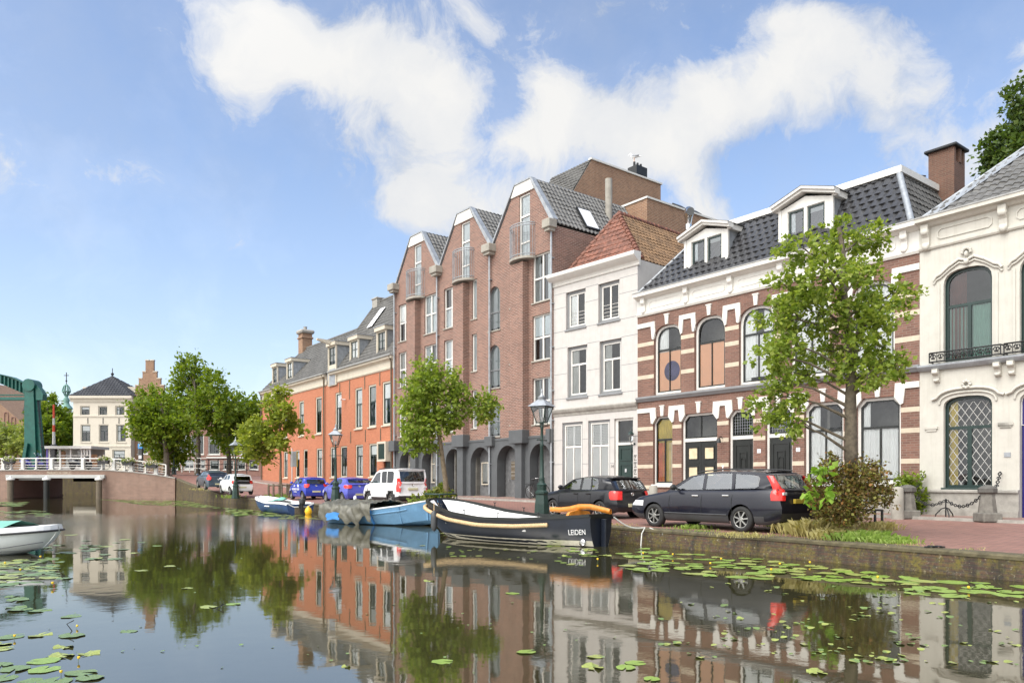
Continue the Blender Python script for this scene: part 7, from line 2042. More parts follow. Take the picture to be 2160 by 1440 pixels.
make_tree('maple_tree', 'dark leaved tree showing above the roof of the cream stucco house', 40, (at(2190, 0, 40).x, 40, 0), [(2190, 700), (2185, 420), (2170, 260)],
    [(2150, 215, 18, 50), (2165, 275, 32, 40), (2120, 290, 26, 16), (2100, 320, 28, 34), (2140, 330, 40, 34), (2085, 355, 18, 22), (2180, 340, 40, 50), (2200, 250, 40, 60)], 6500, .24, M['leaf_dark'], M['bark'], .3, None, .5, .8)

def bush(name, label, cat, y, base, ells, n, size, mats, stems=30, group=None, dz=.25, per=7):
    t = thing(name, label, cat, base, 0, group); E_ = px_ells(ells, y, dz)
    mb = MB(); random.seed(n)
    P, O, tips = crown_points(E_, n, per, .16, .35)
    T = np.concatenate(tips); idx = rng.choice(len(T), min(stems, len(T)), replace=False)
    b = Vector(base)
    for i in idx:
        g = Vector(T[i]) - b; q = Vector((g.x * .4, g.y * .4, g.z * .5)); mb.tube([(random.uniform(-.1, .1), random.uniform(-.1, .1), 0), q, g], [.012, .009, .004], 4, False)
    mb.build('stems', M['wood_grey'], t)
    w = rng.random(len(P)); k = len(mats); a0 = 0
    for j, m in enumerate(mats):
        s = (w >= j / k) & (w < (j + 1) / k)
        leaf_mesh('foliage', P[s] - np.array(b), size, M[m], t, O[s])
    return t
bush('shrub', 'wide brown and olive shrub around the foot of the near lime tree', 'shrub', 16.5, gnd(1785, 1108, .02), [(1780, 1050, 72, 34), (1740, 1020, 32, 32), (1838, 1025, 44, 36), (1795, 1005, 50, 30), (1752, 988, 30, 20), (1868, 1045, 22, 26), (1785, 1082, 62, 20), (1728, 1060, 20, 34), (1822, 990, 28, 18), (1750, 968, 12, 14), (1800, 972, 10, 14), (1850, 985, 12, 16)], 7500, .065, ['leaf_brown', 'leaf_olive', 'leaf_brown'], 150)
bush('sapling', 'bright green leafy sprig poking out of the brown shrub', 'plant', 15.8, gnd(1725, 1116, .02), [(1738, 990, 14, 8), (1722, 996, 10, 8), (1745, 1035, 10, 6), (1718, 1035, 12, 8), (1730, 1062, 6, 5)], 60, .17, ['leaf_bright'], 8)
bush('climbing_plant', 'green climbing plant between the stone bollard and the cream plinth', 'plant', 24.35, (at(1928, 0, 24.35).x, 24.35, .1), [(1925, 1015, 20, 16), (1915, 1035, 18, 18), (1938, 1050, 16, 22), (1930, 1080, 12, 14), (1900, 1010, 10, 12)], 1500, .1, ['leaf_mid', 'leaf_far'], 20)
bush('weed_clump', 'leafy green weeds inside the round tree guard behind the blue boat', 'plant', 29.6, (at(935, 0, 29.6).x, 29.6, .02), [(935, 1035, 22, 14), (915, 1045, 26, 14), (945, 1048, 16, 14), (890, 1055, 26, 10), (925, 1060, 30, 10)], 1600, .12, ['leaf_mid', 'leaf_olive'], 20)
# grass along the quay edge: one mass
def blades(cx, cy, n, h, sx, sy, mat_i, lean=.5):
    for _ in range(n):
        x, y = cx + random.gauss(0, sx), cy + random.gauss(0, sy)
        z = street_z(x, y) - .01; hh = h * random.uniform(.5, 1.25); a = random.uniform(0, 6.28); l = lean * hh * random.uniform(.3, 1.3)
        w = .008; dx, dy = math.cos(a), math.sin(a)
        GR.add([(x - dy * w, y + dx * w, z), (x + dy * w, y - dx * w, z), (x + dx * l * .35 + dy * w * .6, y + dy * l * .35 - dx * w * .6, z + hh * .65), (x + dx * l, y + dy * l, z + hh * (.9 - .3 * random.random()))], [(0, 1, 2, 3)], mat_i)
GR = MB(); random.seed(9)
M['grass_green'] = leafy('fresh_grass', (.13, .22, .03), (.27, .38, .08), (.36, .42, .15), .4)
M['grass_dry'] = leafy('dry_grass', (.28, .25, .09), (.48, .42, .18), (.55, .5, .27), .4)
for px, py, n, h, m in ((1660, 1112, 260, .2, 0), (1690, 1125, 300, .26, 1), (1730, 1130, 420, .34, 1), (1770, 1137, 420, .22, 1), (1820, 1140, 420, .2, 0), (1860, 1142, 260, .14, 0), (1890, 1145, 120, .1, 0), (1650, 1095, 120, .28, 0), (1720, 1100, 160, .55, 1), (1850, 1120, 160, .2, 1), (1455, 1115, 60, .12, 0), (1540, 1126, 50, .08, 1), (1580, 1131, 50, .1, 1), (1480, 1120, 30, .06, 0)):
    p = gnd(px, py, .01); blades(p.x, p.y, int(n * 2.4), h * 1.25, .24, .12, m)
for px, y, n, h in ((850, 31.5, 200, .35), (880, 30.5, 260, .3), (900, 30, 200, .25), (830, 33.5, 120, .25), (585, 53.5, 200, .3), (600, 52.5, 140, .25), (483, 54, 80, .3), (420, 63, 60, .2), (1080, 23.9, 90, .08), (1300, 21.5, 90, .08)):
    p = at(px, 0, y); blades(p.x, p.y, n, h, .35, .25, 0 if n % 3 else 1)
for k in range(260):
    q, f = random.choice(QF[:30]); t = random.uniform(.03, .08); blades(q[0] + (f[0] - q[0]) * t, q[1] + (f[1] - q[1]) * t, 4, .06, .15, .06, random.randint(0, 1))
for k in range(160):      # moss and weeds at the facade foot
    q, f = random.choice(QF[8:28]); t = random.uniform(.95, .99); blades(q[0] + (f[0] - q[0]) * t, q[1] + (f[1] - q[1]) * t, 4, .12, .2, .05, 0)
tag(GR.build('grass', [M['grass_green'], M['grass_dry']]), kind='stuff')

# ================================================================ water lilies
M['pad'] = plain('lily_pad', (.20, .30, .05), .38, var=.3, scale=5)
M['pad_old'] = plain('yellowing_lily_pad', (.27, .31, .08), .4, var=.35, scale=6)
M['pad_dull'] = plain('dull_lily_pad', (.135, .2, .06), .35, var=.3, scale=6)
def pad_mesh(name, mat, curl):
    mb = MB(); n = 22; vs = [(0, 0, .012)]
    for i in range(n + 1):
        a = .16 + (2 * math.pi - .32) * i / n; r = 1 - .06 * math.sin(i * 1.7 + curl * 9); vs.append((r * math.cos(a), r * .88 * math.sin(a), .012 + .04 * curl * math.sin(a * 2 + curl) + (.03 if i % 5 == 0 else 0) * curl))
    mb.add(vs, [(0, i, i + 1) for i in range(1, n + 1)])
    me = mb.build(name, M[mat]); return me
PADS = [pad_mesh('lily_pad', m, c) for m, c in (('pad', .2), ('pad', .9), ('pad_old', .5), ('pad_old', 1.2), ('pad_dull', .4), ('pad_dull', 1.))]
used = set()
def put_pad(p, r, k, label, group):
    src = PADS[k]
    o = src if k not in used else src.copy()
    if k in used: COL.objects.link(o)
    used.add(k)
    o.location = (p.x, p.y, WZ + random.uniform(.0, .006)); o.scale = (r, r, .25); o.rotation_euler = (random.uniform(-.03, .03), random.uniform(-.03, .03), random.uniform(0, 6.3))
    tag(o, label, 'lily pad', group)
random.seed(21)
def region(quad, n, r0, r1, kinds, label, group, bias=1.):
    a, b, c, d = [gnd(*q, WZ) for q in quad]
    placed = []; tries = 0
    while len(placed) < n and tries < n * 30:
        tries += 1
        u, v = random.random(), random.random() ** bias
        p = a.lerp(b, u).lerp(d.lerp(c, u), v); r = random.uniform(r0, r1)
        if any((p - q).length < (r + s) * .82 for q, s in placed): continue
        placed.append((p, r)); put_pad(p, r, random.choice(kinds), label, group)
lb1 = 'light green lily pad in the dense raft below the near quay wall'
G = 'lily pads on the canal'
region([(1310, 1152), (1640, 1180), (1640, 1222), (1320, 1205)], 54, .13, .25, [0, 1, 2, 0], lb1, G)
region([(1620, 1182), (1960, 1222), (1960, 1245), (1640, 1215)], 34, .13, .25, [0, 1, 2], lb1, G)
region([(1900, 1218), (2165, 1236), (2165, 1268), (1900, 1250)], 15, .15, .26, [0, 1, 0], lb1, G)
region([(1200, 1160), (1330, 1160), (1330, 1178), (1190, 1175)], 8, .1, .18, [0, 3], lb1, G)
region([(-10, 1182), (100, 1176), (140, 1222), (-10, 1236)], 40, .12, .22, [2, 4, 5], 'dull green lily pad in the raft beside the covered white boat', G)
region([(90, 1142), (310, 1136), (260, 1178), (110, 1190)], 24, .1, .2, [4, 5, 2], 'small dull lily pad scattered off the bow of the covered white boat', G)
region([(-10, 1345), (140, 1330), (270, 1380), (-10, 1400)], 8, .1, .17, [2, 4, 3], 'large yellow green lily pad floating in the nearest left water', G)
region([(-10, 1400), (200, 1385), (210, 1445), (-10, 1445)], 9, .1, .16, [4, 2, 0], 'large yellow green lily pad floating in the nearest left water', G)
region([(0, 1250), (120, 1265), (110, 1310), (0, 1290)], 5, .1, .18, [4, 5], 'dull green lily pad in the raft beside the covered white boat', G)
for px, py, r, k, lab in ((933, 1395, .105, 0, 'round bright pad alone in the middle of the nearest water'), (1081, 1251, .115, 0, 'pale green lily pad alone in the reflection of the grey arcade'), (1110, 1375, .1, 0, 'bright pad left of the brownish pad in the nearest water'), (1255, 1385, .08, 2, 'smallest pad of the group in the white house reflection'), (1340, 1398, .1, 0, 'upper of two touching bright pads in the white house reflection'), (1250, 1407, .11, 3, 'ragged brownish pad in the white house reflection'), (1320, 1408, .1, 0, 'lower of two touching bright pads in the white house reflection'), (1375, 1432, .08, 0, 'bright pad at the bottom edge under the white house reflection'), (730, 1406, .045, 3, 'ragged yellow leaf scrap alone near the bottom edge'),
    (440, 1280, .12, 2, 'pale pad left of a bent black stem in open water'), (492, 1274, .11, 0, 'pale pad right of a bent black stem in open water'), (395, 1240, .09, 2, 'single small pad below the green tree reflection'), (298, 1203, .12, 2, 'left pad of the two in the middle of the green reflection'), (358, 1194, .12, 2, 'right pad of the two in the middle of the green reflection'), (332, 1151, .14, 0, 'pale pad nearest to the ruffled water patch'), (285, 1166, .12, 2, 'pad floating left of the green tree reflection'), (272, 1331, .1, 4, 'faint dull pad alone in the sky reflection at left'), (905, 1225, .1, 3, 'small pad in front of the black sloop reflection'), (1723, 1418, .1, 3, 'curled yellow leaf near the bottom right'), (2142, 1361, .05, 2, 'pale scrap floating at the bottom right edge'), (150, 1300, .12, 4, 'dull pad right of the covered boat reflection'), (150, 1128, .2, 2, 'pale pad between the covered boat and the bridge')):
    put_pad(gnd(px, py, WZ), r, k, lab, G)
def mass(name, items, mats):
    mb = MB()
    for (p, r, mi, tilt) in items:
        a = random.uniform(0, 6); n = 9
        mb.add([(p.x + r * math.cos(a + i * 6.283 / n), p.y + r * math.sin(a + i * 6.283 / n), WZ + .008 + tilt * r * math.sin(i)) for i in range(n)], [tuple(range(n))], mi)
    return tag(mb.build(name, mats), kind='stuff')
it = []
def far_band(quad, n, r0, r1):
    a, b, c, d = [gnd(*q, WZ) for q in quad]
    for _ in range(n):
        u, v = random.random(), random.random(); it.append((a.lerp(b, u).lerp(d.lerp(c, u), v), random.uniform(r0, r1), random.randint(0, 1), .0))
far_band([(215, 1053), (390, 1056), (470, 1072), (300, 1064)], 330, .14, .3)
far_band([(470, 1071), (560, 1077), (610, 1088), (500, 1088)], 160, .12, .28)
far_band([(-20, 1058), (60, 1058), (40, 1068), (-20, 1068)], 150, .15, .3)
far_band([(-20, 1078), (90, 1076), (110, 1090), (-20, 1092)], 60, .12, .25)
far_band([(540, 1082), (690, 1086), (690, 1095), (560, 1094)], 40, .1, .2)
far_band([(930, 1120), (1260, 1160), (1260, 1166), (930, 1128)], 40, .05, .14)
far_band([(800, 1140), (1250, 1170), (1250, 1200), (800, 1160)], 40, .03, .09)
mass('lily_pads', it, [M['pad'], M['pad_old']])
it = []
for _ in range(110):
    px = random.uniform(1400, 2150); py = random.uniform(1225, 1400); p = gnd(px, py, WZ)
    for k in range(random.randint(1, 3)): it.append((p + Vector((random.uniform(-.1, .1), random.uniform(-.08, .08), 0)), random.uniform(.015, .05), random.randint(0, 1), .2))
for _ in range(90):
    px = random.uniform(100, 1350); py = random.uniform(1130, 1420); it.append((gnd(px, py, WZ), random.uniform(.008, .025), 1, .2))
mass('floating_leaves', it, [M['pad_old'], M['pad_dull']])
M['lily_yellow'] = plain('lily_flower', (.75, .5, .02), .4, var=.1)
fl0 = None
for i, (px, py) in enumerate(((112, 1238), (12, 1190), (45, 1205), (86, 1178), (160, 1325), (30, 1348), (130, 1425), (1358, 1170), (1420, 1175), (1500, 1192), (1645, 1195), (1710, 1192), (1625, 1205), (1850, 1220), (1520, 1182), (2045, 1246), (1262, 1185), (165, 1395))):
    p = gnd(px, py, WZ)
    if fl0 is None:
        fl0 = thing('lily_flower', '', 'flower')
        MB().lathe([(.012, .1), (.035, .105), (.05, .14), (.045, .17), (.025, .17), (.02, .15)], (0, 0, 0), 8).build('blossom', M['lily_yellow'], fl0)
        MB().tube([(0, 0, -.05), (.01, .01, .05), (0, 0, .11)], .008, 5).build('stalk', M['pad_dull'], fl0); f = fl0
    else: f = copy_tree(fl0)
    k_ = .42 if py < 1260 else .27; f.scale = (k_, k_, k_ * 1.3); f.location = (p.x, p.y, WZ - random.uniform(0, .04)); f.rotation_euler = (random.uniform(-.3, .3), random.uniform(-.3, .3), random.uniform(0, 6))
    tag(f, 'small yellow lily bud among the pads ' + ('below the near quay wall' if px > 1000 else 'near the covered boat' if py < 1300 else 'in the nearest left water'), 'flower', 'yellow lily flowers')
tw = MB(); p = gnd(478, 1282, WZ); tw.tube([p + Vector((-.12, -.05, 0)), p + Vector((-.04, 0, .06)), p + Vector((-.1, .1, .02))], .006, 4); tag(tw.build('water_plant_stem', M['iron']), 'bent black stem sticking out of the open water between two pads', 'stem')
tw = MB(); p = gnd(152, 1330, WZ); tw.tube([p, p + Vector((-.06, 0, .08)), p + Vector((.02, 0, .12))], .006, 4); tag(tw.build('water_plant_stem', M['iron']), 'bent black stem below the yellow bud at the left', 'stem')

# ================================================================ street furniture
def lamp_post(label, base, s=1.):
    t = thing('street_lamp', label, 'street lamp', base, random.uniform(0, 6), 'old style lamp posts on the quay')
    MB().lathe([(.3, 0), (.3, .1), (.26, .13), (.24, .5), (.2, .8), (.23, .84), (.23, .9), (.16, .96), (.17, 1.1), (.18, 1.14), (.12, 1.2)], (0, 0, 0), 8, smooth=False).build('pedestal', M['lamp_green'], t)
    MB().lathe([(.11, 1.2), (.09, 1.3), (.105, 1.34), (.075, 1.4), (.058, 2.4), (.08, 2.44), (.052, 2.5), (.044, 3.0), (.065, 3.04), (.035, 3.1), (.055, 3.2)], (0, 0, 0), 12).build('shaft', M['lamp_green'], t)
    mb = MB(); mb.tube([(-.3, 0, 2.62), (.3, 0, 2.62)], .018, 6); mb.ball((-.31, 0, 2.62), .03, 5); mb.ball((.31, 0, 2.62), .03, 5); mb.build('ladder_bar', M['lamp_green'], t)
    fr = MB(); b, w = .13, .275
    cs = [(b, b), (-b, b), (-b, -b), (b, -b)]; ct = [(w, w), (-w, w), (-w, -w), (w, -w)]
    for i in range(4):
        j = (i + 1) % 4
        fr.bar((*cs[i], 3.2), (*ct[i], 3.72), .026); fr.bar((*cs[i], 3.2), (*cs[j], 3.2), .03); fr.bar((*ct[i], 3.72), (*ct[j], 3.72), .035)
        fr.tube([(0, 0, 3.05), (cs[i][0] * 1.2, cs[i][1] * 1.2, 3.1), (cs[i][0], cs[i][1], 3.2)], .014, 5)
    fr.build('lantern_frame', M['lamp_green'], t)
    gl = MB()
    for i in range(4):
        j = (i + 1) % 4; gl.add([(cs[i][0] * .97, cs[i][1] * .97, 3.21), (cs[j][0] * .97, cs[j][1] * .97, 3.21), (ct[j][0] * .97, ct[j][1] * .97, 3.71), (ct[i][0] * .97, ct[i][1] * .97, 3.71)], [(0, 1, 2, 3)])
    gl.build('lantern_glass', M['lamp_glass'], t)
    MB().lathe([(.035, 3.2), (.045, 3.3), (.05, 3.36), (.02, 3.4)], (0, 0, 0), 10).build('bulb', M['clear_light'], t)
    cp = MB(); cp.lathe([(.5, 3.73), (.14, 3.96)], (0, 0, 0), 4, smooth=False); cp.xf(Matrix.Rotation(R(45), 4, 'Z')); cp.lathe([(.12, 3.9), (.13, 4.02), (.15, 4.04), (.05, 4.1), (.03, 4.2), (.045, 4.24), (.005, 4.33)], (0, 0, 0), 10)
    cp.build('lantern_cap', M['zinc'], t)
    t.scale = (s, s, s)
    return t
for px, y, lab in ((1143, 25.2, 'tall green lamp post beside the front of the black hatchback'), (708, 41., 'green lamp post in front of the violet blue hatchback'), (497, 53.2, 'green lamp post beside the small white hatchback'), (367, 75.5, 'lamp post at the bridge corner with its lantern hidden in leaves')):
    p = at(px, 0, y); lamp_post(lab, (p.x, y, street_z(p.x, y) if px != 367 else 1.45))
# wall lanterns belong to the houses
def wall_lamp(H_, u, z, mat='dark_green'):
    mb = MB(); mb.tube([(u, 0, z), (u, -.12, z - .06), (u, -.26, z), (u, -.26, z + .12)], .016, 6); mb.ball((u, -.01, z), .05, 5)
    a = mb.build('wall_lamp', M[mat], H_.root)
    MB().lathe([(.06, z + .12), (.13, z + .42)], (u, -.26, 0), 6, smooth=False).build('lantern_glass', M['lamp_glass'], a)
    MB().lathe([(.17, z + .42), (.1, z + .52), (.03, z + .56), (.02, z + .68), (.0, z + .7)], (u, -.26, 0), 6, smooth=False).build('lantern_cap', M[mat], a)
wall_lamp(HW, 5.24, 2.95)
for u in (4.62, 7.95):
    a = MB().tube([(u, 0, 3.0), (u, -.12, 3.05), (u, -.25, 2.98)], .018, 6).lathe([(.1, 2.8), (.08, 2.95), (.02, 3.0)], (u, -.25, 0), 8).build('wall_lamp', M['iron'], HB.root)
for u in (6.32, 7.98): MB().box((u - .08, -.014, 2.35), (u + .08, 0, 2.5)).build('number_plate', M['sign_white'], HB.root)
MB().prism([(4.58, 1.9), (4.7, 1.9), (4.64, 1.76)], -.012, 0).prism([(4.58, 1.6), (4.64, 1.74), (4.7, 1.6), (4.64, 1.52)], -.012, 0).build('shield_sign', M['sign_white'], HB.root)
# stone bollards, chains, tripod stand before the cream house
M['stone_mid'] = plain('worn_stone', (.16, .15, .13), .8, var=.35, scale=5, bump=.2)
bl0 = None; bp = []
for px, y, lab in ((1915, 23.5, 'dark capped stone bollard beside the green climbing plant'), (2083, 21.6, 'dark capped stone bollard in front of the cream wall at the right')):
    p = at(px, 0, y); 
    if bl0 is None:
        bl0 = thing('stone_bollard', lab, 'bollard'); 
        MB().cbox((-.27, -.27, 0), (.27, .27, .26), .03).build('foot', M['stone_mid'], bl0)
        MB().lathe([(.25, .26), (.18, .8)], (0, 0, 0), 8, smooth=False).build('shaft', M['stone_mid'], bl0)
        M['stone_dark'] = plain('dark_stone', (.10, .095, .085), .8, var=.3, bump=.2)
        MB().lathe([(.2, .8), (.25, .84), (.25, .95), (.15, 1.02), (.04, 1.05)], (0, 0, 0), 8, smooth=False).build('cap', M['stone_dark'], bl0); o = bl0
    else: o = copy_tree(bl0)
    o.location = (p.x, y, .11); o['label'] = lab; o['group'] = 'stone bollards before the cream house'; bp.append(Vector((p.x, y, .11)))
p = at(1893, 0, 23.3); t = MB().lathe([(.19, 0), (.17, .95), (.12, 1.0), (.02, 1.02)], (0, 0, 0), 12).build('stone_pole', M['concrete']); t.location = (p.x, 23.3, .08); tag(t, 'pale round stone pole just behind the shrub', 'bollard')
p = at(1378, 0, 27.2); t = MB().lathe([(.16, 0), (.15, 1.0), (.1, 1.03)], (0, 0, 0), 12).build('stone_pole', M['concrete']); t.location = (p.x, 27.2, .08); tag(t, 'pale round stone pole between the two black cars', 'bollard')
def chain(a, b, sag, n, label, flat=False):
    mb = MB(); pts = [a.lerp(b, i / n) - Vector((0, 0, sag * math.sin(math.pi * i / n))) for i in range(n + 1)]
    for i in range(n):
        p, q = pts[i], pts[i + 1]; d = (q - p); L_ = d.length; d.normalize(); up = Vector((0, 0, 1)) - d * d.z; up.normalize()
        if flat: up = d.cross(up)
        c = (p + q) / 2
        if i % 2 == 0:
            loop = [p, c + up * L_ * .25, q, c - up * L_ * .25, p]
            for s, e in zip(loop[:-1], loop[1:]): mb.bar(s, e, .022)
        else:
            mb.tube([p, q], .016, 5); mb.tube([c + (d * math.cos(k) + up * math.sin(k)) * .05 for k in np.linspace(0, 6.3, 9)], .014, 5)
    return tag(mb.build('chain', M['iron']), label, 'chain')
st = at(1995, 0, 22.9); stz = Vector((st.x, st.y, .11 + .58))
w1 = HC.world(.18, -.02, 1.5); w2 = HC.world(2.35, -.02, 1.55)
chain(bp[0] + Vector((.15, 0, .72)), stz, .22, 9, 'iron chain of open links from the left bollard to the tripod stand')
chain(stz, bp[1] + Vector((-.15, 0, .75)), .25, 9, 'iron chain of open links from the tripod stand to the right bollard')
chain(bp[0] + Vector((.1, .1, .8)), w1, .1, 7, 'iron chain rising from the left bollard to the cream wall', True)
chain(bp[1] + Vector((.15, .1, .6)), w2, .1, 9, 'iron chain rising from the right bollard to the cream wall', True)
mb = MB(); mb.tube([(0, 0, 0), (0, 0, .58)], .022, 6); mb.ball((0, 0, .6), .03, 5)
for k in range(3):
    a = k * 2.1 + .3; mb.tube([(0, 0, .36), (.12 * math.cos(a), .12 * math.sin(a), .32), (.27 * math.cos(a), .27 * math.sin(a), .15), (.3 * math.cos(a), .3 * math.sin(a), 0)], .018, 5)
t = mb.build('chain_stand', M['iron']); t.location = (st.x, st.y, .11); tag(t, 'small black iron tripod holding up the chain', 'stand')
p = gnd(1973, 1154, .02); mb = MB()
for k in range(5): mb.tube([Vector((.07 * k - .15 + .05 * math.cos(a), .035 * math.sin(a) * (1 + k % 2), .02 + .012 * (k % 2))) for a in np.linspace(0, 6.3, 9)], .013, 5)
t = mb.build('mooring_chain', M['iron']); t.location = (p.x, p.y, .012); tag(t, 'short black mooring chain lying on the quay coping', 'chain')
# round tree guard
tg = thing('tree_guard', 'dark green round steel guard around the leaning lime tree', 'tree guard', (at(930, 0, 29.5).x, 29.5, .02))
MB().tube([(.62 * math.cos(a), .62 * math.sin(a), .75) for a in np.linspace(0, 2 * math.pi, 25)], .035, 6).build('hoop', M['lamp_green'], tg)
for k in range(4): MB().tube([(.62 * math.cos(k * 1.57), .62 * math.sin(k * 1.57), 0), (.62 * math.cos(k * 1.57), .62 * math.sin(k * 1.57), .75)], .025, 6).build('leg', M['lamp_green'], tg)
tg = thing('tree_guard', 'low dark steel rail at the foot of the near lime tree', 'tree guard', gnd(1850, 1118, .02))
MB().tube([(-.9, .4, .5), (-.1, 0, .52), (.25, .25, .5)], .03, 6).build('rail', M['iron'], tg)
for x, y in ((-.05, 0), (.25, .25)): MB().tube([(x, y, 0), (x, y, .5)], .035, 6).build('leg', M['iron'], tg)
pf = at(590, 0, 52.5); tf = thing('planter_fence', 'low wooden fence of stakes around the thin tree by the orange house', 'fence', (pf.x, 52.5, street_z(pf.x, 52.5)))
for k in range(7):
    a = -2.6 + k * .75; MB().cbox((.75 * math.cos(a) - .06, .75 * math.sin(a) - .06, 0), (.75 * math.cos(a) + .06, .75 * math.sin(a) + .06, .95), .02).build('stake', M['wood_grey'], tf)
MB().tube([(.75 * math.cos(-2.6 + k * .75), .75 * math.sin(-2.6 + k * .75), .85) for k in range(7)], .05, 5).build('rail', M['wood_grey'], tf)
p = at(616, 0, 57); t = thing('street_sign', 'white pole with a grey street sign in front of the orange house', 'sign', (p.x, 57, street_z(p.x, 57)))
MB().tube([(0, 0, 0), (0, 0, 3.4)], .04, 6).build('pole', M['sign_white'], t); MB().cbox((-.12, -.03, 2.0), (.35, .03, 3.15), .02).build('sign_panel', M['zinc'], t); MB().box((.36, -.03, 2.0), (.41, .03, 3.15)).build('sign_edge', M['plate_yellow'], t)
p = at(297, 0, 77); t = thing('parking_sign', 'blue parking sign on a dark column beyond the bridge railing', 'sign', (p.x, 77, 1.6))
zb = Zp(962, 77) - 1.6
MB().cbox((-.2, -.15, 0), (.2, .15, Zp(946, 77) - 1.6), .03).build('column', M['plastic_grey'], t)
MB().cbox((-.22, -.18, Zp(946, 77) - 1.6), (.22, .02, Zp(936, 77) - 1.6), .02).build('sign_panel', M['sign_blue'], t)
text_part('lettering', 'P', .38, M['sign_white'], t, Matrix.Translation((0, -.19, Zp(941, 77) - 1.6)) @ Matrix.Rotation(R(90), 4, 'X'))
MB().box((-.15, -.16, Zp(967, 77) - 1.6), (.15, -.15, Zp(960, 77) - 1.6)).build('notice', M['sign_white'], t)
# bicycles and scooters
def bicycle(label, loc, rz, lean=0, group=None, basket=False):
    t = thing('bicycle', label, 'bicycle', loc, rz, group); t.rotation_euler.x = lean
    for x in (-.52, .52):
        h = MB(); h.tube([(x + .34 * math.cos(a), 0, .35 + .34 * math.sin(a)) for a in np.linspace(0, 2 * math.pi, 25)], .022, 6); w = h.build('wheel', M['tyre'], t)
        s = MB()
        for k in range(8): a = k * math.pi / 8; s.tube([(x - .33 * math.cos(a), 0, .35 - .33 * math.sin(a)), (x + .33 * math.cos(a), 0, .35 + .33 * math.sin(a))], .004, 4, False)
        s.build('spokes', M['chrome'], w)
    f = MB(); A_, B_, C_, D_, E2 = (-.52, 0, .35), (-.12, 0, .3), (-.22, 0, .82), (.36, 0, .82), (.52, 0, .35)
    for p, q in ((A_, B_), (A_, C_), (B_, C_), (B_, D_), (C_, (.36, 0, .75)), (D_, E2)): f.tube([p, q], .018, 6)
    f.build('frame', M['iron'], t)
    MB().tube([(.36, 0, .8), (.33, 0, 1.02)], .014, 5).tube([(.18, -.28, 1.05), (.3, -.22, 1.06), (.33, 0, 1.02), (.3, .22, 1.06), (.18, .28, 1.05)], .014, 5).build('handlebar', M['chrome'], t)
    MB().tube([(-.22, 0, .8), (-.24, 0, .95)], .014, 5).ball((-.25, 0, .98), (.14, .08, .045), 6).build('saddle', M['plastic'], t)
    MB().box((-.85, -.07, .74), (-.35, .07, .765)).tube([(-.85, .06, .74), (-.55, .02, .36)], .01, 4).build('carrier', M['iron'], t)
    if basket: MB().cbox((.42, -.18, .8), (.72, .18, 1.05), .03).build('basket', M['wood_grey'], t)
    return t
p = HT.world(15.6, -.55, .38); bicycle('black bicycle leaning by the grey arcade next to the green lamp post', p, math.atan2(HT.ex.y, HT.ex.x) + .1, .1)
for i, (px, lab) in enumerate(((236, 'black bicycle on the bridge nearest the middle flower box'), (256, 'bicycle on the bridge between two flower boxes, cluttered with another'), (284, 'bicycle with front basket on the bridge beside the parking sign'), (318, 'bicycle on the bridge close to the low leafy branches'), (8, 'bicycle standing behind the flower box at the left edge'))):
    x = X(px, 72.8); bicycle(lab, (x, 72.75 + .15 * (i % 2), topz(min(x, xs[-1])) + .02), .05 * i, .08, 'bicycles parked on the bridge', i == 2)
def scooter(label, loc, rz, mat, screen):
    t = thing('scooter', label, 'scooter', loc, rz, 'scooters parked on the bridge'); t.scale = (1.25, 1.25, 1.25)
    for x in (-.62, .62): MB().lathe([(.16, -.06), (.24, -.055), (.26, 0), (.24, .055), (.16, .06)], (x, 0, .26), 18, 'y').lathe([(.001, .05), (.16, .05)], (x, 0, .26), 12, 'y').build('wheel', M['tyre'], t)
    MB().grid([[(x, -w, z0), (x, -w, z1), (x, w, z1), (x, w, z0)] for x, w, z0, z1 in ((-.95, .06, .6, .7), (-.8, .16, .42, .74), (-.5, .19, .34, .76), (-.2, .17, .3, .72), (-.1, .16, .22, .36), (.25, .16, .2, .3), (.35, .17, .3, .55))], closed=True).build('body', mat, t)
    MB().prism([(.3, .28), (.42, .28), (.6, .85), (.5, 1.0), (.42, .95), (.36, .5)], -.17, .17).build('front_shield', mat, t)
    MB().ball((-.45, 0, .8), (.42, .15, .07), 8).build('seat', M['plastic'], t)
    MB().prism([(.36, .4), (.9, .38), (.84, .56), (.55, .62)], -.08, .08).build('mudguard', mat, t)
    MB().tube([(.42, -.32, 1.05), (.48, 0, 1.0), (.42, .32, 1.05)], .022, 6).ball((.55, 0, .98), (.09, .1, .09), 6).build('handlebar', M['plastic'], t)
    if screen: MB().grid([[(.6 - .18 * v, y, 1.0 + .5 * v) for y in (-.26, -.13, 0, .13, .26)] for v in (0, .35, .7, 1.)]).build('windscreen', M['car_glass'], t)
    for sg in (1, -1): MB().tube([(.45, sg * .25, 1.04), (.42, sg * .36, 1.2)], .01, 4).ball((.42, sg * .38, 1.23), (.02, .07, .05), 5).build('mirror', M['sign_white' if screen else 'plastic'], t)
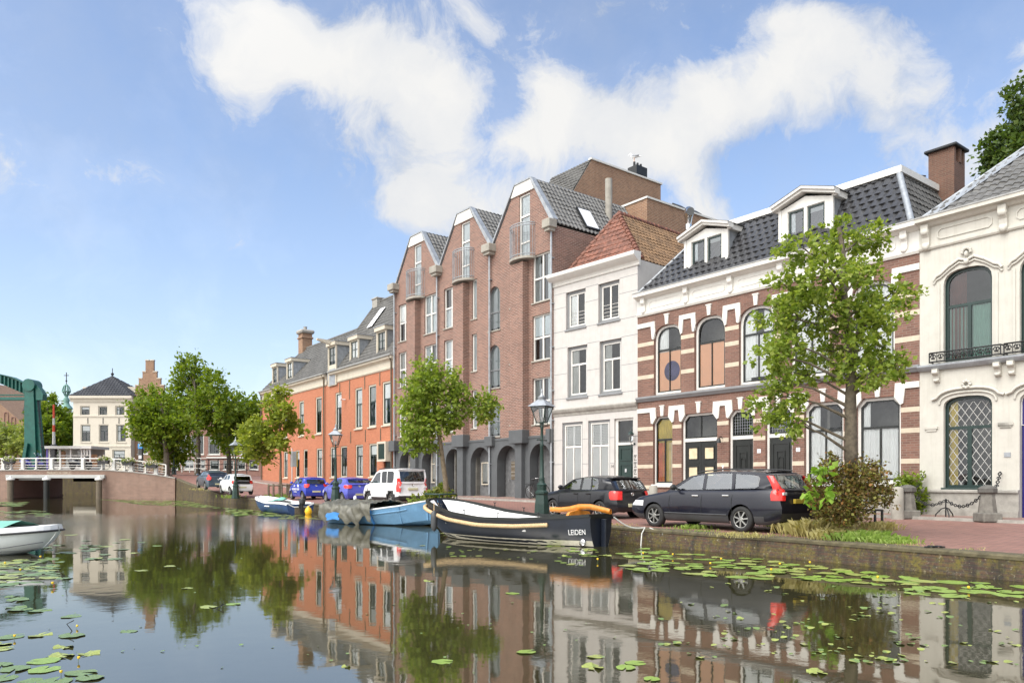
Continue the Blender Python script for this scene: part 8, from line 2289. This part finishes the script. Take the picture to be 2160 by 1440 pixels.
M['paint_indigo'] = carpaint('indigo_paint', (.03, .03, .22))
x = X(68, 72.9); scooter('indigo scooter with tall windscreen parked on the bridge by the portal', (x, 72.9, topz(x)), 0, M['paint_indigo'], True)
x = X(170, 72.9); scooter('black scooter parked on the bridge before the keeper kiosk', (x, 72.9, topz(x)), 0, M['paint_black'], False)
M['petal_white'] = leafy('white_blossom', (.6, .55, .5), (.8, .75, .72), (.75, .35, .35), .2)
for i, (px, lab) in enumerate(((22, 'flower box with white blossoms on the bridge railing at the left edge'), (221, 'flower box with pink and white blossoms right of the keeper kiosk'), (272, 'flower box on the bridge railing left of the parking sign'), (322, 'flower box on the lower end of the bridge railing'))):
    x = X(px); t = thing('flower_box', lab, 'flower box', (x, yr - .3, topz(x) + .55), 0, 'flower boxes on the bridge railing')
    MB().prism([(-.55, .35), (-.42, 0), (.42, 0), (.55, .35)], -.2, .2).build('trough', M['plastic'], t)
    P = rng.normal(size=(260, 3)) * [.27, .13, .1] + [0, 0, .45]; leaf_mesh('foliage', P, .16, M['leaf_mid'], t)
    P = rng.normal(size=(170, 3)) * [.31, .14, .11] + [0, -.08, .5]; leaf_mesh('blossoms', P, .12, M['petal_white'], t)
# gull on the chimney
g = thing('gull', 'grey and white gull standing on the chimney pot of the stair tower', 'gull', gull_at, R(160))
M['gull_grey'] = plain('gull_grey', (.3, .31, .33), .7)
mb = MB(); mb.ball((0, 0, .38), (.3, .13, .13), 10); mb.ball((.26, 0, .56), (.1, .085, .085), 8); mb.tube([(.18, 0, .42), (.25, 0, .54)], [.1, .07], 8); mb.tube([(-.2, 0, .38), (-.5, 0, .33)], [.09, .02], 6); mb.tube([(.33, 0, .55), (.45, 0, .53)], [.03, .008], 6); mb.build('body', M['sign_white'], g)
MB().ball((-.06, .09, .41), (.3, .06, .09), 8).ball((-.06, -.09, .41), (.3, .06, .09), 8).build('wings', M['gull_grey'], g)
for y in (-.05, .05): MB().tube([(0, y, .27), (.02, y, 0)], .015, 4).build('leg', M['board_peach'], g)
